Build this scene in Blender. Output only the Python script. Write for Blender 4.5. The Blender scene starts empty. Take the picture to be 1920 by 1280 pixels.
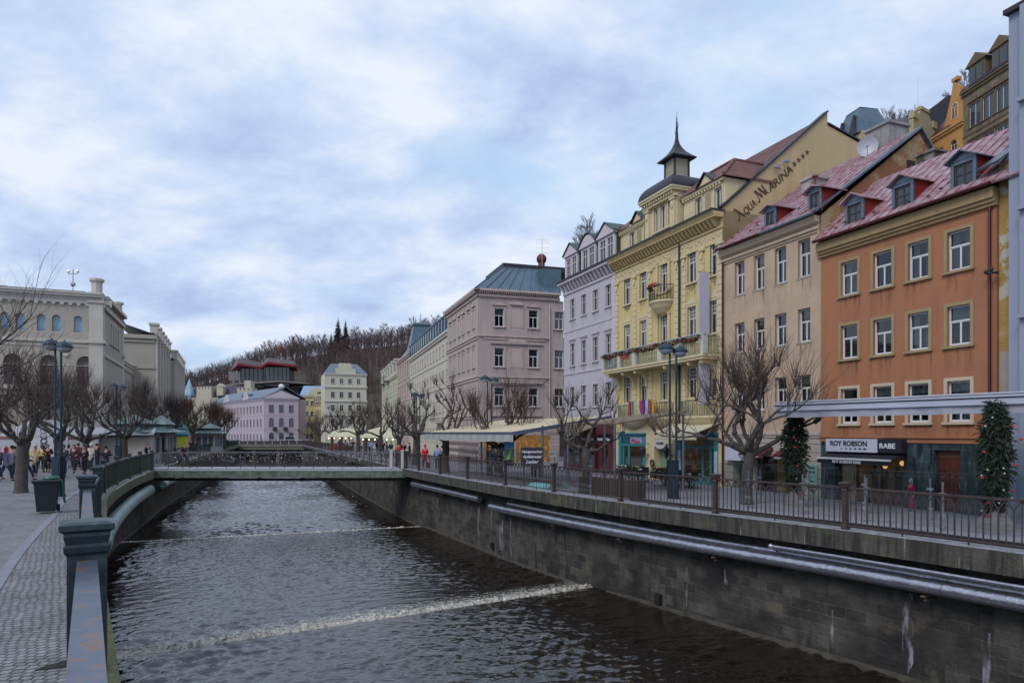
import bpy, bmesh, math, random
from mathutils import Vector, Matrix, noise as mnoise
R = math.radians
sc = bpy.context.scene
COL = sc.collection
# ------------------------------------------------------------------ camera, sky, sun, exposure
cd = bpy.data.cameras.new('camera'); cam = bpy.data.objects.new('camera', cd); COL.objects.link(cam)
cam.location = (0, 0, 2.4); cam.rotation_euler = (R(90), 0, 0)
cd.lens = 24; cd.sensor_width = 36; cd.shift_y = 171/1920; cd.clip_end = 3000; cd.clip_start = 0.05
sc.camera = cam
SUN_EL, SUN_AZ = R(42), R(218)
w = bpy.data.worlds.new('World'); sc.world = w; w.use_nodes = True
nt = w.node_tree; N = nt.nodes; L = nt.links
for n in list(N): N.remove(n)
def wn(t, **k):
    n = N.new(t)
    for a, b in k.items(): setattr(n, a, b)
    return n
sky = wn('ShaderNodeTexSky', sky_type='NISHITA', sun_disc=False)
sky.sun_elevation = SUN_EL; sky.sun_rotation = SUN_AZ; sky.air_density = 1.3; sky.dust_density = 2.0; sky.ozone_density = 2.0
tc = wn('ShaderNodeTexCoord'); sep = wn('ShaderNodeSeparateXYZ'); L.new(tc.outputs['Generated'], sep.inputs[0])
# project the view direction on a cloud layer: dir.xy / (dir.z + k)
add = wn('ShaderNodeMath', operation='ADD'); add.inputs[1].default_value = 0.32; L.new(sep.outputs[2], add.inputs[0])
mx = wn('ShaderNodeMath', operation='MAXIMUM'); mx.inputs[1].default_value = 0.06; L.new(add.outputs[0], mx.inputs[0])
dx = wn('ShaderNodeMath', operation='DIVIDE'); L.new(sep.outputs[0], dx.inputs[0]); L.new(mx.outputs[0], dx.inputs[1])
dy = wn('ShaderNodeMath', operation='DIVIDE'); L.new(sep.outputs[1], dy.inputs[0]); L.new(mx.outputs[0], dy.inputs[1])
cmb = wn('ShaderNodeCombineXYZ'); L.new(dx.outputs[0], cmb.inputs[0]); L.new(dy.outputs[0], cmb.inputs[1])
def wnoise(scale, detail, rough, off, dist=0.0):
    mp = wn('ShaderNodeMapping'); mp.inputs['Location'].default_value = off; L.new(cmb.outputs[0], mp.inputs[0])
    mp.inputs['Rotation'].default_value = (0, 0, 0.5); mp.inputs['Scale'].default_value = (1.05, 1.3, 1)
    n = wn('ShaderNodeTexNoise'); n.inputs['Scale'].default_value = scale; n.inputs['Detail'].default_value = detail
    n.inputs['Roughness'].default_value = rough; n.inputs['Distortion'].default_value = dist; L.new(mp.outputs[0], n.inputs[0]); return n
def wramp(src, stops):
    r = wn('ShaderNodeValToRGB'); L.new(src, r.inputs[0]); cr = r.color_ramp
    while len(cr.elements) > 1: cr.elements.remove(cr.elements[-1])
    cr.elements[0].position = stops[0][0]; cr.elements[0].color = stops[0][1]
    for p, c in stops[1:]: e = cr.elements.new(p); e.color = c
    return r
def g(v): return (v, v, v, 1)
n1 = wnoise(1.5, 8, 0.55, (5.1, 2.2, 0), 0.5)      # cover: cloud or blue gap
n2 = wnoise(2.4, 10, 0.60, (7.3, 4.2, 2), 0.15)       # light and dark of the cloud bases
cov = wramp(n1.outputs[0], [(0.31, g(.25)), (0.46, g(1))])
ccol = wramp(n2.outputs[0], [(0.33, (3.0, 3.75, 5.6, 1)), (0.48, (4.0, 4.85, 6.4, 1)), (0.64, (5.7, 6.1, 6.9, 1))])
blue = wn('ShaderNodeMix', data_type='RGBA'); blue.inputs[0].default_value = 0.8
L.new(sky.outputs[0], blue.inputs[6]); blue.inputs[7].default_value = (3.5, 5.2, 6.9, 1)
mixc = wn('ShaderNodeMix', data_type='RGBA'); L.new(cov.outputs[0], mixc.inputs[0]); L.new(blue.outputs[2], mixc.inputs[6]); L.new(ccol.outputs[0], mixc.inputs[7])
# brighter band low over the horizon, away from the hill
bg = wn('ShaderNodeBackground'); bg.inputs[1].default_value = 0.1; L.new(mixc.outputs[2], bg.inputs[0])
wo = wn('ShaderNodeOutputWorld'); L.new(bg.outputs[0], wo.inputs[0])
sd = bpy.data.lights.new('sun', 'SUN'); sun = bpy.data.objects.new('sun', sd); COL.objects.link(sun)
sd.energy = 1.1; sd.angle = R(25); sd.color = (1.0, 0.95, 0.9)
sun.rotation_euler = (R(48), 0, R(-38))
sc.view_settings.view_transform = 'Standard'; sc.view_settings.look = 'None'; sc.view_settings.exposure = 0.55; sc.view_settings.gamma = 1
sc.cycles.use_denoising = True
sc.cycles.max_bounces = 5; sc.cycles.transparent_max_bounces = 12; sc.cycles.caustics_reflective = False; sc.cycles.caustics_refractive = False
# ------------------------------------------------------------------ mesh helpers
class M:
    def __init__(s): s.v = []; s.f = []; s.m = []; s.u = {}; s.k = 0
    def mat(s, k): s.k = k; return s
    def face(s, pts, uv=None):
        b = len(s.v); s.v += [tuple(p) for p in pts]; s.f.append(tuple(range(b, b+len(pts)))); s.m.append(s.k)
        if uv: s.u[len(s.f)-1] = uv
        return s
    def box(s, a, b):
        x0, y0, z0 = a; x1, y1, z1 = b
        if x0 > x1: x0, x1 = x1, x0
        if y0 > y1: y0, y1 = y1, y0
        if z0 > z1: z0, z1 = z1, z0
        c = len(s.v)
        s.v += [(x0,y0,z0),(x1,y0,z0),(x1,y1,z0),(x0,y1,z0),(x0,y0,z1),(x1,y0,z1),(x1,y1,z1),(x0,y1,z1)]
        for q in ((0,3,2,1),(4,5,6,7),(0,1,5,4),(1,2,6,5),(2,3,7,6),(3,0,4,7)):
            s.f.append(tuple(c+i for i in q)); s.m.append(s.k)
        return s
    def cbox(s, c, d, rz=0, tilt=0):
        hx, hy, hz = d[0]/2, d[1]/2, d[2]/2; b = len(s.v); T = Matrix.Rotation(rz, 3, 'Z') @ Matrix.Rotation(tilt, 3, 'X')
        for x, y, z in ((-hx,-hy,-hz),(hx,-hy,-hz),(hx,hy,-hz),(-hx,hy,-hz),(-hx,-hy,hz),(hx,-hy,hz),(hx,hy,hz),(-hx,hy,hz)):
            p = T @ Vector((x, y, z)); s.v.append((c[0]+p.x, c[1]+p.y, c[2]+p.z))
        for q in ((0,3,2,1),(4,5,6,7),(0,1,5,4),(1,2,6,5),(2,3,7,6),(3,0,4,7)):
            s.f.append(tuple(b+i for i in q)); s.m.append(s.k)
        return s
    def beam(s, a, b, wd, h):           # box between two points, width wd, height h (centre line at a, b)
        a = Vector(a); b = Vector(b); d = (b-a); ln = d.length; d.normalize()
        sd_ = d.cross(Vector((0,0,1)));
        if sd_.length < 1e-4: sd_ = Vector((1,0,0))
        sd_.normalize(); up = sd_.cross(d); c = len(s.v)
        for p in (a, b):
            for i, j in ((-1,-1),(1,-1),(1,1),(-1,1)): s.v.append(tuple(p + sd_*(i*wd/2) + up*(j*h/2)))
        for q in ((0,1,2,3),(7,6,5,4),(0,4,5,1),(1,5,6,2),(2,6,7,3),(3,7,4,0)):
            s.f.append(tuple(c+i for i in q)); s.m.append(s.k)
        return s
    def tube(s, pts, rad, n=6, caps=True):
        pts = [Vector(p) for p in pts]
        if not hasattr(rad, '__len__'): rad = [rad]*len(pts)
        base = len(s.v); prev = None
        for i, p in enumerate(pts):
            d = (pts[min(i+1, len(pts)-1)] - pts[max(i-1, 0)])
            if d.length < 1e-9: d = Vector((0,0,1))
            d.normalize()
            if prev is None:
                a = Vector((0,0,1)) if abs(d.z) < .9 else Vector((1,0,0)); u = d.cross(a).normalized()
            else:
                u = prev - d*prev.dot(d)
                u = u.normalized() if u.length > 1e-6 else d.orthogonal().normalized()
            prev = u; v_ = d.cross(u)
            for j in range(n):
                t = 2*math.pi*j/n; s.v.append(tuple(p + (u*math.cos(t) + v_*math.sin(t))*rad[i]))
        for i in range(len(pts)-1):
            for j in range(n):
                a = base+i*n+j; b = base+i*n+(j+1) % n; s.f.append((a, b, b+n, a+n)); s.m.append(s.k)
        if caps:
            s.f.append(tuple(base+j for j in reversed(range(n)))); s.m.append(s.k)
            e = base+(len(pts)-1)*n; s.f.append(tuple(e+j for j in range(n))); s.m.append(s.k)
        return s
    def lathe(s, prof, c=(0,0,0), n=16, sq=False, rot=0):   # prof: (radius, z)
        base = len(s.v)
        for r, z in prof:
            for j in range(n):
                t = 2*math.pi*j/n + rot
                s.v.append((c[0]+r*math.cos(t), c[1]+r*math.sin(t), c[2]+z))
        for i in range(len(prof)-1):
            for j in range(n):
                a = base+i*n+j; b = base+i*n+(j+1) % n; s.f.append((a, b, b+n, a+n)); s.m.append(s.k)
        s.f.append(tuple(base+j for j in reversed(range(n)))); s.m.append(s.k)
        e = base+(len(prof)-1)*n; s.f.append(tuple(e+j for j in range(n))); s.m.append(s.k)
        return s
    def sqp(s, prof, c=(0,0,0), rz=0):   # square section profile: (half width, z)
        return s.lathe([(r*1.41421, z) for r, z in prof], c, 4, rot=math.pi/4+rz)
    def prism(s, poly, off):             # polygon of 3d points extruded by off
        off = Vector(off); b = len(s.v); n = len(poly)
        s.v += [tuple(p) for p in poly] + [tuple(Vector(p)+off) for p in poly]
        s.f.append(tuple(b+i for i in reversed(range(n)))); s.m.append(s.k)
        s.f.append(tuple(b+n+i for i in range(n))); s.m.append(s.k)
        for i in range(n):
            j = (i+1) % n; s.f.append((b+i, b+j, b+n+j, b+n+i)); s.m.append(s.k)
        return s
    def ball(s, c, r, n=8, sc=(1,1,1)):
        prof = []; k = max(4, n//2+1)
        base = len(s.v)
        for i in range(k+1):
            t = math.pi*i/k
            for j in range(n):
                p = 2*math.pi*j/n
                s.v.append((c[0]+r*sc[0]*math.sin(t)*math.cos(p), c[1]+r*sc[1]*math.sin(t)*math.sin(p), c[2]-r*sc[2]*math.cos(t)))
        for i in range(k):
            for j in range(n):
                a = base+i*n+j; b = base+i*n+(j+1) % n; s.f.append((a, b, b+n, a+n)); s.m.append(s.k)
        return s
    def mesh(s, name, mats, smooth=False):
        me = bpy.data.meshes.new(name); me.from_pydata(s.v, [], s.f)
        if not isinstance(mats, (list, tuple)): mats = [mats]
        for m_ in mats: me.materials.append(m_)
        if any(s.m): me.polygons.foreach_set('material_index', s.m)
        if s.u:
            ul = me.uv_layers.new(name='UVMap')
            for fi, uv in s.u.items():
                for li, c in zip(me.polygons[fi].loop_indices, uv): ul.data[li].uv = c
        bm = bmesh.new(); bm.from_mesh(me)
        if smooth: bmesh.ops.remove_doubles(bm, verts=bm.verts, dist=1e-5)
        if not s.u: bmesh.ops.recalc_face_normals(bm, faces=bm.faces)
        bm.to_mesh(me); bm.free()
        if smooth:
            me.shade_smooth()
            if smooth != 2: me.set_sharp_from_angle(angle=R(35))
        return me
    def build(s, name, mats, parent=None, loc=None, rot=None, smooth=False):
        return put(name, s.mesh(name, mats, smooth), parent, loc, rot)
def put(name, me, parent=None, loc=None, rot=None):
    o = bpy.data.objects.new(name, me); COL.objects.link(o)
    if parent: o.parent = parent
    if loc: o.location = loc
    if rot is not None: o.rotation_euler = rot if hasattr(rot, '__len__') else (0, 0, rot)
    return o
def tag(o, label=None, cat=None, group=None, kind=None):
    if label: o['label'] = label
    if cat: o['category'] = cat
    if group: o['group'] = group
    if kind: o['kind'] = kind
    return o
def thing(name, label, cat, loc=(0,0,0), rz=0, group=None):
    o = bpy.data.objects.new(name, None); COL.objects.link(o); o.location = loc; o.rotation_euler = (0, 0, rz)
    o.empty_display_size = .2
    return tag(o, label, cat, group)
def kids(o): return [c for c in bpy.data.objects if c.parent == o]
def dup(root, loc, rz=0, label=None, group=None, sc_=None, kidmap=None):
    r = root.copy(); COL.objects.link(r); r.location = loc; r.rotation_euler = (0, 0, rz)
    if sc_: r.scale = (sc_,)*3 if not hasattr(sc_, '__len__') else sc_
    if label: r['label'] = label
    if group: r['group'] = group
    def rec(a, b):
        for ch in (kidmap or KIDS)[a] if a in (kidmap or KIDS) else kids(a):
            c = ch.copy(); COL.objects.link(c); c.parent = b; rec(ch, c)
    rec(root, r)
    return r
KIDS = {}
def struct(o): o['kind'] = 'structure'; return o
# ------------------------------------------------------------------ materials
def srgb(r, g_, b, k=1.0):
    f = lambda c: ((c/255+.055)/1.055)**2.4 if c > 10 else c/255/12.92
    return (f(r)*k, f(g_)*k, f(b)*k, 1)
def mk(name, col, rough=.8, metal=0, var=.12, vs=1.5, bump=.15, bs=12, col2=None, c2=(.5,.7), c2s=3, streak=0, ss=1.0, spec=.5, coord='Object', emit=None, alpha=None, detail=4):
    """plaster/paint/metal: colour with noise, optional second colour in patches, optional vertical streaks, bump"""
    m = bpy.data.materials.new(name); m.use_nodes = True; t = m.node_tree; n = t.nodes; l = t.links
    b = n['Principled BSDF']; b.inputs['Roughness'].default_value = rough; b.inputs['Metallic'].default_value = metal
    b.inputs['Specular IOR Level'].default_value = spec
    tcn = n.new('ShaderNodeTexCoord'); co = tcn.outputs[coord]
    cur = None
    if var:
        no = n.new('ShaderNodeTexNoise'); no.inputs['Scale'].default_value = vs; no.inputs['Detail'].default_value = detail+2; no.inputs['Roughness'].default_value = .65; l.new(co, no.inputs[0])
        mr = n.new('ShaderNodeMapRange'); mr.inputs[1].default_value = .3; mr.inputs[2].default_value = .7; mr.inputs[3].default_value = 1-var; mr.inputs[4].default_value = 1+var
        l.new(no.outputs[0], mr.inputs[0])
        vm = n.new('ShaderNodeVectorMath'); vm.operation = 'SCALE'; vm.inputs[0].default_value = col[:3]; l.new(mr.outputs[0], vm.inputs['Scale']); cur = vm.outputs[0]
    def setc(sock):
        nonlocal cur; cur = sock
    def mixin(fac, c):
        mxn = n.new('ShaderNodeMix'); mxn.data_type = 'RGBA'; l.new(fac, mxn.inputs[0])
        if cur is not None: l.new(cur, mxn.inputs[6])
        else: mxn.inputs[6].default_value = col
        mxn.inputs[7].default_value = c; setc(mxn.outputs[2])
    if col2:
        no = n.new('ShaderNodeTexNoise'); no.inputs['Scale'].default_value = c2s; no.inputs['Detail'].default_value = 8; no.inputs['Roughness'].default_value = .65; l.new(co, no.inputs[0])
        mr = n.new('ShaderNodeMapRange'); mr.inputs[1].default_value = c2[0]; mr.inputs[2].default_value = c2[1]; l.new(no.outputs[0], mr.inputs[0]); mixin(mr.outputs[0], col2)
    if streak:
        mp = n.new('ShaderNodeMapping'); mp.inputs['Scale'].default_value = (3.5*ss, 3.5*ss, .25*ss); l.new(co, mp.inputs[0])
        no = n.new('ShaderNodeTexNoise'); no.inputs['Scale'].default_value = 1.2; no.inputs['Detail'].default_value = 6; l.new(mp.outputs[0], no.inputs[0])
        mr = n.new('ShaderNodeMapRange'); mr.inputs[1].default_value = .5; mr.inputs[2].default_value = .75; mr.inputs[4].default_value = streak; l.new(no.outputs[0], mr.inputs[0])
        mixin(mr.outputs[0], (col[0]*.45, col[1]*.43, col[2]*.42, 1))
    if cur is None: b.inputs['Base Color'].default_value = col
    else: l.new(cur, b.inputs['Base Color'])
    if bump:
        no = n.new('ShaderNodeTexNoise'); no.inputs['Scale'].default_value = bs; no.inputs['Detail'].default_value = 5; l.new(co, no.inputs[0])
        bp = n.new('ShaderNodeBump'); bp.inputs['Strength'].default_value = bump; bp.inputs['Distance'].default_value = .05; l.new(no.outputs[0], bp.inputs['Height']); l.new(bp.outputs[0], b.inputs['Normal'])
    if emit: b.inputs['Emission Color'].default_value = emit[0]; b.inputs['Emission Strength'].default_value = emit[1]
    if alpha is not None: b.inputs['Alpha'].default_value = alpha
    return m
def brickmat(name, c1, c2, mortar, bw, rh, ms=.012, wob=0, rough=.85, coord='Object', rz=0, bump=.5, offset=.5, var=.35, dark=None, planeXZ=False, spec=.4, zoff=0):
    m = bpy.data.materials.new(name); m.use_nodes = True; t = m.node_tree; n = t.nodes; l = t.links; b = n['Principled BSDF']
    tcn = n.new('ShaderNodeTexCoord'); mp = n.new('ShaderNodeMapping'); l.new(tcn.outputs[coord], mp.inputs[0])
    mp.inputs['Rotation'].default_value = (R(-90) if planeXZ else 0, 0, rz); mp.inputs['Location'].default_value = (0, zoff, 0)
    br = n.new('ShaderNodeTexBrick'); l.new(mp.outputs[0], br.inputs[0]); br.offset = offset
    if wob:
        wn_ = n.new('ShaderNodeTexNoise'); wn_.inputs['Scale'].default_value = .45/bw*.5; wn_.inputs['Detail'].default_value = 2; l.new(mp.outputs[0], wn_.inputs[0])
        w1_ = n.new('ShaderNodeVectorMath'); w1_.operation = 'MULTIPLY_ADD'; w1_.inputs[1].default_value = (wob, wob, 0); l.new(wn_.outputs['Color'], w1_.inputs[0]); l.new(mp.outputs[0], w1_.inputs[2]); l.new(w1_.outputs[0], br.inputs[0])
    br.inputs['Color1'].default_value = c1; br.inputs['Color2'].default_value = c2; br.inputs['Mortar'].default_value = mortar
    br.inputs['Scale'].default_value = 1; br.inputs['Brick Width'].default_value = bw; br.inputs['Row Height'].default_value = rh; br.inputs['Mortar Size'].default_value = ms; br.inputs['Mortar Smooth'].default_value = .4; br.inputs['Bias'].default_value = 0
    no = n.new('ShaderNodeTexNoise'); no.inputs['Scale'].default_value = 1.1; no.inputs['Detail'].default_value = 9; no.inputs['Roughness'].default_value = .7; l.new(mp.outputs[0], no.inputs[0])
    mr = n.new('ShaderNodeMapRange'); mr.inputs[1].default_value = .3; mr.inputs[2].default_value = .7; mr.inputs[3].default_value = 1-var; mr.inputs[4].default_value = 1+var; l.new(no.outputs[0], mr.inputs[0])
    vm = n.new('ShaderNodeVectorMath'); vm.operation = 'SCALE'; l.new(br.outputs[0], vm.inputs[0]); l.new(mr.outputs[0], vm.inputs['Scale'])
    last = vm.outputs[0]
    if dark:      # streaks running down (UV y is height): (colour, low, high)
        for dc, lo, hi, sx, sy in dark:
            m2 = n.new('ShaderNodeMapping'); m2.inputs['Scale'].default_value = (sx, sy, 1); l.new(tcn.outputs[coord], m2.inputs[0])
            n2_ = n.new('ShaderNodeTexNoise'); n2_.inputs['Scale'].default_value = 1; n2_.inputs['Detail'].default_value = 6; l.new(m2.outputs[0], n2_.inputs[0])
            r2 = n.new('ShaderNodeMapRange'); r2.inputs[1].default_value = lo; r2.inputs[2].default_value = hi; l.new(n2_.outputs[0], r2.inputs[0])
            mm = n.new('ShaderNodeMix'); mm.data_type = 'RGBA'; l.new(r2.outputs[0], mm.inputs[0]); l.new(last, mm.inputs[6]); mm.inputs[7].default_value = dc; last = mm.outputs[2]
    l.new(last, b.inputs['Base Color']); b.inputs['Roughness'].default_value = rough; b.inputs['Specular IOR Level'].default_value = spec
    n3 = n.new('ShaderNodeTexNoise'); n3.inputs['Scale'].default_value = 9; n3.inputs['Detail'].default_value = 4; l.new(mp.outputs[0], n3.inputs[0])
    ma = n.new('ShaderNodeMath'); ma.operation = 'MULTIPLY_ADD'; ma.inputs[1].default_value = -1.0; l.new(br.outputs['Fac'], ma.inputs[0]); l.new(n3.outputs[0], ma.inputs[2])
    bp = n.new('ShaderNodeBump'); bp.inputs['Strength'].default_value = bump; bp.inputs['Distance'].default_value = .03; l.new(ma.outputs[0], bp.inputs['Height']); l.new(bp.outputs[0], b.inputs['Normal'])
    return m
def glassmat(name, tint=(.55,.6,.62,1), refl=.9):
    m = bpy.data.materials.new(name); m.use_nodes = True; t = m.node_tree; n = t.nodes; l = t.links
    for x in list(n): n.remove(x)
    o = n.new('ShaderNodeOutputMaterial'); mix = n.new('ShaderNodeMixShader'); tr = n.new('ShaderNodeBsdfTransparent'); gl = n.new('ShaderNodeBsdfGlossy')
    tr.inputs[0].default_value = tint; gl.inputs['Roughness'].default_value = .03; gl.inputs[0].default_value = (refl,)*3+(1,)
    fr0 = n.new('ShaderNodeLayerWeight'); fr1 = n.new('ShaderNodeMath'); fr1.operation = 'POWER'; fr1.inputs[1].default_value = 3.0; l.new(fr0.outputs['Facing'], fr1.inputs[0]); fr = n.new('ShaderNodeMath'); fr.operation = 'MULTIPLY_ADD'; fr.inputs[1].default_value = .85; fr.inputs[2].default_value = .06; l.new(fr1.outputs[0], fr.inputs[0]); no = n.new('ShaderNodeTexNoise'); no.inputs['Scale'].default_value = 1.3
    bp = n.new('ShaderNodeBump'); bp.inputs['Strength'].default_value = .10; tcn = n.new('ShaderNodeTexCoord'); oi = n.new('ShaderNodeObjectInfo'); av = n.new('ShaderNodeVectorMath'); ml = n.new('ShaderNodeMath'); ml.operation = 'MULTIPLY'; ml.inputs[1].default_value = 40; l.new(oi.outputs['Random'], ml.inputs[0]); l.new(tcn.outputs['Object'], av.inputs[0]); l.new(ml.outputs[0], av.inputs[1]); l.new(av.outputs[0], no.inputs[0]); l.new(no.outputs[0], bp.inputs['Height']); l.new(bp.outputs[0], gl.inputs['Normal'])
    l.new(fr.outputs[0], mix.inputs[0]); l.new(tr.outputs[0], mix.inputs[1]); l.new(gl.outputs[0], mix.inputs[2]); l.new(mix.outputs[0], o.inputs[0])
    return m
GLASS = glassmat('window_glass'); CLEAR = glassmat('screen_glass', (.955, .98, .975, 1), .8)
DARKGL = mk('dark_glass', (.03, .035, .045, 1), .06, 0, .3, .8, 0, spec=.8)
BLUEGL = mk('blue_glass', srgb(134, 178, 206), .08, 0, .2, .8, 0, spec=.6)
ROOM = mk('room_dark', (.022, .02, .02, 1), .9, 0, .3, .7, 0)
CURT = mk('curtain_cloth', (.42, .43, .46, 1), .9, 0, .25, 2.5, .3, 5, streak=.6, ss=3)
_n = CURT.node_tree.nodes; _l = CURT.node_tree.links; _b = _n['Principled BSDF']; _s = _b.inputs['Base Color'].links[0].from_socket
_oi = _n.new('ShaderNodeObjectInfo'); _mr = _n.new('ShaderNodeMapRange'); _mr.inputs[3].default_value = .12; _mr.inputs[4].default_value = 1.15; _l.new(_oi.outputs['Random'], _mr.inputs[0])
_vm = _n.new('ShaderNodeVectorMath'); _vm.operation = 'SCALE'; _l.new(_s, _vm.inputs[0]); _l.new(_mr.outputs[0], _vm.inputs['Scale']); _l.new(_vm.outputs[0], _b.inputs['Base Color'])
WWHITE = mk('white_paint', (.62, .63, .64, 1), .45, 0, .06, 3, .05)
WOFF = mk('offwhite_paint', (.48, .47, .44, 1), .5, 0, .1, 3, .05)
WDARK = mk('dark_frame_paint', (.05, .035, .03, 1), .5, 0, .1, 3, .05)
IRON = mk('railing_iron', srgb(70, 60, 60), .5, .25, .25, 6, .3, 40, col2=srgb(110, 72, 50), c2=(.6, .75), c2s=9)
IRONG = mk('green_iron', srgb(58, 66, 58), .55, .2, .3, 4, .3, 30, col2=srgb(78, 66, 52), c2=(.58, .72), c2s=8)
BLUEP = mk('weathered_blue_paint', srgb(80, 86, 104), .32, .1, .25, 5, .06, 40, col2=srgb(112, 88, 76), c2=(.555, .60), c2s=5, spec=.6)
CAPP = mk('teal_iron_paint', srgb(40, 54, 60), .36, .2, .35, 7, .06, 40, col2=srgb(72, 90, 92), c2=(.55, .75), c2s=5)
STEEL = mk('brushed_steel', (.5, .51, .53, 1), .3, .9, .1, 5, .05)
LAMPG = mk('lamp_green_paint', srgb(34, 54, 66), .4, .3, .15, 3, .1)
BARK = mk('bark', srgb(80, 74, 70), .95, 0, .35, 5, .9, 22, col2=srgb(62, 66, 52), c2=(.5, .75), c2s=4)
TWIG = mk('twig_bark', srgb(80, 67, 63), .9, 0, .3, 2, 0)
TWIGR = mk('red_twig_bark', srgb(84, 62, 54), .9, 0, .3, 2, 0)
# ------------------------------------------------------------------ plan of the place
def smooth(poly, step=1.0):
    P = [Vector((p[0], p[1], 0)) for p in poly]; out = []
    for i in range(len(P)-1):
        p0 = P[max(i-1, 0)]; p1 = P[i]; p2 = P[i+1]; p3 = P[min(i+2, len(P)-1)]
        if i == 0: p0 = p1*2-p2
        n = max(1, int((p2-p1).length/step))
        # centripetal-like tangents scaled by segment length
        l0 = max((p1-p0).length, .1); l1 = (p2-p1).length; l2 = max((p3-p2).length, .1)
        t1 = ((p1-p0)/l0 + (p2-p1)/l1)*.5*l1; t2 = ((p2-p1)/l1 + (p3-p2)/l2)*.5*l1 if i+2 < len(P) else (p2-p1)
        for k in range(n):
            t = k/n; h1 = 2*t**3-3*t*t+1; h2 = t**3-2*t*t+t; h3 = -2*t**3+3*t*t; h4 = t**3-t*t
            q = p1*h1 + t1*h2 + p2*h3 + t2*h4; out.append((q.x, q.y))
    out.append((P[-1].x, P[-1].y)); return out
LRAIL = [(1.87,-3),(0,0),(-3.36,5.4),(-8.65,13.9),(-13.1,21.6),(-16.1,26.7),(-21.3,38),(-24.3,46),(-27.4,54),(-33,70),(-47,110),(-64,160),(-99,260),(-134,360)]
RRAIL = [(22.1,-5),(10.3,13.7),(8.3,17),(6.05,20.3),(3.8,23.9),(1.7,27.6),(-.3,31.3),(-2.3,35.5),(-4.15,39.5),(-5.9,43.2),(-7.1,46),(-8.3,49),(-14.5,65),(-31,110),(-49,160),(-84,260),(-119,360)]
LS = smooth(LRAIL, 1.5); RS = smooth(RRAIL, 1.5)
def offs(poly, d):      # offset to the left-hand side of the walking direction (walking away from the camera)
    out = []
    for i, p in enumerate(poly):
        a = Vector(poly[max(i-1, 0)]); b = Vector(poly[min(i+1, len(poly)-1)]); t = (b-a).normalized(); out.append((p[0]-t.y*d, p[1]+t.x*d))
    return out
def zl(y): return max(-.15, .32-.02*y) - .003*max(0, y-60)
def zr(y): return -.004*max(0, y-60)
def at_y(poly, y):
    for a, b in zip(poly, poly[1:]):
        if a[1] <= y <= b[1]: t = (y-a[1])/(b[1]-a[1]); return a[0]+(b[0]-a[0])*t
    return poly[-1][0]
def zwater(y, x):
    # weir lines cross the river; nearer water stands higher
    if (x+10.2)*-.525+(y-17.66)*.851 < 0: return -3.45
    if (x+20.7)*-.378+(y-37.6)*.926 < 0: return -3.6
    return -3.75
# ------------------------------------------------------------------ the setting: ground, river, banks
def strip(m, A, B, za, zb, uv=False):
    acc = 0
    for i in range(len(A)-1):
        ln = (Vector(A[i+1])-Vector(A[i])).length
        p = [(A[i][0],A[i][1],za(i)), (B[i][0],B[i][1],zb(i)), (B[i+1][0],B[i+1][1],zb(i+1)), (A[i+1][0],A[i+1][1],za(i+1))]
        m.face(p, [(acc, za(i)), (acc, zb(i)), (acc+ln, zb(i+1)), (acc+ln, za(i+1))] if uv == 1 else ([(acc, 0), (acc, uv), (acc+ln, uv), (acc+ln, 0)] if uv else None))
        acc += ln
SETT = brickmat('sett_paving', srgb(142,141,143), srgb(118,117,120), srgb(78,77,78), .10, .105, .011, coord='Object', rz=R(-8), bump=.9, var=.28, wob=.12)
PAVE = brickmat('promenade_paving', srgb(136,134,136), srgb(116,114,118), srgb(92,90,94), .11, .11, .010, coord='Object', rz=R(20), bump=.5, var=.3, rough=.75, wob=.12,
                dark=[(srgb(88,86,92), .58, .72, .35, .35)])
KERB = mk('kerb_stone', srgb(128,128,138), .7, 0, .15, 4, .2, 30)
STREET = brickmat('street_paving', srgb(140,139,146), srgb(124,123,131), srgb(98,97,103), .5, .3, .008, coord='Object', rz=R(31), bump=.15, var=.2, rough=.7,
                  dark=[(srgb(92,90,96), .58, .72, .3, .3)])
zL = lambda i: zl(LS[i][1]); zR = lambda i: zr(RS[i][1])
def lo(d): return offs(LS, d)
m = M(); strip(m, lo(-.13), lo(1.05), zL, zL); struct(m.build('pavement', SETT)); MOSS = mk('moss', srgb(88,92,60), .95, 0, .35, 3, .6, 25, col2=srgb(112,110,96), c2=(.5,.62), c2s=4)
m = M(); strip(m, lo(-.25), lo(-.13), lambda i: zL(i)+.006, lambda i: zL(i)+.006); struct(m.build('kerb', MOSS))
m = M(); strip(m, lo(1.05), lo(1.22), lambda i: zL(i)+.012, lambda i: zL(i)+.012); strip(m, lo(1.05), lo(1.05), zL, lambda i: zL(i)+.012); struct(m.build('kerb', KERB))
m = M(); o12 = lo(14); far = [(-520, y) for x, y in o12]
strip(m, lo(1.22), o12, zL, zL); strip(m, o12, far, zL, zL); struct(m.build('promenade', PAVE))
SLABTOP = mk('slab_top_concrete', srgb(150,150,158), .85, 0, .25, 2, .5, 25, col2=srgb(96,98,88), c2=(.5,.65), c2s=5)
m = M(); strip(m, offs(RS,.25), offs(RS,-.4), zR, zR)
strip(m, offs(RS,-.4), offs(RS,-.4), zR, lambda i: zR(i)-.12); struct(m.build('pavement', SLABTOP))
m = M(); a9 = offs(RS,-9); strip(m, offs(RS,-.4), a9, lambda i: zR(i)-.12, lambda i: zR(i)-.45)
strip(m, a9, [(x+160, y+60) for x, y in a9], lambda i: zR(i)-.45, lambda i: zR(i)-.45); struct(m.build('street', STREET))
m = M(); q_ = [p for p in offs(RS,-.42) if p[1] < 25.5]; q2_ = [p for p in offs(RS,-.54) if p[1] < 25.5]; q2_ = q2_[:len(q_)]; q_ = q_[:len(q2_)]
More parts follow.
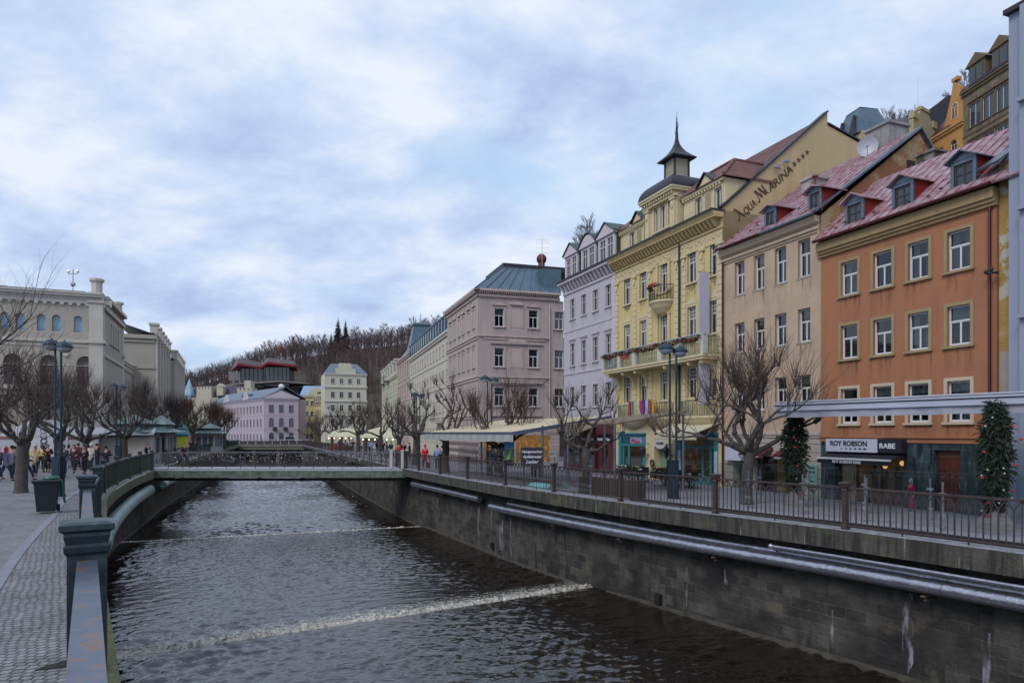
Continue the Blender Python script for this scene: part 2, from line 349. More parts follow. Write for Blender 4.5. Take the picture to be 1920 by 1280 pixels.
for a, b in ((q_,q_),(q2_,q2_)): strip(m, a, b, lambda i: -.13, lambda i: .11)
strip(m, q_, q2_, lambda i: .11, lambda i: .11); struct(m.build('kerb', mk('dark_terrace_edge', srgb(38,36,38), .8, 0, .2, 2, .2)))
# river bed walls
def streakmat(name, col, layers, bump=.5):
    m = mk(name, col, .9, 0, .3, 2.5, bump, 18); n = m.node_tree.nodes; l = m.node_tree.links; b = n['Principled BSDF']
    last = b.inputs['Base Color'].links[0].from_socket; tcn = n.new('ShaderNodeTexCoord')
    for sc_, lo_, hi, c, k in layers:
        mp = n.new('ShaderNodeMapping'); mp.inputs['Scale'].default_value = sc_; l.new(tcn.outputs['Object'], mp.inputs[0])
        no = n.new('ShaderNodeTexNoise'); no.inputs['Scale'].default_value = 1; no.inputs['Detail'].default_value = 5; l.new(mp.outputs[0], no.inputs[0])
        mr = n.new('ShaderNodeMapRange'); mr.inputs[1].default_value = lo_; mr.inputs[2].default_value = hi; mr.inputs[4].default_value = k; l.new(no.outputs[0], mr.inputs[0])
        mm = n.new('ShaderNodeMix'); mm.data_type = 'RGBA'; l.new(mr.outputs[0], mm.inputs[0]); l.new(last, mm.inputs[6]); mm.inputs[7].default_value = c; last = mm.outputs[2]
    l.new(last, b.inputs['Base Color']); return m
WALLM = brickmat('river_wall_stone', srgb(82,79,74), srgb(50,48,47), srgb(94,90,85), .52, .29, .013, coord='UV', bump=1.0, var=.6, wob=.09,
    dark=[(srgb(38,37,37), .50, .68, .35, .45), (srgb(96,90,76), .58, .72, .8, 1.1), (srgb(44,43,43), .56, .68, 2.6, .4), (srgb(160,158,166), .70, .75, 1.6, .07)])
FASC = streakmat('fascia_concrete', srgb(78,75,70), [((5,5,.5),.46,.60,srgb(48,46,44),.9),((14,14,.9),.50,.66,srgb(40,40,38),.85),((9,9,.6),.64,.72,srgb(150,148,146),.7),((1.2,1.2,2.5),.55,.7,srgb(84,90,62),.6)])
FASCG = streakmat('mossy_concrete', srgb(110,112,92), [((5,5,.5),.46,.62,srgb(66,70,50),.8),((13,13,.9),.52,.68,srgb(46,48,40),.8)])
FOOT = mk('waterline_concrete', srgb(78,74,66), .8, 0, .3, 2, .5, 12, col2=srgb(58,56,50), c2=(.5,.65), c2s=3)
def bank(side, S, sgn, z, label, fasc):
    r = thing('embankment_wall', label, 'wall')
    ed = offs(S, sgn*.25); inn = offs(S, -sgn*.45)
    m = M(); strip(m, inn, inn, lambda i: -4.4, lambda i: z(i)-.5, uv=1); m.build('stone_facing', WALLM, r)
    m = M(); zt = lambda i: z(i)-.004
    strip(m, ed, ed, lambda i: z(i)-.48, zt); strip(m, ed, inn, lambda i: z(i)-.48, lambda i: z(i)-.48); m.build('fascia', fasc, r)
    m = M(); f1 = offs(S, -sgn*.36); zw = [zwater(p[1], p[0]) for p in S]
    strip(m, f1, f1, lambda i: zw[i]-.6, lambda i: zw[i]+.09); strip(m, f1, inn, lambda i: zw[i]+.09, lambda i: zw[i]+.10); m.build('footing', FOOT, r)
    return r
bank('L', LS, -1, zL, 'long stone embankment wall under the left promenade, mossy concrete edge on top', FASCG)
bank('R', RS, 1, zR, 'tall stone river wall on the right, streaked concrete ledge above silver pipes', FASC)
# water
import numpy as np
def watermat():
    m = bpy.data.materials.new('river_water'); m.use_nodes = True; t = m.node_tree; n = t.nodes; l = t.links; b = n['Principled BSDF']
    b.inputs['Base Color'].default_value = (.012, .008, .005, 1); b.inputs['Roughness'].default_value = .02; b.inputs['IOR'].default_value = 1.8
    tcn = n.new('ShaderNodeTexCoord'); last = None
    for sc_, sx, sy, wgt, det, rot in ((1.0, 2.2, 5.0, .5, 3, .44), (1.0, 6, 12, .2, 2, .56)):
        mp = n.new('ShaderNodeMapping'); mp.inputs['Scale'].default_value = (sx, sy, 1)
        m0 = n.new('ShaderNodeMapping'); m0.inputs['Rotation'].default_value = (0, 0, -rot); l.new(tcn.outputs['Object'], m0.inputs[0]); l.new(m0.outputs[0], mp.inputs[0])
        no = n.new('ShaderNodeTexNoise'); no.inputs['Scale'].default_value = sc_; no.inputs['Detail'].default_value = det; no.inputs['Distortion'].default_value = .5; l.new(mp.outputs[0], no.inputs[0])
        ma = n.new('ShaderNodeMath'); ma.operation = 'MULTIPLY_ADD'; ma.inputs[1].default_value = wgt; l.new(no.outputs[0], ma.inputs[0])
        if last: l.new(last, ma.inputs[2])
        last = ma.outputs[0]
    bp = n.new('ShaderNodeBump'); bp.inputs['Strength'].default_value = 1.0; bp.inputs['Distance'].default_value = .05; l.new(last, bp.inputs['Height']); l.new(bp.outputs[0], b.inputs['Normal'])
    return m
WATER = watermat()
def ext(a, b, e):
    a = Vector(a); b = Vector(b); d = (b-a).normalized(); return tuple(a-d*e), tuple(b+d*e), Vector((-d.y, d.x))
W1a, W1b, W1n = ext((-10.2,17.66), (3.4,26.1), 3); W2a, W2b, W2n = ext((-20.7,37.6), (-6,43.6), 3)
def dn(p, nrm, d): return (p[0]+nrm.x*d, p[1]+nrm.y*d)
m = M()
def wq(p, zs): m.face([(q[0], q[1], z) for q, z in zip(p, zs)])
wr_w = random.Random(21); WV = []
for k in range(44):
    lam = .17*(1.0/.17)**(wr_w.random()); th = 2.12+wr_w.gauss(0,.45); WV.append((2*math.pi/lam*math.cos(th), 2*math.pi/lam*math.sin(th), wr_w.uniform(0,6.28), lam))
def wavez(x, y):
    z = 0; 
    for kx, ky, ph, lam in WV: z = z + np.sin(kx*x+ky*y+ph+.7*np.sin(.9*x-.6*y+ph))*lam*SL*(lam/.6)**-.4
    return z*(.75+.5*np.sin(.35*x+.21*y+1)*np.sin(.27*y-.31*x))
SL = .0084
def wgrid(p00, p10, p11, p01, step, z0, fade):
    p00, p10, p11, p01 = [np.array(p) for p in (p00,p10,p11,p01)]; nu = int(np.linalg.norm(p10-p00)/step); nv = int(np.linalg.norm(p01-p00)/step)
    U, Vv = np.meshgrid(np.linspace(0,1,nu+1), np.linspace(0,1,nv+1)); P = (p00*((1-U)*(1-Vv))[...,None]+p10*(U*(1-Vv))[...,None]+p11*(U*Vv)[...,None]+p01*((1-U)*Vv)[...,None])
    Z = z0+wavez(P[...,0],P[...,1])*np.clip((1-Vv)*nv*step/fade,0,1)
    b = len(m.v); m.v += np.stack([P[...,0],P[...,1],Z],-1).reshape(-1,3).tolist()
    I = np.arange((nu+1)*(nv+1)).reshape(nv+1,nu+1)+b; Q = np.stack([I[:-1,:-1],I[:-1,1:],I[1:,1:],I[1:,:-1]],-1).reshape(-1,4).tolist(); m.f += [tuple(q) for q in Q]; m.m += [0]*len(Q)
wgrid(dn(W1a,W1n,-15), dn(W1b,W1n,-15), W1b, W1a, .06, -3.45, .4)
wq([(-2,-12),(30,-12),dn(W1b,W1n,-15),dn(W1a,W1n,-15)], [-3.47]*4)
lip = [(0,0),(.06,-.015),(.13,-.05),(.22,-.15)]
for (A, B, Nn, z0) in ((W1a, W1b, W1n, -3.45), (W2a, W2b, W2n, -3.6)):
    for (d0, h0), (d1, h1) in zip(lip, lip[1:]): wq([dn(A,Nn,d0), dn(B,Nn,d0), dn(B,Nn,d1), dn(A,Nn,d1)], [z0+h0, z0+h0, z0+h1, z0+h1])
wgrid(dn(W1a,W1n,.22), dn(W1b,W1n,.22), W2b, W2a, .075, -3.6, .4)
wgrid(dn(W2a,W2n,.22), dn(W2b,W2n,.22), (-11.2,66), (-36,66), .10, -3.75, .01)
wgrid((-36,66), (-11.2,66), (-29,115), (-56,115), .2, -3.75, 3)
wq([(-56,115),(-29,115),(-40,175),(-78,175)], [-3.75]*4)
struct(m.build('river', WATER, smooth=2))
def foammat():
    m = bpy.data.materials.new('river_foam'); m.use_nodes = True; t = m.node_tree; n = t.nodes; l = t.links; b = n['Principled BSDF']
    b.inputs['Base Color'].default_value = (.50,.47,.40,1); b.inputs['Roughness'].default_value = .7
    tcn = n.new('ShaderNodeTexCoord'); sp = n.new('ShaderNodeSeparateXYZ'); l.new(tcn.outputs['UV'], sp.inputs[0])
    mp = n.new('ShaderNodeMapping'); mp.inputs['Scale'].default_value = (7, 7, 7); l.new(tcn.outputs['Object'], mp.inputs[0])
    no = n.new('ShaderNodeTexNoise'); no.inputs['Scale'].default_value = .9; no.inputs['Detail'].default_value = 9; no.inputs['Roughness'].default_value = .72; no.inputs['Distortion'].default_value = 1.2; l.new(mp.outputs[0], no.inputs[0])
    ma = n.new('ShaderNodeMath'); ma.operation = 'MULTIPLY_ADD'; ma.inputs[1].default_value = -.26; l.new(sp.outputs[1], ma.inputs[0]); l.new(no.outputs[0], ma.inputs[2])
    mr = n.new('ShaderNodeMapRange'); mr.inputs[1].default_value = .27; mr.inputs[2].default_value = .50; l.new(ma.outputs[0], mr.inputs[0]); l.new(mr.outputs[0], b.inputs['Alpha'])
    cr = n.new('ShaderNodeValToRGB'); cr.color_ramp.elements[0].position = .36; cr.color_ramp.elements[0].color = (.20,.175,.13,1); cr.color_ramp.elements[1].position = .62; cr.color_ramp.elements[1].color = (.66,.63,.56,1); l.new(no.outputs[0], cr.inputs[0]); l.new(cr.outputs[0], b.inputs['Base Color'])
    bp = n.new('ShaderNodeBump'); bp.inputs['Strength'].default_value = .6; bp.inputs['Distance'].default_value = .06; l.new(no.outputs[0], bp.inputs['Height']); l.new(bp.outputs[0], b.inputs['Normal'])
    return m
FOAM = foammat()
def foam(A, B, Nn, z, wid, amp, label, e0=2.7, e1=2.7):
    A = Vector(A); B = Vector(B); d = (B-A); ln = d.length; d.normalize(); nx = int(ln*14); ny = 24; rnd = random.Random(5); m = M(); P = {}
    for i in range(nx+1):
        for j in range(ny+1):
            v = j/ny; p = A + d*(i/nx*ln) + Nn*(.10 + v*wid)
            q = Vector((p.x*3.1, p.y*3.1, 0)); h = abs(mnoise.fractal(q, 1.0, 2.0, 4))
            h2 = abs(mnoise.noise(q*5)); ed = 1 if j < 3 else max(0,1-v*1.1); zz = z + .075 + amp*(math.exp(-((v-.10)/.10)**2)*(.35+.9*h) + (.35*h+.5*h2)*(1-v)**1.5)
            if j == 0: zz = z+.06
            P[i, j] = (p.x, p.y, zz)
    for i in range(nx):
        for j in range(ny):
            m.face([P[i,j],P[i+1,j],P[i+1,j+1],P[i,j+1]], [(i/nx*ln, j/ny),((i+1)/nx*ln, j/ny),((i+1)/nx*ln,(j+1)/ny),(i/nx*ln,(j+1)/ny)])
    tag(m.build('weir_foam', FOAM, smooth=2), label, kind='stuff')
foam(W1a, W1b, W1n, -3.6, 1.6, .17, 'cream coloured foam churning below the nearer weir line')
foam(W2a, W2b, W2n, -3.75, 1.0, .11, 'thin grey foam below the second weir near the footbridge')
WEIRM = mk('weir_stone', srgb(60,52,44), .5, 0, .3, 3, .3)
for (A, B, Nn, z, lb) in ((W1a, W1b, W1n, -3.47, 'low stone weir sill crossing the river nearest the viewer'), (W2a, W2b, W2n, -3.62, 'low stone weir sill farther up towards the footbridge')):
    m = M(); a = dn(A,Nn,-.35); b = dn(B,Nn,-.35); c_ = dn(B,Nn,.05); d_ = dn(A,Nn,.05)
    m.prism([(a[0],a[1],z-1),(b[0],b[1],z-1),(c_[0],c_[1],z-1),(d_[0],d_[1],z-1)], (0,0,.97)); tag(m.build('weir', WEIRM), lb, 'weir')
# ------------------------------------------------------------------ railings
def railing(name, label, posts, zf, iron, post_m, cap, rail_w, rail_h, top, maxpart, body=.5, bw=1.0, yarm=True, sp=.14, group=None, posth=None, near_rail=None, spacing_far=None, bmin=None):
    r = thing(name, label, 'railing')
    rp = []
    hw = cap/2
    for i, (x, y) in enumerate(posts):
        a = Vector(posts[max(i-1,0)]); b = Vector(posts[min(i+1,len(posts)-1)]); ang = math.atan2((b-a).y, (b-a).x)
        m = M(); H = (posth or top+.12)-(.10 if cap > .3 and i > 3 else 0); k = hw*(.62 if cap > .3 and i > 3 else .8 if cap > .3 and i == 3 else 1)
        m.sqp([(k*(body+.12),0),(k*(body+.12),.10),(k*body,.12),(k*body,H-.26),(k*(body+.1),H-.235),(k*(body+.13),H-.19),(k*(body+.04),H-.17),(k*.84,H-.11),(k*.83,H-.085),(k*1.0,H-.06),(k*1.0,H-.018),(k*.72,H)], (0,0,0), 0)
        bld = m.build('post', post_m if i < 6 else iron, r, (x, y, zf(y)), ang)
    bal = []; 
    for i in range(len(posts)-1):
        a = Vector((posts[i][0], posts[i][1], zf(posts[i][1]))); b = Vector((posts[i+1][0], posts[i+1][1], zf(posts[i+1][1]))); d = (b-a); ln = d.length; d.normalize()
        a2 = a+d*hw*.4; b2 = b-d*hw*.4
        m = M(); up = Vector((0,0,1)); m.beam(a2+up*(top-rail_h/2), b2+up*(top-rail_h/2), rail_w, rail_h); m.build('top_rail', near_rail or iron, r)
        m = M(); m.beam(a2+up*.10, b2+up*.10, .05, .035)
        nb = max(1, int(ln/1.4))
        for k in range(1, nb): p = a+d*(ln*k/nb); m.box((p.x-.015,p.y-.015,p.z), (p.x+.015,p.y+.015,p.z+.1))
        m.build('bottom_rail', iron, r)
        n = int(ln/sp); n -= n % 2
        for k in range(1, n): bal.append((a+d*(ln*k/n), k % 2, math.atan2(d.y, d.x), ln/n))
    meshes = {}
    def one(m, p, par, ang, st):
        T = Matrix.Translation(p) @ Matrix.Rotation(ang, 4, 'Z'); tb = top-rail_h
        if par or not yarm: q = [((0,0,.1),(0,0,tb),.018)]
        else: q = [((0,0,.1),(0,0,tb*.82),.028),((0,0,tb*.81),(-st*.9,0,tb),.02),((0,0,tb*.81),(st*.9,0,tb),.02)]
        for s_, e_, w_ in q: m.beam(T @ Vector(s_), T @ Vector(e_), w_*bw, w_*bw)
    bal.sort(key=lambda t: t[0].length)
    for p, par, ang, st in bal[:maxpart]:
        kk = (par, round(st, 3))
        if kk not in meshes: mm = M(); one(mm, Vector(), par, 0, st); meshes[kk] = mm.mesh('baluster', iron)
        put('baluster', meshes[kk], r, p, ang)
    rest = M()
    for p, par, ang, st in bal[maxpart:]: one(rest, p, par, ang, st)
    if rest.v: o = rest.build('balusters', iron, r); o['kind'] = 'stuff'
    return r
railing('iron_railing', 'brown iron railing with forked bars along the right bank, nearest the viewer', [(19.6,-1),(17.5,2.4),(15.3,5.8),(12.9,9.6),(10.5,13.4)]+RRAIL[2:12], lambda y: zr(y), IRON, IRON, .24, .07, .05, 1.06, 100)
fp = [p for p in [(-8.3-.372*5*k, 49+5*k) for k in range(23)]]
RF = smooth(RRAIL, 5)
rf = [p for p in RF if p[1] >= 49 and p[1] <= 160]
railing('iron_railing', 'long brown iron railing on the right bank beyond the footbridge', rf, lambda y: zr(y), IRON, IRON, .22, .07, .05, 1.06, 0, yarm=False, sp=.3)
lp = [(.8,-1.3),(-3.36,5.4),(-8.65,13.9),(-12.15,20),(-14.85,24.5),(-17.35,29),(-19.4,33.5),(-21.3,38),(-23.0,42.2),(-24.3,46)]
railing('iron_railing', 'weathered blue-grey rail on capped posts running down the left promenade to the footbridge', lp, lambda y: zl(y), IRONG, CAPP, .37, .135, .09, 1.2, 100, body=.72, bw=1.7, yarm=False, sp=.13, posth=1.5, near_rail=BLUEP)
LF = [p for p in smooth(LRAIL, 5) if 47 <= p[1] <= 160]
railing('iron_railing', 'dark green railing on the left bank beyond the footbridge', LF, lambda y: zl(y), IRONG, IRONG, .22, .07, .05, 1.15, 0, yarm=False, sp=.3)
# ------------------------------------------------------------------ footbridge
BRG = mk('bridge_green_concrete', srgb(112,124,110), .85, 0, .3, 2, .4, 14, col2=srgb(70,86,76), c2=(.42,.6), c2s=2, streak=.7, ss=2)
SNOWC = mk('pale_bridge_deck', srgb(158,160,168), .8, 0, .15, 2, .3)
r = thing('footbridge', 'flat footbridge across the river, green stained concrete beam and railings full of padlocks', 'bridge', (-24.35,46,0), 0)
BW = 16.9
m = M().box((-.3,.05,-.16),(BW+.3,2.75,-.0)); m.build('deck', SNOWC, r)
m = M().box((-.3,.0,-.62),(BW+.3,.35,-.16)).box((-.3,2.4,-.62),(BW+.3,2.78,-.16)); m.build('edge_beam', BRG, r)
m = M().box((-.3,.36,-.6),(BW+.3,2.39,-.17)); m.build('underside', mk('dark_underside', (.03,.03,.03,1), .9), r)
m = M().tube([(0,.55,-.78),(BW,.55,-.78)], .09, 8).tube([(0,1.1,-.8),(BW,1.1,-.8)], .07, 8)
for k in range(6): m.box((1+k*3, .5, -.9), (1.06+k*3, 1.2, -.6))
m.build('pipe', mk('dark_pipe_paint', (.03,.03,.035,1), .5), r, smooth=True)
BRI = mk('bridge_iron', srgb(66,62,64), .5, .3, .2, 5, .1); GALV = mk('galvanised_rail', srgb(120,120,124), .4, .6, .1, 4, .05)
for y in (.2, 2.6):
    m = M(); n = 17
    for k in range(n+1):
        x = .1 + k*(BW-.2)/n; m.box((x-.02,y-.02,0),(x+.02,y+.02,1.12 if k % 2 else 1.06))
    m.box((.05,y-.012,.1),(BW-.05,y+.012,.13)).box((.05,y-.012,.48),(BW-.05,y+.012,.50))
    for k in range(int(BW/.42)):     # lattice of diamonds and rings in the infill
        x = .1+k*.42
        m.beam((x,y,.13),(x+.42,y,.98),.012,.012).beam((x+.42,y,.13),(x,y,.98),.012,.012).beam((x+.21,y,.13),(x+.21,y,.98),.010,.010)
        m.tube([(x+.21+.1*math.cos(t*.785),y,.3+.1*math.sin(t*.785)) for t in range(9)], .006, 3, False)
    m.build('railing', BRI, r); M().box((0,y-.03,1.03),(BW,y+.03,1.07)).build('handrail', GALV, r)
m = M()
for x in (-.05, BW+.05, BW-.7): m.sqp([(.09,0),(.09,1.15),(.12,1.16),(.12,1.22),(.02,1.26)], (x,.1,0))
m.build('end_post', WOFF, r)
rnd = random.Random(3); m = M(); LOCKC = [mk('brass_lock', srgb(120,100,70), .4, .8, 0, 1, 0), mk('silver_lock', srgb(150,150,156), .4, .8, 0, 1, 0), mk('dark_lock', srgb(60,50,52), .5, .3, 0, 1, 0), mk('pale_ribbon', srgb(196,186,190), .7, 0, 0, 1, 0)]
for k in range(1000):
    x = rnd.uniform(.2, BW-.9); band = .5+.5*mnoise.noise(Vector((x*.55, 3, 0)))
    zlo = 1.0 - .9*min(1, band+.15); z = rnd.uniform(zlo, 1.0); y = rnd.choice((.2,.2,2.6))+rnd.choice((-1,1))*rnd.uniform(.02,.045); s_ = rnd.uniform(.018,.036)
    m.mat(rnd.choice((0,1,1,2,3))); m.cbox((x, y, z), (s_*1.5, s_*.7, s_*1.4), rnd.uniform(-.6,.6), rnd.uniform(-.4,.4))
o = m.build('padlocks', LOCKC, None, (-24.35,46,0)); tag(o, 'hundreds of love padlocks hung along the footbridge railing', kind='stuff')
# far road bridge
r = thing('road_bridge', 'low grey road bridge with white handrail closing the river far away', 'bridge', (-65,158,-.4), 0)
GREYC = mk('grey_bridge_concrete', srgb(120,118,112), .9, 0, .2, 1, .2, streak=.6)
m = M().box((-2,0,-1.1),(19,40,0)).box((-2,-.15,-.5),(19,0,.1)).build('deck', GREYC, r)
m = M()
for x in (4.7, 10.3): m.box((x,.3,-4.2),(x+.8,8.7,-1.1))
m.box((-4,8.6,-4.2),(22,9.4,-1.1)).box((-2,.5,-4.2),(-.2,8.5,-1.1)).box((16.2,.5,-4.2),(19,8.5,-1.1)); m.build('pier_and_back_wall', GREYC, r)  # the cross wall behind the piers is added to keep the openings dark
m = M().box((-2,.1,1.1),(19,.32,1.28))
for k in range(12): m.box((-2+k*1.9,.12,0.03),(-1.85+k*1.9,.25,1.1))
m.build('handrail', SNOWC, r); M().box((-2,.16,.12),(19,.2,.9)).build('parapet_panel', mk('bridge_parapet', srgb(64,60,56), .7), r)
# ------------------------------------------------------------------ pipes on the walls
def along(S, off, y0, y1, zf, step=.8):
    o = offs(S, off); return [(x, y, zf(y)) for x, y in o if y0 <= y <= y1]
SILV = mk('silver_pipe_jacket', srgb(172,172,182), .30, .9, .16, 3, .5, 7, col2=srgb(120,108,98), c2=(.62,.72), c2s=4)
GRNP = mk('pale_green_pipe_jacket', srgb(140,158,156), .5, .2, .15, 2, .3, 8, col2=srgb(104,118,108), c2=(.55,.7), c2s=3)
def pipe(label, S, off, y0, y1, zf, rad, mt, joint=2.4, brk=None, wall=None):
    r = thing('pipe', label, 'pipe'); P = along(S, off, y0, y1, zf)
    a = P[0]; M().tube(P, rad, 16).build('pipe_jacket', mt, r, smooth=True)
    m = M(); acc = 0; last = Vector(P[0])
    for p, q in zip(P, P[1:]):
        acc += (Vector(q)-Vector(p)).length
        if acc > joint: acc = 0; d = (Vector(q)-Vector(p)).normalized(); m.tube([Vector(p), Vector(p)+d*.06], rad*1.035, 16)
    m.build('band', mt, r, smooth=True)
    if brk:
        acc = 0
        for p, q in zip(P, P[1:]):
            acc += (Vector(q)-Vector(p)).length
            if acc > brk:
                acc = 0; d = (Vector(q)-Vector(p)).normalized(); nrm = Vector((d.y, -d.x, 0))*wall
                m = M(); c = Vector(p)-Vector((0,0,rad+.05)); m.beam(c-nrm*.12, c+nrm*.5, .09, .03); m.beam(c-nrm*.02-Vector((0,0,.10)), c+nrm*.5-Vector((0,0,.10)), .07, .02); m.beam(c, c-Vector((0,0,.1)), .03, .03); m.build('bracket', mk('rusty_bracket', srgb(104,88,78), .8, .3) if 'rusty_bracket' not in bpy.data.materials else bpy.data.materials['rusty_bracket'], r)
    return r
pipe('thick silver clad pipe hung under the right ledge, nearer length', RS, .02, -5, 33.2, lambda y: -.95-.006*y, .17, SILV, brk=4.0, wall=1)
pipe('slimmer silver pipe above the thick one under the right ledge', RS, -.16, -5, 31.6, lambda y: -.86, .10, SILV, joint=1.5)
pipe('rough silver pipe under the right ledge running on to the footbridge', RS, -.02, 33.6, 45.4, lambda y: -.92, .16, SILV, joint=1.0, brk=2.6, wall=1)
pipe('pale green insulated pipe curving along the left wall up to the footbridge', LS, -.12, 23.5, 45.6, lambda y: -1.75+.022*(y-25), .33, GRNP, brk=6, wall=-1)
pipe('pale pipe on the left wall beyond the footbridge', LS, -.2, 50, 64, lambda y: -1.5+.1*max(0,y-60), .25, GRNP)
# short bypass pipe
r = thing('pipe', 'short thin silver bypass pipe with elbow ends just under the right ledge', 'pipe')
P = along(RS, .17, 12.2, 19.4, lambda y: -.68, .5); e0 = Vector(P[0]); e1 = Vector(P[-1])
M().tube([e0+Vector((.3,.2,-.1)), e0+Vector((.08,.04,-.02))]+[Vector(p) for p in P]+[e1+Vector((.1,.04,-.03)), e1+Vector((.25,.12,-.15))], .055, 10).build('pipe_jacket', SILV, r, smooth=True)
m = M(); m.ball(e0, .085, 10).ball(e1, .085, 10); m.build('elbow', SILV, r, smooth=True)
# lime stains and drain notches on the right wall
STAIN = mk('lime_stain', srgb(165,163,172), .9, 0, .2, 4, 0)
_n = STAIN.node_tree.nodes; _l = STAIN.node_tree.links; _t = _n.new('ShaderNodeTexCoord'); _m = _n.new('ShaderNodeMapping'); _m.inputs['Scale'].default_value = (5,5,1.3); _l.new(_t.outputs['Object'], _m.inputs[0])
_o = _n.new('ShaderNodeTexNoise'); _o.inputs['Scale'].default_value = 1.6; _o.inputs['Detail'].default_value = 7; _l.new(_m.outputs[0], _o.inputs[0]); _r = _n.new('ShaderNodeMapRange'); _r.inputs[1].default_value = .44; _r.inputs[2].default_value = .70; _r.inputs[4].default_value = .75
_l.new(_o.outputs[0], _r.inputs[0]); _l.new(_r.outputs[0], _n['Principled BSDF'].inputs['Alpha'])
WL = offs(RS, -.446)
def wall_at(px):
    r_ = (px-960)/1280
    for a, b in zip(WL, WL[1:]):
        fa, fb = a[0]-r_*a[1], b[0]-r_*b[1]
        if a[1] > 5 and fa*fb <= 0: t = fa/(fa-fb); return Vector((a[0]+(b[0]-a[0])*t, a[1]+(b[1]-a[1])*t, 0)), (Vector((b[0],b[1],0))-Vector((a[0],a[1],0))).normalized()
wr0 = [o for o in bpy.data.objects if o.name.startswith('embankment_wall')][1]; rs_ = random.Random(4)
for px, w_, z0, z1 in ((1287,.10,-2.9,-1.9),(1361,.12,-2.7,-1.7),(1702,.26,-3.0,-1.4),(897,.30,-3.1,-1.3),(921,.10,-3.3,-1.3),(940,.42,-3.2,-1.35),(958,.16,-3.2,-1.4),(1560,.08,-2.9,-2.2),(1850,.16,-3.1,-1.9),(820,.12,-3,-1.5)):
    p, d = wall_at(px); m = M(); a = p-d*w_/2; b = p+d*w_/2; m.face([(a.x,a.y,z0),(p.x,p.y,z0-.3),(b.x,b.y,z0),(b.x,b.y,z1),(a.x,a.y,z1)], [(0,0)]*5); m.build('lime_stain', STAIN, wr0)
m_dr = mk('drain_dark', (.01,.01,.01,1), .9)
for px in (1237, 925): p, d = wall_at(px); M().beam(p-d*.12+Vector((-.06,-.05,-3.15)), p+d*.12+Vector((-.06,-.05,-3.15)), .14, .34).build('drain_opening', m_dr, wr0)
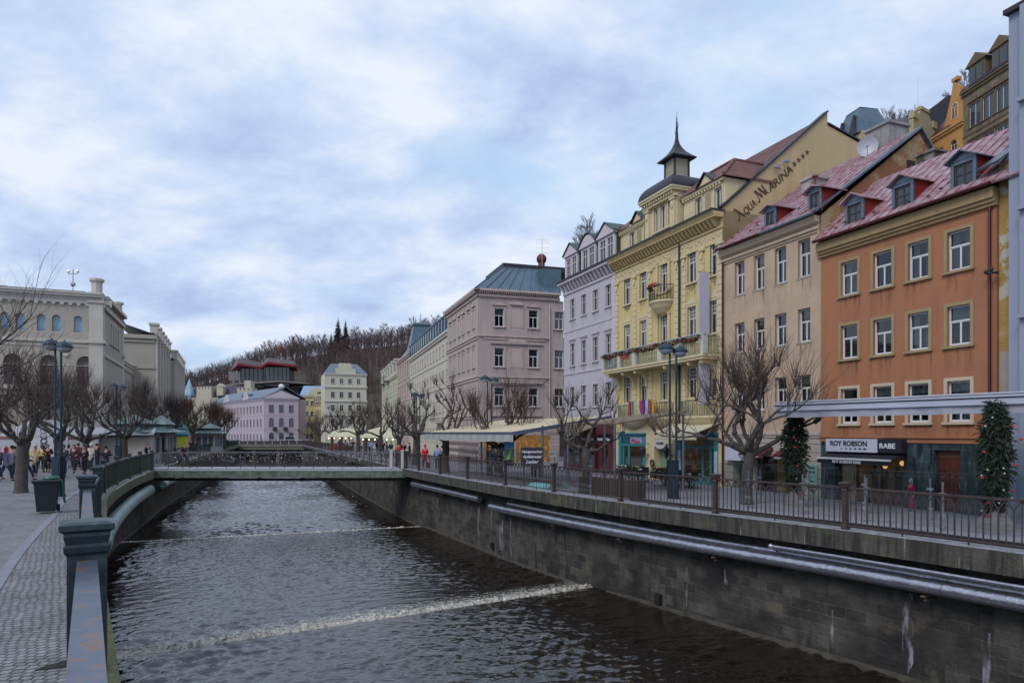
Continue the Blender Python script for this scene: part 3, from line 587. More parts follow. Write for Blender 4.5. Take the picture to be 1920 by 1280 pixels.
# ------------------------------------------------------------------ facades and windows
WCACHE = {}
def win_meshes(style, w, h, fm):
    k = (style, round(w,2), round(h,2), fm.name)
    if k in WCACHE: return WCACHE[k]
    m = M(); b = .055; y0, y1 = .10, .155; hw = w/2; arch = style.startswith('arch')
    top = h - hw if arch else h
    m.box((-hw,y0,0),(-hw+b,y1,top)).box((hw-b,y0,0),(hw,y1,top)).box((-hw+b,y0,0),(hw-b,y1,b))
    if not arch: m.box((-hw+b,y0,h-b),(hw-b,y1,h))
    else:
        n = 10; pts = [(hw*math.cos(math.pi*i/n), hw*math.sin(math.pi*i/n)+top) for i in range(n+1)]
        for (xa,za),(xb,zb) in zip(pts, pts[1:]):
            k2 = (hw-b)/hw
            q = [(xa,y0,za),(xb,y0,zb),(xb*k2,y0,top+(zb-top)*k2),(xa*k2,y0,top+(za-top)*k2)]; m.prism(q, (0,.055,0))
    bi = b*.8; yi0, yi1 = .105, .15
    if style == 'T':
        t = .60*h; m.box((-hw+b,yi0-.01,t),(hw-b,yi1,t+bi*1.3)).box((-bi*.7,yi0,b),(bi*.7,yi1,t))
        for s in (-1,1):     # inner sash frames
            x0, x1 = sorted((s*bi*.7, s*(hw-b))); m.box((x0,yi0+.01,b),(x1,yi1,b+bi*.7)).box((x0,yi0+.01,t-bi*.6),(x1,yi1,t)); xo = s*(hw-b); m.box((min(xo,xo-s*bi*.6),yi0+.01,b+bi*.7),(max(xo,xo-s*bi*.6),yi1,t-bi*.6))
    elif style == 'cross': t = .62*h; m.box((-hw+b,yi0-.01,t),(hw-b,yi1,t+bi*1.2)).box((-bi*.7,yi0,b),(bi*.7,yi1,t)).box((-bi*.7,yi0,t+bi*1.2),(bi*.7,yi1,h-b))
    elif style == 'lattice':
        t = .60*h; m.box((-hw+b,yi0-.01,t),(hw-b,yi1,t+bi*1.3)).box((-bi*.7,yi0,b),(bi*.7,yi1,t))
        for i in (1,2,3): x = -hw+b+(w-2*b)*i/4; m.box((x-.012,yi0,t+bi),(x+.012,yi1-.01,h-b))
        for i in (1,2): z = t+bi+(h-b-t-bi)*i/3; m.box((-hw+b,yi0+.004,z-.012),(hw-b,yi1-.014,z+.012))
    elif style == 'mull': m.box((-bi*.7,yi0,b),(bi*.7,yi1,h-b))
    elif style == 'shop': pass
    elif style == 'arch': m.box((-hw+b,yi0-.01,top-bi*.6),(hw-b,yi1,top+bi*.6)).box((-bi*.6,yi0,b),(bi*.6,yi1,top))
    elif style == 'archbig':
        m.box((-hw+b,yi0-.01,top-bi),(hw-b,yi1,top+bi)).box((-bi,yi0,b),(bi,yi1,top))
        for i in (1,2,3): z = top*i/4; m.box((-hw+b,yi0+.005,z-.03),(hw-b,yi1-.01,z+.03))
        n = 5
        for i in range(1,n): a = math.pi*i/n; m.beam((0,.13,top),(.95*hw*math.cos(a),.13,top+.95*hw*math.sin(a)),.05,.03)
        m.tube([(hw*.5*math.cos(math.pi*i/8),.13,top+hw*.5*math.sin(math.pi*i/8)) for i in range(9)],.03,4)
    f = m.mesh('window', fm)
    m = M()
    if arch:
        n = 10; pts = [(hw,.14,0)]+[(hw*math.cos(math.pi*i/n),.14,top+hw*math.sin(math.pi*i/n)) for i in range(n+1)]+[(-hw,.14,0)]; m.face(pts)
    else: m.box((-hw+.01,.125,.01),(hw-.01,.135,h-.01))
    p = m.mesh('pane', GLASS)
    rnd = random.Random(hash((round(w*100), round(h*100))) % 99)
    c = None
    m = M(); m.mat(0)
    for s in (-1,1):         # folded drapes
        n = 8; x0 = s*hw*.98; x1 = s*hw*.30
        for i in range(n):
            xa = x0+(x1-x0)*i/n; xb = x0+(x1-x0)*(i+1)/n; ya = .24+.03*(i % 2); yb = .24+.03*((i+1) % 2)
            m.face([(xa,ya,0),(xb,yb,0),(xb,yb,h),(xa,ya,h)])
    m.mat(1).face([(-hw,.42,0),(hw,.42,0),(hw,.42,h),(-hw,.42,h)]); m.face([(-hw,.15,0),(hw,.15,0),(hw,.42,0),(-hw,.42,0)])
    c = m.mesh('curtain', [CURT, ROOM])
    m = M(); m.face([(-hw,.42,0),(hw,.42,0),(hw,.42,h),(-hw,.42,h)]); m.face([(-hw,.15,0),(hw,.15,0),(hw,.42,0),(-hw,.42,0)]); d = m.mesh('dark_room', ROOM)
    WCACHE[k] = (f, p, c, d); return WCACHE[k]
def surround_mesh(w, h, t, pr, mt, arch=False, sill=True, ped=None, apron=None):
    k = ('s', round(w,2), round(h,2), t, pr, mt.name, arch, sill, ped, apron)
    if k in WCACHE: return WCACHE[k]
    m = M(); hw = w/2; top = h-hw if arch else h
    m.box((-hw-t,-pr,-.0),(-hw,.012,top)).box((hw,-pr,-.0),(hw+t,.012,top))
    if not arch: m.box((-hw-t,-pr,h),(hw+t,.012,h+t))
    else:
        n = 12
        for i in range(n):
            a, b = math.pi*i/n, math.pi*(i+1)/n; ro = hw+t
            q = [(hw*math.cos(a),-pr,top+hw*math.sin(a)),(ro*math.cos(a),-pr,top+ro*math.sin(a)),(ro*math.cos(b),-pr,top+ro*math.sin(b)),(hw*math.cos(b),-pr,top+hw*math.sin(b))]
            m.prism(q, (0,pr+.012,0))
    if sill: m.box((-hw-t-.04,-pr-.07,-.09),(hw+t+.04,.012,0)); 
    else: m.box((-hw-t,-pr,-t),(hw+t,.012,0))
    if sill == 2: m.box((-hw+.03,-pr-.02,-.2),(-hw+.13,.01,-.09)).box((hw-.13,-pr-.02,-.2),(hw-.03,.01,-.09))
    zt = h+t
    if ped == 'flat': m.box((-hw-t-.08,-pr-.12,zt+.16),(hw+t+.08,.01,zt+.26)).box((-hw-t,-pr-.03,zt+.03),(hw+t,.01,zt+.16))
    if ped == 'tri': m.box((-hw-t-.1,-pr-.13,zt+.16),(hw+t+.1,.01,zt+.24)); m.prism([(-hw-t-.1,-pr-.12,zt+.24),(hw+t+.1,-pr-.12,zt+.24),(0,-pr-.12,zt+.62)],(0,.14,0))
    if ped == 'seg':
        m.box((-hw-t-.1,-pr-.13,zt+.14),(hw+t+.1,.01,zt+.22)); n = 10; W2 = hw+t+.1; pts = [(-W2+2*W2*i/n,-pr-.12,zt+.22+.34*math.sin(math.pi*i/n)) for i in range(n+1)]
        m.prism(pts,(0,.14,0))
        m.tube([(p[0],p[1]-.02,p[2]+.03) for p in pts],.035,5)
    if ped == 'ogee':
        pts = [(-hw-t,-pr-.02,zt+.02),(hw+t,-pr-.02,zt+.02),(hw+t,-pr-.02,zt+.16),(hw*.5,-pr-.02,zt+.2),(hw*.25,-pr-.02,zt+.36),(0,-pr-.02,zt+.45),(-hw*.25,-pr-.02,zt+.36),(-hw*.5,-pr-.02,zt+.2),(-hw-t,-pr-.02,zt+.16)]
        m.prism(pts,(0,pr+.02,0))
    if apron: m.prism([(-hw,-pr*.6,-.09),(hw,-pr*.6,-.09),(hw*.8,-pr*.6,-.09-apron*.6),(hw*.35,-pr*.6,-.09-apron*.7),(0,-pr*.6,-.09-apron),(-hw*.35,-pr*.6,-.09-apron*.7),(-hw*.8,-pr*.6,-.09-apron*.6)],(0,pr*.6+.01,0))
    WCACHE[k] = m.mesh('surround', mt); return WCACHE[k]
wr = random.Random(11); name_ok = True
RAIN = mk('rain_stain_film', (.07,.055,.045,1), .9, 0, .2, 4, 0)
_n = RAIN.node_tree.nodes; _l = RAIN.node_tree.links; _t = _n.new('ShaderNodeTexCoord'); _m = _n.new('ShaderNodeMapping'); _m.inputs['Scale'].default_value = (9,9,.8); _oi = _n.new('ShaderNodeObjectInfo'); _mu = _n.new('ShaderNodeMath'); _mu.operation = 'MULTIPLY'; _mu.inputs[1].default_value = 30; _l.new(_oi.outputs['Random'], _mu.inputs[0]); _l.new(_mu.outputs[0], _m.inputs['Location']); _l.new(_t.outputs['Object'], _m.inputs[0])
_o = _n.new('ShaderNodeTexNoise'); _o.inputs['Scale'].default_value = 1; _o.inputs['Detail'].default_value = 5; _l.new(_m.outputs[0], _o.inputs[0]); _r = _n.new('ShaderNodeMapRange'); _r.inputs[1].default_value = .48; _r.inputs[2].default_value = .75; _r.inputs[4].default_value = .55; _l.new(_o.outputs[0], _r.inputs[0])
_s = _n.new('ShaderNodeSeparateXYZ'); _l.new(_t.outputs['Object'], _s.inputs[0]); _f = _n.new('ShaderNodeMapRange'); _f.inputs[1].default_value = -1.0; _f.inputs[2].default_value = -.1; _l.new(_s.outputs[2], _f.inputs[0]); _x = _n.new('ShaderNodeMath'); _x.operation = 'MULTIPLY'; _l.new(_r.outputs[0], _x.inputs[0]); _l.new(_f.outputs[0], _x.inputs[1]); _l.new(_x.outputs[0], _n['Principled BSDF'].inputs['Alpha'])
def window(par, x, z, w, h, style='T', fm=None, yo=0.0, sur=None, curtain=.65, pane=None, far=False, lab=None):
    f, p, c, d = win_meshes(style, w, h, fm or WWHITE)
    o = put('window', f, par, (x, yo, z)); q = put('pane', p, o)
    if far: 
        q.data = p if False else p
        q.material_slots[0].link = 'OBJECT'; q.material_slots[0].material = pane or DARKGL
    else:
        if wr.random() < curtain: put('curtain', c, o)
        else: put('dark_room', d, o)
        if pane: q.material_slots[0].link = 'OBJECT'; q.material_slots[0].material = pane
        if wr.random() < .3:
            bl_ = wr.choice((.25,.4,.6)); bk_ = ('blind', round(w,2), round(h,2), bl_)
            if bk_ not in WCACHE: WCACHE[bk_] = M().box((-w/2+.05,.17,h*(1-bl_)),(w/2-.05,.19,h-.04)).mesh('blind', WOFF)
            put('blind', WCACHE[bk_], o)
    if sur: put('surround', surround_mesh(w, h, *sur[0], **sur[1]), o)
    if sur and not far and name_ok:
        k_ = ('rain', round(w,2))
        if k_ not in WCACHE:
            q2 = M(); hw = w/2+sur[0][0]; q2.face([(-hw,-.006,-.95),(hw*.1,-.006,-1.15),(hw,-.006,-.9),(hw,-.006,-.09),(-hw,-.006,-.09)], [(0,0)]*5); WCACHE[k_] = q2.mesh('rain_stain', RAIN)
        put('rain_stain', WCACHE[k_], o, (0,-max(0,yo)*1.0,0))
    if lab: o['label'] = lab
    return o
def facade(par, mt, W, z0, z1, holes, depth, y=0.0, rv=.17, name='wall', gable=None, back=True, x0=0.0, side=True):
    """front at local y, facing -y; rectangular openings with reveals; holes = (xc, z, w, h)"""
    m = M(); H = [(xc-w/2, z, xc+w/2, z+h) for xc, z, w, h in holes]
    H = [q for q in H if q[1] >= z0-1e-6 and q[3] <= z1+1e-6]
    xs = sorted(set([x0, W]+[round(v,4) for q in H for v in (q[0], q[2])])); zs = sorted(set([z0, z1]+[round(v,4) for q in H for v in (q[1], q[3])]))
    for j in range(len(zs)-1):
        run = None
        for i in range(len(xs)-1):
            cx, cz = (xs[i]+xs[i+1])/2, (zs[j]+zs[j+1])/2
            ins = any(q[0] < cx < q[2] and q[1] < cz < q[3] for q in H)
            if not ins:
                if run is None: run = xs[i]
            if (ins or i == len(xs)-2) and run is not None:
                e = xs[i] if ins else xs[i+1]
                m.face([(run,y,zs[j]),(e,y,zs[j]),(e,y,zs[j+1]),(run,y,zs[j+1])], [(0,0)]*4); run = None
    for a, b, c, d in H:
        for q in ([(a,y,b),(a,y+rv,b),(a,y+rv,d),(a,y,d)], [(c,y,b),(c,y,d),(c,y+rv,d),(c,y+rv,b)], [(a,y,d),(a,y+rv,d),(c,y+rv,d),(c,y,d)], [(a,y,b),(c,y,b),(c,y+rv,b),(a,y+rv,b)]): m.face(q, [(0,0)]*4)
    if side:
        m.face([(x0,y,z0),(x0,y,z1),(x0,y+depth,z1),(x0,y+depth,z0)], [(0,0)]*4); m.face([(W,y,z0),(W,y+depth,z0),(W,y+depth,z1),(W,y,z1)], [(0,0)]*4)
    if back: m.face([(x0,y+depth,z0),(x0,y+depth,z1),(W,y+depth,z1),(W,y+depth,z0)], [(0,0)]*4); m.face([(x0,y,z1),(W,y,z1),(W,y+depth,z1),(x0,y+depth,z1)], [(0,0)]*4)
    return m.build(name, mt, par)
def txt(par, body, size, loc, rot, mt, name='lettering', ext=.012, align='LEFT', bold=0.0, sx=1.0, shear=0.0):
    cu = bpy.data.curves.new('t', 'FONT'); cu.body = body; cu.size = size; cu.extrude = ext; cu.align_x = align; cu.offset = bold; cu.shear = shear; cu.resolution_u = 3
    o = bpy.data.objects.new('t', cu); COL.objects.link(o); bpy.context.view_layer.update()
    me = bpy.data.meshes.new_from_object(o.evaluated_get(bpy.context.evaluated_depsgraph_get())); bpy.data.objects.remove(o)
    me.materials.clear(); me.materials.append(mt)
    q = put(name, me, par, loc, rot); q.scale = (sx, 1, 1); return q
FR = (R(90), 0, 0)
# ---- right-hand row: one straight frontage
RZ = math.atan2(-.9317, .3634)
def spx(px): return (25.1/((px-960)/1280+.39)-22.83)/.9317
def FO(s, t=0, z=0): return (16.2-.3634*s+.9317*t, 22.83+.9317*s+.3634*t, z)
ST = -.47
# materials
ORNG = mk('orange_plaster', srgb(165,110,76), .85, 0, .12, .8, .25, 20, col2=srgb(146,100,80), c2=(.42,.7), c2s=.8, streak=.38, ss=.6)
BEIG = mk('beige_plaster', srgb(184,160,136), .85, 0, .08, .8, .2, 20, col2=srgb(164,144,126), c2=(.46,.72), c2s=.9, streak=.3, ss=.6)
YEL = mk('yellow_plaster', srgb(200,180,124), .85, 0, .07, .9, .15, 20, streak=.25, ss=.8)
CRM = mk('cream_stucco', srgb(200,186,150), .8, 0, .08, 1.5, .2, 18, streak=.18, ss=1)
CREAMG = mk('gable_plaster', srgb(190,168,128), .88, 0, .08, .5, .2, 14, col2=srgb(176,156,120), c2=(.5,.72), c2s=.5, streak=.2, ss=.4)
LAV = mk('lavender_plaster', srgb(180,174,182), .85, 0, .06, .8, .15, 18, streak=.25, ss=.6)
LAVT = mk('lavender_trim', srgb(190,182,188), .8, 0, .06, 2, .1)
PINK = mk('pink_grey_plaster', srgb(172,160,154), .85, 0, .08, .7, .15, 16, streak=.3, ss=.6)
PINKT = mk('pink_grey_trim', srgb(186,168,160), .8, 0, .1, 1.5, .2, 16, streak=.3, ss=1)
GREYW = mk('pale_grey_render', srgb(140,148,166), .75, 0, .04, .5, .1, 16, streak=.1, ss=.3)
OCH = mk('peeling_ochre_plaster', srgb(160,132,74), .9, 0, .12, 1.5, .4, 14, col2=srgb(178,170,158), c2=(.52,.56), c2s=1.2)
TRIMY = mk('ochre_window_surround', srgb(150,132,98), .8, 0, .1, 2, .2)
TRIMB = mk('grey_window_surround', srgb(150,142,130), .8, 0, .1, 2, .2)
REDM = mk('red_roof_metal_frosted', srgb(128,34,34), .5, .1, .12, 3, .1, 30, col2=srgb(170,152,160), c2=(.30,.62), c2s=3.2)
REDD = mk('red_dormer_cladding', srgb(132,32,24), .6, .1, .12, 4, .1)
GUTR = mk('dark_red_gutter', srgb(74,26,28), .5, .3, .15, 3, .1)
ZINC = mk('zinc_flashing', srgb(100,112,124), .45, .5, .15, 3, .1)
SLATEB = mk('blue_slate_metal', srgb(86,106,120), .45, .25, .15, 1.2, .15, 12, streak=.3, ss=.6)
TILE = brickmat('clay_tile', srgb(118,84,78), srgb(92,66,64), srgb(58,42,42), .18, .22, .01, coord='Object', planeXZ=False, bump=.6, var=.2)
DKROOF = mk('dark_roof_metal', srgb(46,44,52), .5, .2, .15, 2, .1)
GRNROOF = mk('dark_green_roof_metal', srgb(58,74,66), .5, .3, .25, 2, .1)
def gutter(par, W, y, z, r=.07, mt=None, x0=0, name='gutter'): M().tube([(x0,y,z),(W,y,z)], r, 8).build(name, mt or GUTR, par, smooth=True)
def pitched(par, W, e, rg, mt, x0=0, th=.08, ribs=.45, name='roof', back=None, y0=-.35, ribm=None, x1=None, rx0=None, rx1=None):
    """roof slope from eave (y0 side) to ridge; e=(y,z), rg=(y,z)"""
    m = M(); x1 = W if x1 is None else x1; rx0 = x0 if rx0 is None else rx0; rx1 = x1 if rx1 is None else rx1
    a = Vector((0, e[0], e[1])); b = Vector((0, rg[0], rg[1])); d = (b-a); nn = Vector((0, -d.z, d.y)).normalized()*th
    m.prism([(x0,a.y,a.z),(x1,a.y,a.z),(rx1,b.y,b.z),(rx0,b.y,b.z)], nn)
    if back: m.prism([(rx0,b.y,b.z),(rx1,b.y,b.z),(x1,back[0],back[1]),(x0,back[0],back[1])], (0,.02,th))
    if ribs:
        n = int((x1-x0)/ribs)
        for i in range(n+1):
            t = i/n; p = Vector((x0+(x1-x0)*t, a.y, a.z))+nn; q = Vector((rx0+(rx1-rx0)*t, b.y, b.z))+nn; m.beam(p, q, .03, .07)
        for k in range(1, 4):
            for i in range(n): 
                t = (i+.5)/n; f = (k+(i % 2)*.5)/4.3; p = a.lerp(b, f)+nn; m.box((x0+(x1-x0)*i/n+.02, p.y-.012, p.z-.01), (x0+(x1-x0)*(i+1)/n-.02, p.y+.012, p.z+.015))
    return m.build(name, mt, par)
def downpipe(par, x, y, z0, z1, mt, r=.05): M().tube([(x,y+.25,z1+.25),(x,y+.05,z1),(x,y,z1-.15),(x,y,z0)], r, 8).build('drainpipe', mt, par, smooth=True)
def dormer(par, x, z, w, h, y, dep, face, side, roofm, rise=.35, style='cross', fm=None, over=.12, kind='tri', roof_over_front=.18):
    dr = thing_part('dormer', par, (x, y, z)); hw = w/2
    m = M(); m.mat(1); m.prism([(-hw,.02,0),(-hw,.02,h),(-hw,dep,h)],(.04,0,0)); m.prism([(hw-.04,.02,0),(hw-.04,.02,h),(hw-.04,dep,h)],(.04,0,0))
    m.mat(0); b = .12; m.box((-hw,-.03,-.05),(-hw+b,.06,h)).box((hw-b,-.03,-.05),(hw,.06,h)).box((-hw+b,-.03,h-b),(hw-b,.06,h)).box((-hw+b,-.04,-.08),(hw-b,.06,.04))
    if kind == 'tri': m.prism([(-hw-over*.3,-.05,h),(hw+over*.3,-.05,h),(0,-.05,h+rise)],(0,.1,0))
    if kind == 'seg': m.prism([(-hw+2*hw*i/8,-.05,h+rise*math.sin(math.pi*i/8)) for i in range(9)],(0,.1,0))
    me = m.mesh('dormer', [face, side]); dr.data = me
    m = M(); o = hw+over; f = -.05-roof_over_front
    if kind == 'tri':
        m.prism([(-o,f,h-.04),(0,f,h+rise+.03),(0,dep+.5,h+rise+.03),(-o,dep+.1,h-.04)],(0,0,.05)); m.prism([(0,f,h+rise+.03),(o,f,h-.04),(o,dep+.1,h-.04),(0,dep+.5,h+rise+.03)],(0,0,.05))
    elif kind == 'seg':
        P = [(-o+2*o*i/8, h+(rise+.03)*math.sin(math.pi*i/8)) for i in range(9)]
        for (xa,za),(xb,zb) in zip(P,P[1:]): m.prism([(xa,f,za),(xb,f,zb),(xb,dep+.2,zb),(xa,dep+.2,za)],(0,0,.05))
    else: m.prism([(-o,f,h),(o,f,h),(o,dep,h+.25),(-o,dep,h+.25)],(0,0,.06))
    m.build('dormer_roof', roofm, dr)
    ff, p, c, d = win_meshes(style, w-2*b-.02, h-b-.06, fm or WDARK)
    wo = put('dormer_window', ff.copy(), dr, (0,-.08,.04))
    bm = bmesh.new(); bm.from_mesh(ff); n0 = len(bm.faces); bm.from_mesh(p)
    bm.faces.ensure_lookup_table()
    for i in range(n0, len(bm.faces)): bm.faces[i].material_index = 1
    bm.to_mesh(wo.data); bm.free(); wo.data.materials.append(DARKGL)
    return dr
def thing_part(name, par, loc):
    me = bpy.data.meshes.new(name); o = bpy.data.objects.new(name, me); COL.objects.link(o); o.parent = par; o.location = loc; return o
# ---- orange house
s0 = 7.48; W = s0
H1 = thing('orange_house', 'terracotta orange house with frosted red roof, three red dormers and dark stone shop base', 'house', FO(s0), RZ)
cols = [s0-(1.30+1.555*k) for k in range(4)][::-1]
cols = [s0-5.97, s0-4.38, s0-2.84, s0-1.29]
rows = [(8.13, 1.4), (5.48, 1.4), (2.78, 1.45)]
holes = [(x, z, .84, h) for z, h in rows for x in cols]
facade(H1, ORNG, W, 2.2, 10.35, holes, 9)
TS = mk('pale_window_surround', srgb(186,172,150), .8, 0, .08, 2, .1)
for ri, (z, h) in enumerate(rows):
    for x in cols: window(H1, x, z, .84, h, 'T', sur=((.12,.035,TS if ri == 2 else TRIMY), dict(sill=True)), curtain=.6)
STONE = brickmat('dark_green_stone_cladding', srgb(58,74,80), srgb(44,58,64), srgb(96,104,104), .9, .45, .008, planeXZ=True, bump=.1, var=.5, rough=.35, spec=.6, dark=[(srgb(30,38,44),.48,.58,5,7),(srgb(92,108,110),.60,.68,9,8)])
shop = [(2.75-.35, ST, 3.25, 2.05), (5.75, ST, 1.0, 2.25)]
facade(H1, STONE, W, ST, 2.02, shop, 6, y=.0, rv=.35, name='stone_base', back=False)
M().box((0,-.04,2.02),(W,.02,2.2)).box((0,-.10,2.2),(W,.02,2.27)).build('string_course', ORNG, H1)
m = M(); m.box((-.02,-.12,10.0),(W+.05,.02,10.12)).box((-.02,-.2,10.12),(W+.05,.02,10.24)).box((-.02,-.28,10.24),(W+.05,.05,10.6)); m.build('cornice', mk('ochre_cornice', srgb(150,128,92), .85, 0, .12, 1, .2, streak=.3), H1)
pitched(H1, W, (-.42,10.62), (3.3,13.75), REDM, back=(9,10.3), x0=.0, x1=W+1.1)
gutter(H1, W+.1, -.46, 10.66); downpipe(H1, W-.16, -.1, ST, 10.0, GUTR)
for px, sh in ((1600,0),(1690,0),(1803,0)):
    x = s0-spx(px)+.08; dormer(H1, x, 10.78, .92, 1.15, -.02, 1.35, ZINC, REDD, REDM if px != 1803 else ZINC, .26, 'cross', WDARK)
m = M().sqp([(.42,0),(.42,1.5),(.5,1.52),(.5,1.62)], (1.7,4.6,13.0)); m.build('chimney', mk('mossy_chimney', srgb(140,134,130), .9, 0, .3, 2, .4, col2=srgb(66,72,44), c2=(.45,.6), c2s=1.5), H1)
m = M()
for i in range(16): m.cbox((.4+i*.47,-.1+.04*(i % 2),10.95+.12*(i % 3)), (.12,.06,.05))
m.build('snow_guard', WDARK, H1)
# shop front of the orange house
SHOPD = mk('shop_interior', srgb(70,52,40), .9, 0, .4, 2, 0, emit=(srgb(255,190,120), .05))
m = M().box((.79,.5,ST),(4.02,2.5,1.6)); 
m = M(); m.face([(.79,1.6,ST),(4.02,1.6,ST),(4.02,1.6,1.6),(.79,1.6,1.6)]).face([(.79,.36,ST+.01),(4.02,.36,ST+.01),(4.02,1.6,ST+.01),(.79,1.6,ST+.01)]).face([(.79,.35,ST),(.79,1.6,ST),(.79,1.6,1.6),(.79,.35,1.6)]).face([(4.02,.35,ST),(4.02,1.6,ST),(4.02,1.6,1.6),(4.02,.35,1.6)]).face([(.79,.35,1.6),(4.02,.35,1.6),(4.02,1.6,1.6),(.79,1.6,1.6)])
m.build('shop_room', SHOPD, H1)
m = M().box((.79,.26,ST),(.86,.34,1.57)).box((1.62,.26,ST),(1.7,.34,1.57)).box((3.95,.26,ST),(4.02,.34,1.57)).box((.86,.26,1.5),(3.95,.34,1.57)).box((1.7,.26,ST),(3.95,.34,ST+.25)).box((2.78,.27,ST+.25),(2.83,.33,1.5))
o = m.build('shop_window', mk('brown_shop_frame', srgb(70,34,28), .5, 0, .15, 3, .05), H1); M().box((1.72,.29,ST+.26),(3.94,.30,1.49)).build('pane', GLASS, o)
dr = M().box((.9,.28,ST),(1.6,.32,1.45)).build('shop_door', mk('cream_shop_door', srgb(158,140,108), .5, 0, .1, 2, 0), H1); M().box((1.5,.2,.4),(1.53,.28,.75)).build('handle', STEEL, dr)
dr = M().box((5.27,.22,ST),(6.23,.28,1.5)).box((5.27,.2,1.5),(6.23,.28,1.75)).build('door', mk('brown_wood_door', srgb(84,40,28), .5, 0, .2, 3, .2, streak=.4), H1)
m = M(); 
for i in range(4):
    for j in range(2): m.box((5.34+j*.44,.2,ST+.15+i*.45),(5.7+j*.44,.22,ST+.52+i*.45))
m.build('door_panel', bpy.data.materials['brown_wood_door'], dr)
m = M(); 
for k in range(6): m.box((5.3,.19,1.5+k*.05),(6.2,.21,1.525+k*.05))
m.build('louvre', mk('louvre_brown', srgb(110,72,54), .5), dr); M().box((6.1,.14,.45),(6.13,.2,.62)).build('handle', STEEL, dr)
SGW = mk('sign_white', srgb(186,190,206), .4, 0, .03, 2, 0); SGD = mk('sign_dark', srgb(36,36,48), .4, 0, .05, 2, 0); LETD = mk('letter_dark', srgb(30,26,50), .5, 0, 0, 1, 0); LETW = mk('letter_white', srgb(206,208,214), .5, 0, 0, 1, 0)
sg = M().box((.6,-.34,1.62),(3.15,-.06,2.15)).build('shop_sign', SGW, H1); sg['label'] = 'white shop sign board with dark letters'
txt(sg, 'ROY ROBSON', .29, (.84,-.345,1.87), FR, LETD, bold=.006, sx=1.0)
m = M()
for i in range(6): m.box((1.42+i*.215,-.352,1.72),(1.42+i*.215+.03+.022*i,-.34,1.78))
m.build('sign_marks', LETD, sg)
sg = M().box((3.15,-.34,1.62),(4.2,-.06,2.15)).build('shop_sign', SGD, H1); sg['label'] = 'dark blue shop sign board with white letters'
txt(sg, 'RABE', .27, (3.24,-.345,1.80), FR, LETW, bold=.008, sx=1.12)
aw = M().prism([(.55,-.06,1.60),(.55,-.75,1.36),(.55,-.75,1.30),(.55,-.06,1.54)],(3.55,0,0)).box((.55,-.76,1.14),(4.1,-.74,1.32)).build('awning', mk('black_awning', srgb(26,26,34), .85), H1)
M().box((.55,-.79,1.31),(4.1,-.71,1.385)).build('front_bar', WWHITE, aw); txt(aw, 'ROY ROBSON RABE', .16, (1.35,-.765,1.17), FR, LETW, bold=.003, sx=.98)
# mannequins and goods in the shop window
mann = M()
def mannequin(m, x, y, z, s=1.0):
    m.lathe([(.10*s,0),(.14*s,.3*s),(.09*s,.5*s),(.17*s,.8*s),(.16*s,.88*s),(.05*s,.95*s),(.05*s,1.0*s),(.08*s,1.08*s),(.07*s,1.17*s),(.02*s,1.22*s)], (x,y,z), 10)
for nm, lb, x, c in (('shop_dummy','dark clothed shop dummy behind the wide shop window of the orange house',2.05,(40,44,60)),('shop_dummy','brown clothed shop dummy behind the middle of the same shop window',2.5,(110,84,60)),('shop_dummy','pale green clothed shop dummy nearest the right end of the shop window',3.15,(120,146,138)),('shop_dummy','white clothed shop dummy low in the right half of the shop window',3.6,(160,160,158))):
    dm = thing(nm, lb, 'shop dummy', FO(s0-x, .8, ST), RZ); m = M(); m.lathe([(.16,0),(.16,.03),(.03,.05),(.03,.5)], (0,0,0), 12); m.build('stand', STEEL, dm, smooth=True)
    m = M(); mannequin(m, 0,0,.45, .95); m.build('torso', mk('cloth_%d' % int(x*100), srgb(*c), .9, 0, .2, 4, .2), dm, smooth=True)
for i,(x,z) in enumerate(((2.62,1.05),(3.4,1.2),(3.75,1.15))):
    o = M().ball((0,0,0), .10, 10).build('hanging_lamp', mk('lamp_glow', srgb(250,200,130), .4, 0, 0, 1, 0, emit=(srgb(255,190,110), 1.6)) if i == 0 else bpy.data.materials['lamp_glow'], None, FO(s0-x, .7, z), smooth=True)
    M().tube([(0,0,.08),(0,0,1.55-z)], .008, 4).build('cord', WDARK, o); tag(o, ['warm glowing round lamp hanging over the middle of the shop window','warm glowing lamp hanging right of the middle in the shop window','glowing lamp hanging closest to the right jamb of the shop window'][i], 'lamp', 'lamps in the shop window')
# ---- beige house
s1 = 14.06; W = s1-s0
H2 = thing('beige_house', 'narrow beige house with frosted red roof between the yellow hotel and the orange house', 'house', FO(s1), RZ)
cols = [s1-12.75, s1-11.33, s1-9.9, s1-8.45]; rows = [(9.42,1.68),(6.48,1.5),(3.5,1.5)]
holes = [(x,z,.74,h) for z,h in rows for x in cols]
facade(H2, BEIG, W, 2.42, 11.6, holes, 9.5, rv=.22)
for z,h in rows:
    for x in cols: window(H2, x, z, .74, h, 'T', WWHITE, yo=.07, sur=((.07,.02,TRIMB), dict(sill=True)), curtain=.8)
M().box((0,-.1,2.30),(W,.02,2.42)).box((0,-.05,2.18),(W,.02,2.30)).build('string_course', mk('pale_band', srgb(172,164,154), .8, 0, .1, 2, .1), H2)
RUST = brickmat('rusticated_base', srgb(170,162,152), srgb(164,156,146), srgb(100,94,88), 30, .38, .018, planeXZ=True, bump=.6, var=.12)
facade(H2, RUST, W, ST, 2.18, [(1.35,ST,1.1,1.95),(3.9,ST,3.0,1.75)], 5, rv=.5, name='rusticated_base', back=False)
m = M().box((0,-.06,11.2),(W,.02,11.32)).box((0,-.14,11.32),(W,.02,11.44)).prism([(0,0.02,11.44),(0,-.22,11.6),(0,-.36,11.86),(0,.02,11.86)],(W,0,0)); m.build('cornice', mk('beige_cornice', srgb(178,160,138), .85, 0, .08, 1, .2, streak=.2), H2)
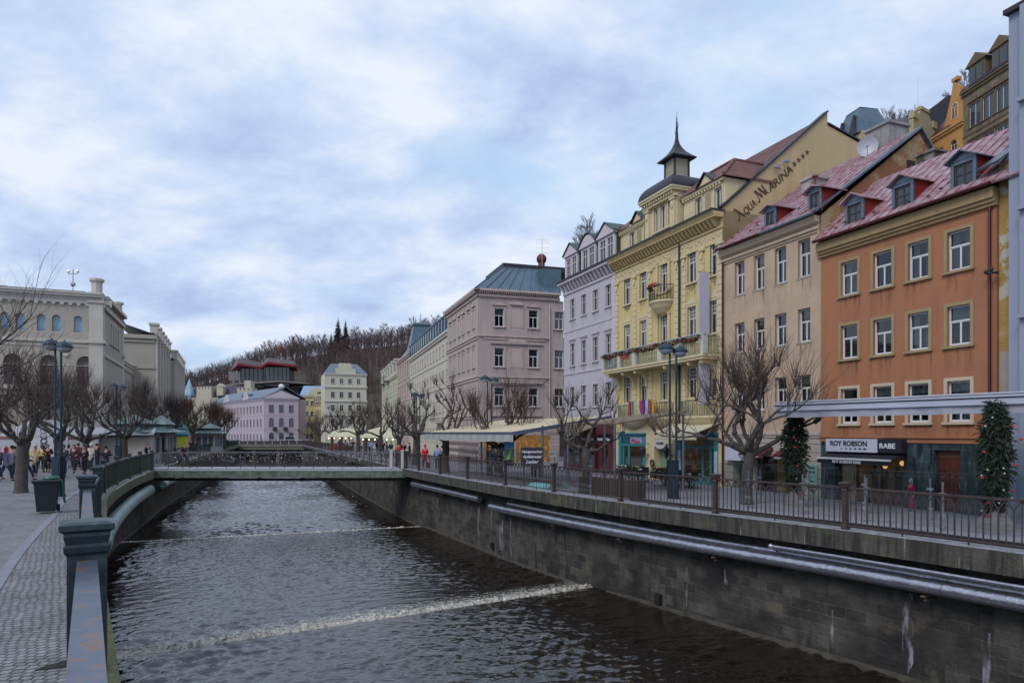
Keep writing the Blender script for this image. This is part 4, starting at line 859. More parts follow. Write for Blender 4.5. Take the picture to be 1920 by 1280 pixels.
pitched(H2, W, (-.42,11.9), (6.0,16.54), REDM, back=(9.5,12.6))
m = M(); m.prism([(W,-.1,10.0),(W,-.1,11.8),(W,6.0,16.42),(W,9.5,12.6),(W,9.5,10.0)],(-.1,0,0)); m.build('gable_wall', mk('patched_gable_plaster', srgb(170,150,112), .9, 0, .15, .8, .3, col2=srgb(142,98,68), c2=(.42,.54), c2s=.7), H2)
m = M(); m.beam((W+.02,-.45,11.98),(W+.02,6.0,16.66),.28,.09).beam((W+.02,6.0,16.66),(W+.02,9.5,12.72),.28,.09); m.build('verge', ZINC, H2)
wi = M().box((W-.02,5.2,14.35),(W+.03,5.75,15.05)).build('attic_opening', ROOM, H2)
gutter(H2, W*.5, -.46, 11.93); gutter(H2, W, -.46, 11.93, x0=W*.5, mt=ZINC); downpipe(H2, .12, -.1, ST, 11.4, GUTR)
for px in (1436,1518):
    x = s1-spx(px)+.25; dormer(H2, x, 12.15, .78, .95, .05, 1.15, ZINC, REDD, REDM, .14, 'mull', WDARK, over=.2)
m = M()
for i in range(14): m.cbox((.35+i*.45,-.05+.05*(i % 2),12.28+.15*(i % 3)), (.12,.06,.05))
m.build('snow_guard', WDARK, H2)
CHM = mk('whitewashed_chimney', srgb(160,156,156), .9, 0, .25, 2, .4, col2=srgb(120,66,46), c2=(.56,.64), c2s=1.6)
M().sqp([(.40,0),(.40,1.35),(.5,1.38),(.5,1.5)], (2.9,3.3,13.7)).build('chimney', CHM, H2)
M().sqp([(.66,0),(.66,2.1),(.75,2.12),(.75,2.25)], (4.6,6.3,15.3)).build('chimney', mk('tall_grey_chimney', srgb(150,146,148), .9, 0, .25, 1.5, .4, streak=.6), H2)
# satellite dishes
def dish(label, s, t, z, r, aim):
    d = thing('satellite_dish', label, 'satellite dish', FO(s, t, z), aim)
    prof = [(r*k/6, (k/6)**2*r*.28) for k in range(7)]; m = M()
    n = 20; base = len(m.v)
    for rr, zz in prof:
        for j in range(n): a = 2*math.pi*j/n; m.v.append((rr*math.cos(a), -zz-.05, .9+rr*math.sin(a)*1.05))
    for i in range(6):
        for j in range(n): a = i*n+j; b = i*n+(j+1) % n; m.f.append((a,b,b+n,a+n)); m.m.append(0)
    m.build('reflector', mk('dish_grey', srgb(172,172,180), .5, .1, .05, 3, 0) if 'dish_grey' not in bpy.data.materials else bpy.data.materials['dish_grey'], d, smooth=2)
    M().tube([(0,.02,-.3),(0,.02,1.0)], .03, 8).build('mast', STEEL, d); M().tube([(0,-.1,.9-r*.9),(0,-r*1.1,.75)], .018, 6).ball((0,-r*1.1,.8), .07, 8).build('receiver_arm', STEEL, d)
dish('round pale satellite dish on a mast above the beige house ridge', 9.7, 5.3, 15.6, .48, RZ+R(38))
dish('grey satellite dish behind the ridge of the orange house, beside the mossy chimney', 6.4, 5.0, 13.6, .42, RZ+R(50))
# shop of the beige house
BURG = mk('burgundy_awning', srgb(92,28,38), .85, 0, .1, 3, .1)
m = M().face([(2.4,1.4,ST),(5.4,1.4,ST),(5.4,1.4,1.3),(2.4,1.4,1.3)]).face([(2.4,.5,ST+.01),(5.4,.5,ST+.01),(5.4,1.4,ST+.01),(2.4,1.4,ST+.01)]).face([(2.4,.5,1.28),(5.4,.5,1.28),(5.4,1.4,1.28),(2.4,1.4,1.28)]); m.build('shop_room', mk('warm_shop_interior', srgb(120,96,52), .9, 0, .5, 3, 0, emit=(srgb(255,210,140), .07)), H2)
m = M()
for a, b in ((2.4,2.48),(3.55,3.63),(4.35,4.43),(5.32,5.4)): m.box((a,.2,ST),(b,.27,1.28))
m.box((2.4,.2,ST),(3.55,.28,ST+.3)).box((4.4,.2,ST),(5.4,.28,ST+.3)); o = m.build('shop_window', mk('dark_purple_frame', srgb(44,24,50), .5), H2); M().box((2.45,.22,ST+.3),(5.35,.23,1.27)).build('pane', GLASS, o)
for a, b, zz in ((2.0,3.7,.0),(4.35,5.75,-.02)):
    aw = M().prism([(a,-.02,1.72+zz),(a,-.62,1.42+zz),(a,-.62,1.36+zz),(a,-.02,1.62+zz)],(b-a,0,0)).box((a,-.63,1.2+zz),(b,-.61,1.40+zz)).build('awning', BURG, H2); M().box((a+.1,-.645,1.22+zz),(b-.3,-.632,1.30+zz)).build('frosted_edge', SNOWC, aw)
dr = M().box((.8,.42,ST),(1.9,.48,1.45)).build('door', mk('dark_green_door', srgb(30,78,74), .5, 0, .1, 2, 0), H2); M().box((1.72,.36,.4),(1.75,.42,.7)).build('handle', STEEL, dr)
M().box((.55,-.3,1.0),(1.75,-.02,1.66)).build('box_sign', SGW, H2)
sg = M().box((5.85,-.08,ST+.55),(6.45,-.03,1.02)).build('notice_board', mk('mint_board', srgb(132,170,160), .6), H2); sg['label'] = 'tall mint green notice board with dark lines of writing'
for i,(t_,sz) in enumerate((('Butik',.15),('MODE',.12),('od',.08),('1990',.09),('Kavarna',.10),('Baja',.15))): txt(sg, t_, sz, (6.15,-.082,.82-i*.2), FR, LETD, align='CENTER', bold=.003)
# ---- the pale grey building at the right edge
H0 = thing('pale_grey_building', 'tall pale grey building cut by the right edge of the photo', 'building', FO(-.62), RZ)
M().box((0,-.35,ST),(9,8,16.0)).build('wall', GREYW, H0)
M().box((-.06,-.55,15.9),(9,8.1,16.05)).build('parapet_cap', DKROOF, H0); M().box((1.2,-.55,16.05),(9,6,22)).build('upper_wall', GREYW, H0)
M().box((.5,-.62,ST),(.9,-.35,15.9)).build('pilaster', GREYW, H0)
for z in (6.0,9.4,12.8): M().box((.5,-.8,z),(9,-.35,z+.12)).build('string_course', GREYW, H0)
H0b = thing('ochre_wall_strip', 'narrow strip of peeling ochre wall squeezed beside the tall grey building', 'wall', FO(0), RZ)
M().box((.02,.1,ST),(.64,6,5.1)).build('lower_wall', mk('grey_beige_plaster', srgb(150,142,132), .9, 0, .1, 2, .2), H0b); M().box((.02,.1,5.1),(.64,6,11.4)).build('upper_wall', OCH, H0b); M().beam((-.1,-.3,11.3),(.55,2.2,13.1),.9,.08).build('flashing', ZINC, H0b)
m = M().tube([(.1,-.05,7.7),(.1,-.4,7.7)],.03,6).tube([(-.15,-.3,7.7),(.25,-.3,7.7)],.03,6).ball((-.15,-.3,7.78),.07,8).ball((.1,-.4,7.8),.07,8); m.build('wire_bracket', DKROOF, H0b)
# ---- yellow hotel
s2 = 25.17; W = s2-s1
H3 = thing('yellow_hotel', 'ornate yellow hotel with long balcony, mansard attic and small spired turret', 'hotel', FO(s2), RZ)
yc = [s2-spx(p) for p in (1176,1205.5,1297,1340)]; xc = s2-spx(1244.8)
fl = [(10.85,1.85),(7.75,1.75),(4.35,1.75)]
holes = [(x,z,.80,h) for z,h in fl for x in yc] + [(xc,z,.72,h) for z,h in fl]
facade(H3, YEL, W, 2.75, 13.2, holes, 1.5, rv=.2)
SUR = ((.12,.05,CRM), dict(sill=True, ped='ogee', apron=.5)); SUR0 = ((.12,.05,CRM), dict(sill=True, ped='flat'))
for i,(z,h) in enumerate(fl):
    for x in yc: window(H3, x, z, .80, h, 'lattice', yo=.03, sur=[((.10,.05,CRM), dict(sill=True, apron=.45)), SUR, ((.08,.04,CRM), dict(sill=True))][i], curtain=.8)
    window(H3, xc, z, .72, h, 'lattice', yo=.03, sur=((.08,.04,CRM), dict(sill=True)), curtain=.7)
# pilasters with bands of rustication
m = M()
pil = [0.18, 2.42, 4.25, 7.05, 7.75, 9.42, W-.2]
for k, x in enumerate(pil):
    hw = .18 if k not in (2,3,6) else .22
    for j in range(24): 
        z = 3.4+j*.36
        if z+.34 < 12.4: m.box((x-hw,-.07,z),(x+hw,.01,z+.33))
    m.box((x-hw-.05,-.14,12.35),(x+hw+.05,.01,12.5)); m.prism([(x-.1,-.10,12.3),(x+.1,-.10,12.3),(x+.07,-.16,11.9),(x-.07,-.16,11.9)],(0,.17,0))
for x in (xc-.62, xc+.62):          # columns beside the middle windows
    for z,h in fl[:2]: m.lathe([(.13,0),(.13,.1),(.09,.14),(.08,h-.1),(.12,h),(.14,h+.08)], (x,-.08,z-.05), 10)
m.build('pilaster', CRM, H3)
FRZ = mk('relief_frieze', srgb(198,182,142), .85, 0, .15, 4, 1.0, 14)
m = M().box((0,-.05,12.5),(W,.01,12.62)).box((0,-.035,12.62),(W,.01,13.2)); rnd = random.Random(2)
for k in range(74): x = .1+k*.15; m.ball((x,-.045,12.92+.10*math.sin(k*1.9)), .065, 6, (1,.6,1.2))
m.build('frieze', FRZ, H3)
m = M().box((-.05,-.12,13.2),(W+.02,.02,13.3))
for k in range(int(W/.33)): x = .12+k*.33; m.prism([(x,-.03,13.3),(x,-.22,13.36),(x,-.50,13.68),(x,-.50,13.74),(x,-.03,13.74)],(.13,0,0))
m.box((-.05,-.58,13.74),(W+.04,.02,13.84)).prism([(-.05,.02,13.84),(-.05,-.60,13.84),(-.05,-.72,14.02),(-.05,.02,14.02)],(W+.1,0,0)); m.build('cornice', mk('yellow_cornice', srgb(190,170,122), .85, 0, .1, 2, .2, streak=.2), H3)
M().box((-.08,-.78,14.02),(W+.06,.1,14.14)).build('eave_flashing', DKROOF, H3)
M().box((.0,0,13.2),(W,9,14.1)).build('attic_floor', CRM, H3)
downpipe(H3, 7.4, -.12, 2.8, 13.8, DKROOF, .06)
# mansard left and right of the central attic
TIL2 = mk('tile_mansard', srgb(112,78,72), .8, 0, .2, 3, .5, 20)
def mansard(x0, x1, xs, name):
    hs = [(x,14.28,.62,1.28) for x in xs]; facade(H3, CRM, x1, 14.12, 15.95, hs, 1.7, y=.28, rv=.15, name='attic_wall', x0=x0)
    for x in xs: window(H3, x, 14.28, .62, 1.28, 'mull', yo=.28, sur=((.1,.04,CRM), dict(sill=True)), curtain=.3)
    m = M(); xm = (xs[0]+xs[1])/2; m.box((xm-.22,.22,14.3),(xm+.22,.28,15.6))
    for k in range(9): m.box((xm-.2,.19,14.34+k*.14),(xm+.2,.22,14.42+k*.14))
    m.build('louvre_panel', mk('louvre_cream', srgb(170,160,130), .8), H3) if name == 0 else m.build('louvre_panel', bpy.data.materials['louvre_cream'], H3)
    m = M().box((x0-.02,.1,15.8),(x1+.02,.3,15.95)); 
    for k in range(int((x1-x0)/.25)): m.box((x0+.06+k*.25,.12,15.66),(x0+.16+k*.25,.28,15.8))
    m.prism([(xm-.62,.08,15.95),(xm+.62,.08,15.95),(xm,.08,16.55)],(0,.12,0)); m.build('attic_cornice', CRM, H3)
    m = M(); a, b = x0-.15, x1+.22; m.prism([(a,0,15.95),(b,0,15.95),(b-1.0,1.5,17.25),(a+.3,1.5,17.25)],(0,.04,.06)); m.prism([(b,0,15.95),(b,3.4,15.95),(b-1.0,3.4,17.25),(b-1.0,1.5,17.25)],(0,0,.06)); m.prism([(a+.3,1.5,17.25),(b-1,1.5,17.25),(b-1,3.6,17.2),(a+.3,3.6,17.2)],(0,0,.05))
    m.tube([(b,0,16.03),(b-1,1.5,17.34)],.09,6).tube([(a+.3,1.5,17.34),(b-1,1.5,17.34),(b-1.,3.5,17.34)],.08,6); m.build('tiled_roof', TIL2, H3)
    m = M(); m.prism([(xm-.75,-.05,15.98),(xm,-.05,16.62),(xm,1.0,16.66),(xm-.75,.4,15.98)],(0,0,.05)).prism([(xm,-.05,16.62),(xm+.75,-.05,15.98),(xm+.75,.4,15.98),(xm,1.0,16.66)],(0,0,.05)); m.build('gablet_roof', DKROOF, H3)
mansard(.1, 3.75, [s2-spx(1179), s2-spx(1208)-.12], 0); mansard(7.3, W-.15, [s2-spx(1301)+.05, s2-spx(1339)], 1)
# central attic with curved roof
hs = [(xc-.75,14.6,.42,1.5),(xc,14.6,.55,1.5),(xc+.75,14.6,.42,1.5)]
facade(H3, CRM, 7.1, 14.12, 16.5, hs, 2.2, y=-.05, rv=.15, name='attic_wall', x0=3.85)
for x,z,w_,h in hs: window(H3, x, z, w_, h, 'mull', yo=-.05, sur=((.08,.05,CRM), dict(sill=True)), curtain=.2)
m = M()
for x in (4.12,6.82): m.box((x-.2,-.2,14.15),(x+.2,-.05,16.0)).box((x-.26,-.27,16.0),(x+.26,-.05,16.15)); m.ball((x,-.22,15.7),.14,8,(1,.6,1.6))
m.box((3.75,-.3,16.15),(7.2,-.05,16.3))
for k in range(13): m.box((3.86+k*.26,-.42,16.3),(3.97+k*.26,-.05,16.48))
m.box((3.7,-.5,16.48),(7.25,2.2,16.62)).box((3.66,-.56,16.62),(7.29,2.24,16.72)); m.build('attic_cornice', CRM, H3)
m = M(); prof = []
for k in range(9):
    a = math.pi/2*k/8; prof.append((1-.62*(1-math.cos(a)) , .95*math.sin(a)))
b0 = len(m.v)
for f, h in prof:
    for x, y in ((-1,-1),(1,-1),(1,1),(-1,1)): m.v.append((5.48+x*1.82*f, .85+y*1.4*f, 16.72+h))
for i in range(8):
    for j in range(4): a = i*4+j; b = i*4+(j+1) % 4; m.f.append((a,b,b+4,a+4)); m.m.append(0)
m.f.append((32,33,34,35)); m.m.append(0)
m.build('curved_roof', DKROOF, H3)
tx, ty = 5.42, 1.1
t = thing_part('turret', H3, (tx, ty, 17.6)); m = M(); m.mat(1).box((-.46,-.46,-.1),(.46,.46,1.35)).mat(0)
for x in (-.5,.5):
    for y in (-.5,.5): m.box((x-.05,y-.05,-.1),(x+.05,y+.05,1.4))
for k in range(11):
    z = .05+k*.12; m.mat(1); m.box((-.45,-.49,z),(.45,-.46,z+.07)).box((.46,-.45,z),(.49,.45,z+.07)).box((-.45,.46,z),(.45,.49,z+.07)).box((-.49,-.45,z),(-.46,.45,z+.07))
t.data = m.mesh('turret', [DKROOF, mk('louvre_pale', srgb(178,170,148), .8)])
M().sqp([(.84,1.36),(.86,1.42),(.62,1.62),(.40,1.85),(.24,2.1),(.12,2.4),(.07,2.7),(.02,4.0)]).build('turret_roof', DKROOF, t)
M().tube([(0,0,3.2),(0,0,4.35)],.015,4).tube([(-.16,0,3.35),(0,0,3.3),(.16,0,3.35)],.02,4).tube([(.06+.13*math.cos(a*.7),0,3.5+.13*math.sin(a*.7)) for a in range(10)],.012,4).tube([(-.06+.13*math.cos(a*.7),0,3.1+.13*math.sin(a*.7)) for a in range(10)],.012,4).build('weather_vane', DKROOF, t)
# main roof and the big gable wall with painted letters
pitched(H3, W, (.3,14.3), (7.15,20.2), TILE, ribs=0, x0=.2, x1=W-.25, back=(14.5,14))
m = M(); gp = [(W+.0,-.02,8.0),(W+.0,-.02,14.2),(W,7.2,20.45),(W,7.24,19.75),(W,10.3,18.95),(W,15.5,16.2),(W,15.5,8.0)]
m.prism(gp,(-.28,0,0)); m.build('gable_wall', CREAMG, H3)
m = M(); m.beam((W-.12,-.1,14.25),(W-.12,7.2,20.52),.42,.10).beam((W-.12,7.2,19.85),(W-.12,10.4,19.05),.42,.08).beam((W-.12,10.4,19.05),(W-.12,15.5,16.3),.42,.08); m.build('verge', DKROOF, H3)
GL = mk('painted_sign_letters', srgb(84,62,40), .8, 0, .1, 3, 0)
gr = (R(90), -R(40), R(90))
def gtxt(t_, size, y, z, sx=1.0, sh=.15): 
    q = txt(H3, t_, size, (W+.012, y, z), (0,0,0), GL, ext=.006, bold=.008, sx=sx, shear=sh)
    # local frame: text runs inward and upward along the verge, facing +x
    q.rotation_mode = 'XYZ'; Mx = Matrix(((0,0,1),(math.cos(a40),-math.sin(a40),0),(math.sin(a40),math.cos(a40),0))); q.rotation_euler = Mx.to_euler(); return q
a40 = math.atan2(6.25,7.2)
def gp_(d, off=0): return 1.05+d*math.cos(a40)-off*math.sin(a40), 13.62+d*math.sin(a40)+off*math.cos(a40)
def strokes(st_, L_):
    m = M()
    for x0,y0,x1,y1,w_ in L_:
        a = gp_(st_+x0, y0); b = gp_(st_+x1, y1); d = Vector((b[0]-a[0], b[1]-a[1])).normalized(); n_ = Vector((-d.y, d.x))*w_/2
        m.prism([(W+.004,a[0]-n_.x,a[1]-n_.y),(W+.004,b[0]-n_.x,b[1]-n_.y),(W+.004,b[0]+n_.x,b[1]+n_.y),(W+.004,a[0]+n_.x,a[1]+n_.y)],(.008,0,0))
    m.build('lettering', GL, H3)
strokes(0, [(.16,.66,.52,.0,.13),(.02,.62,.2,.68,.04),(.30,.42,.12,.08,.045),(.12,.08,.02,.02,.09),(.02,.02,-.05,.1,.04),(.2,.22,.42,.22,.04),(.48,.02,.58,.05,.04)])
strokes(1.72, [(.1,.56,.2,.66,.04),(.2,.66,.2,.12,.05),(.2,.12,.08,.0,.09),(.08,.0,-.02,.1,.035),(.22,.64,.46,.1,.13),(.46,.1,.52,.6,.035),(.5,.64,.76,.06,.13),(.76,.06,.82,.6,.035),(.80,.64,.86,.1,.10),(.86,.1,.98,.04,.045)])
for t_, sz, st_, wd_, sh_ in (('QUA',.54,.58,1.0,.1),('ARINA',.56,2.78,2.15,.1)):
    y_, z_ = gp_(st_); q = gtxt(t_, sz, y_, z_, 1, sh_); vx = [v.co.x for v in q.data.vertices]; q.scale = (wd_/(max(vx)-min(vx)), 1, 1)
x_ = 4.98
def star(m, c, r):
    pts = []
    for k in range(10): a = math.pi/2+math.pi*k/5; rr = r if k % 2 == 0 else r*.38; pts.append((W+.004, c[0]+rr*math.cos(a), c[1]+rr*math.sin(a)))
    m.prism(pts,(.012,0,0))
m = M()
for k in range(4): star(m, gp_(x_+.22+k*.40, .24), .19)
m.build('painted_stars', GL, H3)
fl_ = M().box((W+.01,3.6,16.85),(W+.08,3.75,17.0)).tube([(W+.05,3.5,16.85),(W+.18,3.65,16.95),(W+.2,4.0,17.15)],.025,6).cbox((W+.2,4.1,17.2),(.14,.32,.12)).cbox((W+.18,3.4,16.8),(.14,.22,.12)).build('floodlight', GREYW, H3)
M().box((W+.01,7.9,14.1),(W+.02,8.5,15.6)).build('attic_opening', ROOM, H3)
# balconies
GRI = mk('ornate_balcony_iron', srgb(118,136,124), .5, .2, .2, 5, .1); DGRI = mk('dark_balcony_iron', srgb(50,56,52), .5, .3, .2, 5, .1)
def ironwork(m, pts, z0, z1, sp=.16, scroll=True):
    for a, b in zip(pts, pts[1:]):
        a = Vector(a); b = Vector(b); ln = (b-a).length; d = (b-a)/max(ln,1e-6); n = max(1, int(ln/sp)); up = Vector((0,0,1))
        m.beam(a+up*z1, b+up*z1, .05, .04).beam(a+up*(z0+.05), b+up*(z0+.05), .03, .03).beam(a+up*(z0+(z1-z0)*.78), b+up*(z0+(z1-z0)*.78), .02, .02)
        for k in range(n+1):
            p = a+d*(ln*k/n); m.beam(p+up*z0, p+up*z1, .02, .02)
            if scroll and k < n:
                c = a+d*(ln*(k+.5)/n); rr = ln/n*.42
                for zz in (z0+(z1-z0)*.25, z0+(z1-z0)*.55): m.tube([c+up*zz+d*rr*math.cos(t*1.05)+up*rr*1.3*math.sin(t*1.05) for t in range(7)], .010, 3, False)
RNG = random.Random(8)
EVG = mk('evergreen_sprigs', srgb(36,50,36), .9, 0, .3, 6, 0); REDB = mk('red_bow_cloth', srgb(176,22,30), .5, 0, .15, 5, 0); GLB = mk('pale_bauble', srgb(190,186,176), .3, .3, .1, 5, 0)
def sprigs(m, c, r, n, rnd, ln=.14, w=.035, droop=.3, scz=1.0):
    for _ in range(n):
        d = Vector((rnd.gauss(0,1), rnd.gauss(0,1), rnd.gauss(0,1)*scz)).normalized(); p = Vector(c)+d*r*rnd.uniform(.3,1)
        e = p+(d+Vector((0,0,-droop))+Vector((rnd.gauss(0,.4),rnd.gauss(0,.4),rnd.gauss(0,.4)))).normalized()*ln*rnd.uniform(.6,1.3)
        s_ = (e-p).cross(Vector((rnd.gauss(0,1),rnd.gauss(0,1),rnd.gauss(0,1)))).normalized()*w*rnd.uniform(.6,1.2); q = p.lerp(e,.45)
        m.face([p, q+s_, e, q-s_])
# long balcony
bl = thing_part('balcony', H3, (0,0,0)); x0, x1, zb, pj = .1, W-.15, 6.55, 1.15
m = M(); m.box((x0,-pj,zb-.12),(x1,.02,zb)).box((x0+.06,-pj+.06,zb-.26),(x1-.06,.02,zb-.12))
for x in (.6,2.4,3.9,7.1,9.4,W-.6):
    m.prism([(x-.12,0,zb-.26),(x-.12,-.95,zb-.26),(x-.12,-.85,zb-.42),(x-.12,-.4,zb-.52),(x-.12,-.16,zb-.85),(x-.12,-.12,zb-1.25),(x-.12,0,zb-1.3)],(.24,0,0)); m.ball((x,-.88,zb-.38),.14,8)
bl.data = m.mesh('balcony', CRM)
pp = [x0+.1, 2.3, 4.1, 6.9, 8.9, x1-.1]; m = M()
for i, x in enumerate(pp): w_ = .14 if i not in (2,3) else .2; m.box((x-w_,-pj,zb),(x+w_,-pj+.28,zb+1.0)).box((x-w_-.03,-pj-.03,zb+1.0),(x+w_+.03,-pj+.3,zb+1.07))
m.build('pillar', WOFF, bl)
m = M()
for a, b in zip(pp, pp[1:]): ironwork(m, [(a+.14,-pj+.12,0),(b-.14,-pj+.12,0)], zb, zb+.95)
ironwork(m, [(x0+.05,-pj+.2,0),(x0+.05,0,0)], zb, zb+.95); ironwork(m, [(x1-.05,-pj+.2,0),(x1-.05,0,0)], zb, zb+.95); m.build('railing', GRI, bl)
M().box((x0,-pj-.02,zb+1.03),(x1,-pj+.22,zb+1.09)).build('handrail', SNOWC, bl)
m = M(); rn = random.Random(4)
for a, b in zip(pp, pp[1:]):
    n = int((b-a)/.12)
    for k in range(n): t_ = k/n; sprigs(m, (a+(b-a)*t_,-pj-.02,zb+.95-.16*math.sin(math.pi*t_)), .10, 22, rn, .12, .03)
gar = m.build('fir_garland', EVG, None, FO(s2), None); gar.rotation_euler = (0,0,RZ); tag(gar, 'fir garland with red bows draped along the long upper balcony of the yellow hotel', 'garland')
m = M()
for a, b in zip(pp, pp[1:]):
    for k in range(5): t_ = (k+.5)/5; m.ball((a+(b-a)*t_,-pj-.12,zb+.93-.16*math.sin(math.pi*t_)), .055, 6)
m.ball((3.2,-pj-.15,zb+.55), .14, 8, (1,.5,1)).ball((3.0,-pj-.13,zb+.6), .12, 8, (1,.5,.8)).ball((3.4,-pj-.13,zb+.6), .12, 8, (1,.5,.8)); m.build('bow', REDB, gar)
# small curved balcony on the top floor
def bowlbalcony(xc_, zb, rx, ry, H, iron, label, bowl=.7):
    b = thing_part('balcony', H3, (xc_,0,zb)); n = 14; m = M(); P = []
    for lv, (f, z) in enumerate([(1.0,.0),(1.04,-.06),(1.0,-.14),(.92,-.2),(.78,-.2-bowl*.3),(.5,-.2-bowl*.7),(.22,-.2-bowl*.92),(.05,-.2-bowl)]):
        P.append([(rx*f*math.cos(math.pi*i/n), -ry*f*math.sin(math.pi*i/n), z) for i in range(n+1)])
    for A, B in zip(P, P[1:]):
        for i in range(n): m.face([A[i],A[i+1],B[i+1],B[i]], [(0,0)]*4)
    m.face(P[0], [(0,0)]*(n+1)); b.data = m.mesh('balcony', CRM)
    m = M(); ironwork(m, [(rx*math.cos(math.pi*i/n), -ry*math.sin(math.pi*i/n), 0) for i in range(n+1)], 0, H, .14); m.build('railing', iron, b); b['label'] = label; return b
bowlbalcony(xc, 10.25, .98, .85, .85, DGRI, 'small half-round balcony with red flowers')
m = M(); rn = random.Random(6)
for k in range(12): a = math.pi*(.35+.6*k/12); sprigs(m, (.95*math.cos(a), -.85*math.sin(a), 11.12), .1, 25, rn, .1, .03)
fb = m.build('flower_box', [EVG], None, FO(s2-xc), None); fb.rotation_euler = (0,0,RZ); tag(fb, 'box of red winter flowers on the small half-round hotel balcony', 'flower box')
m = M()
for k in range(45): a = math.pi*rn.uniform(.35,.98); m.ball((1.0*math.cos(a), -.9*math.sin(a), 11.12+rn.uniform(-.04,.14)), .04, 5)
m.build('flower', REDB, fb)
for x, rx in ((2.35,1.75),(xc,1.0),(9.35,1.75)): bowlbalcony(x, 3.32, rx, .62 if rx > 1.2 else .5, .85, GRI, 'lower balcony over the middle entrance' if rx < 1.2 else 'lower balcony with fluted bowl', .5)
# flags on the lower balcony
FC = [(150,60,70),(90,80,160),(170,180,90),(190,180,200),(160,60,80),(80,40,130),(176,164,190),(170,50,44),(186,150,60)]
FN = ['dark red','blue violet','yellow green','pale lilac','crimson','deep purple','pale grey lilac','bright red','golden yellow']
for i, c in enumerate(FC):
    x = 3.35+i*.33; m = M(); rn = random.Random(i); cols_ = 5; h = .95+rn.uniform(-.1,.1); w_ = .34
    for r_ in range(6):
        for q in range(cols_):
            def pt(a, b): return (-w_/2+w_*a/cols_+.06*b/6*(1 if i % 2 else -1), .05*math.sin(a*2.1+i)+.03*b/6, -h*b/6*(1-.10*a/cols_))
            A = [pt(q,r_), pt(q+1,r_), pt(q+1,r_+1), pt(q,r_+1)]; m.face(A, [(0,0)]*4); m.face([(p[0],p[1]+.012,p[2]) for p in reversed(A)], [(0,0)]*4)
    p = FO(s2-x, -.95 if 3 < x < 6.6 else -.8, 4.35); o = m.build('flag', mk('flag_%s' % FN[i].replace(' ','_'), srgb(*c), .85, 0, .15, 3, 0), None, p, RZ, smooth=2)
    tag(o, '%s flag hanging in the row on the lower hotel balcony' % FN[i], 'flag', 'flags on the hotel balcony')
# vertical white banner
for z0, z1, lb in ((7.6,10.95,'upper long white vertical banner at the right corner of the yellow hotel'),(3.9,6.2,'lower white vertical banner at the right corner of the yellow hotel')):
    b = thing('banner', lb, 'banner', FO(s1+.75, 0, 0), RZ); M().box((-.02,-.95,z0),(.02,-.30,z1)).build('cloth', mk('banner_white', srgb(178,178,196), .8, 0, .05, 2, .1) if 'banner_white' not in bpy.data.materials else bpy.data.materials['banner_white'], b)
    M().tube([(0,0,z1),(0,-1.0,z1)],.02,6).tube([(0,0,z0),(0,-1.0,z0)],.02,6).build('bracket', DKROOF, b)
# ground floor
TEAL = mk('teal_shopfront_paint', srgb(52,124,136), .5, 0, .1, 3, .05); TEALD = mk('dark_teal_paint', srgb(34,84,96), .5, 0, .1, 3, .05)
facade(H3, CRM, W, ST, 2.75, [(2.0,ST,3.4,2.85),(5.5,ST,1.5,2.55),(8.9,ST,3.6,2.85)], 3, y=.0, rv=.4, name='ground_floor_wall', back=False)
def shopfront(x0, x1, zt, doorx, sign, seed):
    m = M(); m.box((x0,-.02,ST),(x0+.35,.12,zt)).box((x1-.35,-.02,ST),(x1,.12,zt)).box((x0+.35,-.02,zt-.18),(x1-.35,.12,zt)).box((x0-.05,-.16,zt),(x1+.05,.12,zt+.10))
    m.box((x0+.35,.0,ST),(x1-.35,.1,ST+.35)).box((x0+.35,.0,1.55),(x1-.35,.1,1.68)).box((doorx-.42,.0,ST),(doorx-.34,.1,1.55)).box((doorx+.34,.0,ST),(doorx+.42,.1,1.55))
    for k in range(10): m.box((x0+.07,-.04,ST+.2+k*.27),(x0+.28,-.02,ST+.32+k*.27))
    sf = m.build('shopfront', TEAL, H3); M().box((x0+.35,.05,ST+.3),(x1-.35,.06,zt-.18)).build('pane', GLASS, sf)
    dr = M().box((doorx-.34,-.01,ST),(doorx-.26,.07,1.55)).box((doorx+.26,-.01,ST),(doorx+.34,.07,1.55)).box((doorx-.26,-.01,ST),(doorx+.26,.07,ST+.5)).build('door', TEAL, sf)
    m = M().face([(x0+.3,1.5,ST),(x1-.3,1.5,ST),(x1-.3,1.5,zt),(x0+.3,1.5,zt)]).face([(x0+.3,.12,ST+.01),(x1-.3,.12,ST+.01),(x1-.3,1.5,ST+.01),(x0+.3,1.5,ST+.01)]).face([(x0+.3,.12,ST),(x0+.3,1.5,ST),(x0+.3,1.5,zt),(x0+.3,.12,zt)]).face([(x1-.3,.12,ST),(x1-.3,1.5,ST),(x1-.3,1.5,zt),(x1-.3,.12,zt)]); m.build('shop_room', SHOPD, sf)
    m = M()
    for k in range(6): x = doorx-.33+.13*k; m.box((x,-.005,1.7),(x+.02,.04,zt-.2))
    for k in range(4): m.box((doorx-.34,-.004,1.72+k*.16),(doorx+.34,.03,1.735+k*.16))
    m.build('glazing_bars', TEAL, sf); return sf
sf = shopfront(.35, 3.7, 2.3, .95+.35, 1, 1)
sg = M().box((1.85,-.03,1.72),(3.3,.0,2.1)).build('shop_sign', mk('lilac_sign', srgb(140,144,176), .5), H3); RDL = mk('letter_red', srgb(170,40,60), .5, 0, 0, 1, 0); txt(sg, 'Art', .32, (2.0,-.035,1.82), FR, RDL, bold=.012, shear=.3); txt(sg, 'Galerie', .2, (2.45,-.035,1.76), FR, RDL, bold=.006, shear=.3)
sf = shopfront(7.1, 10.75, 2.3, 9.75, 0, 2)
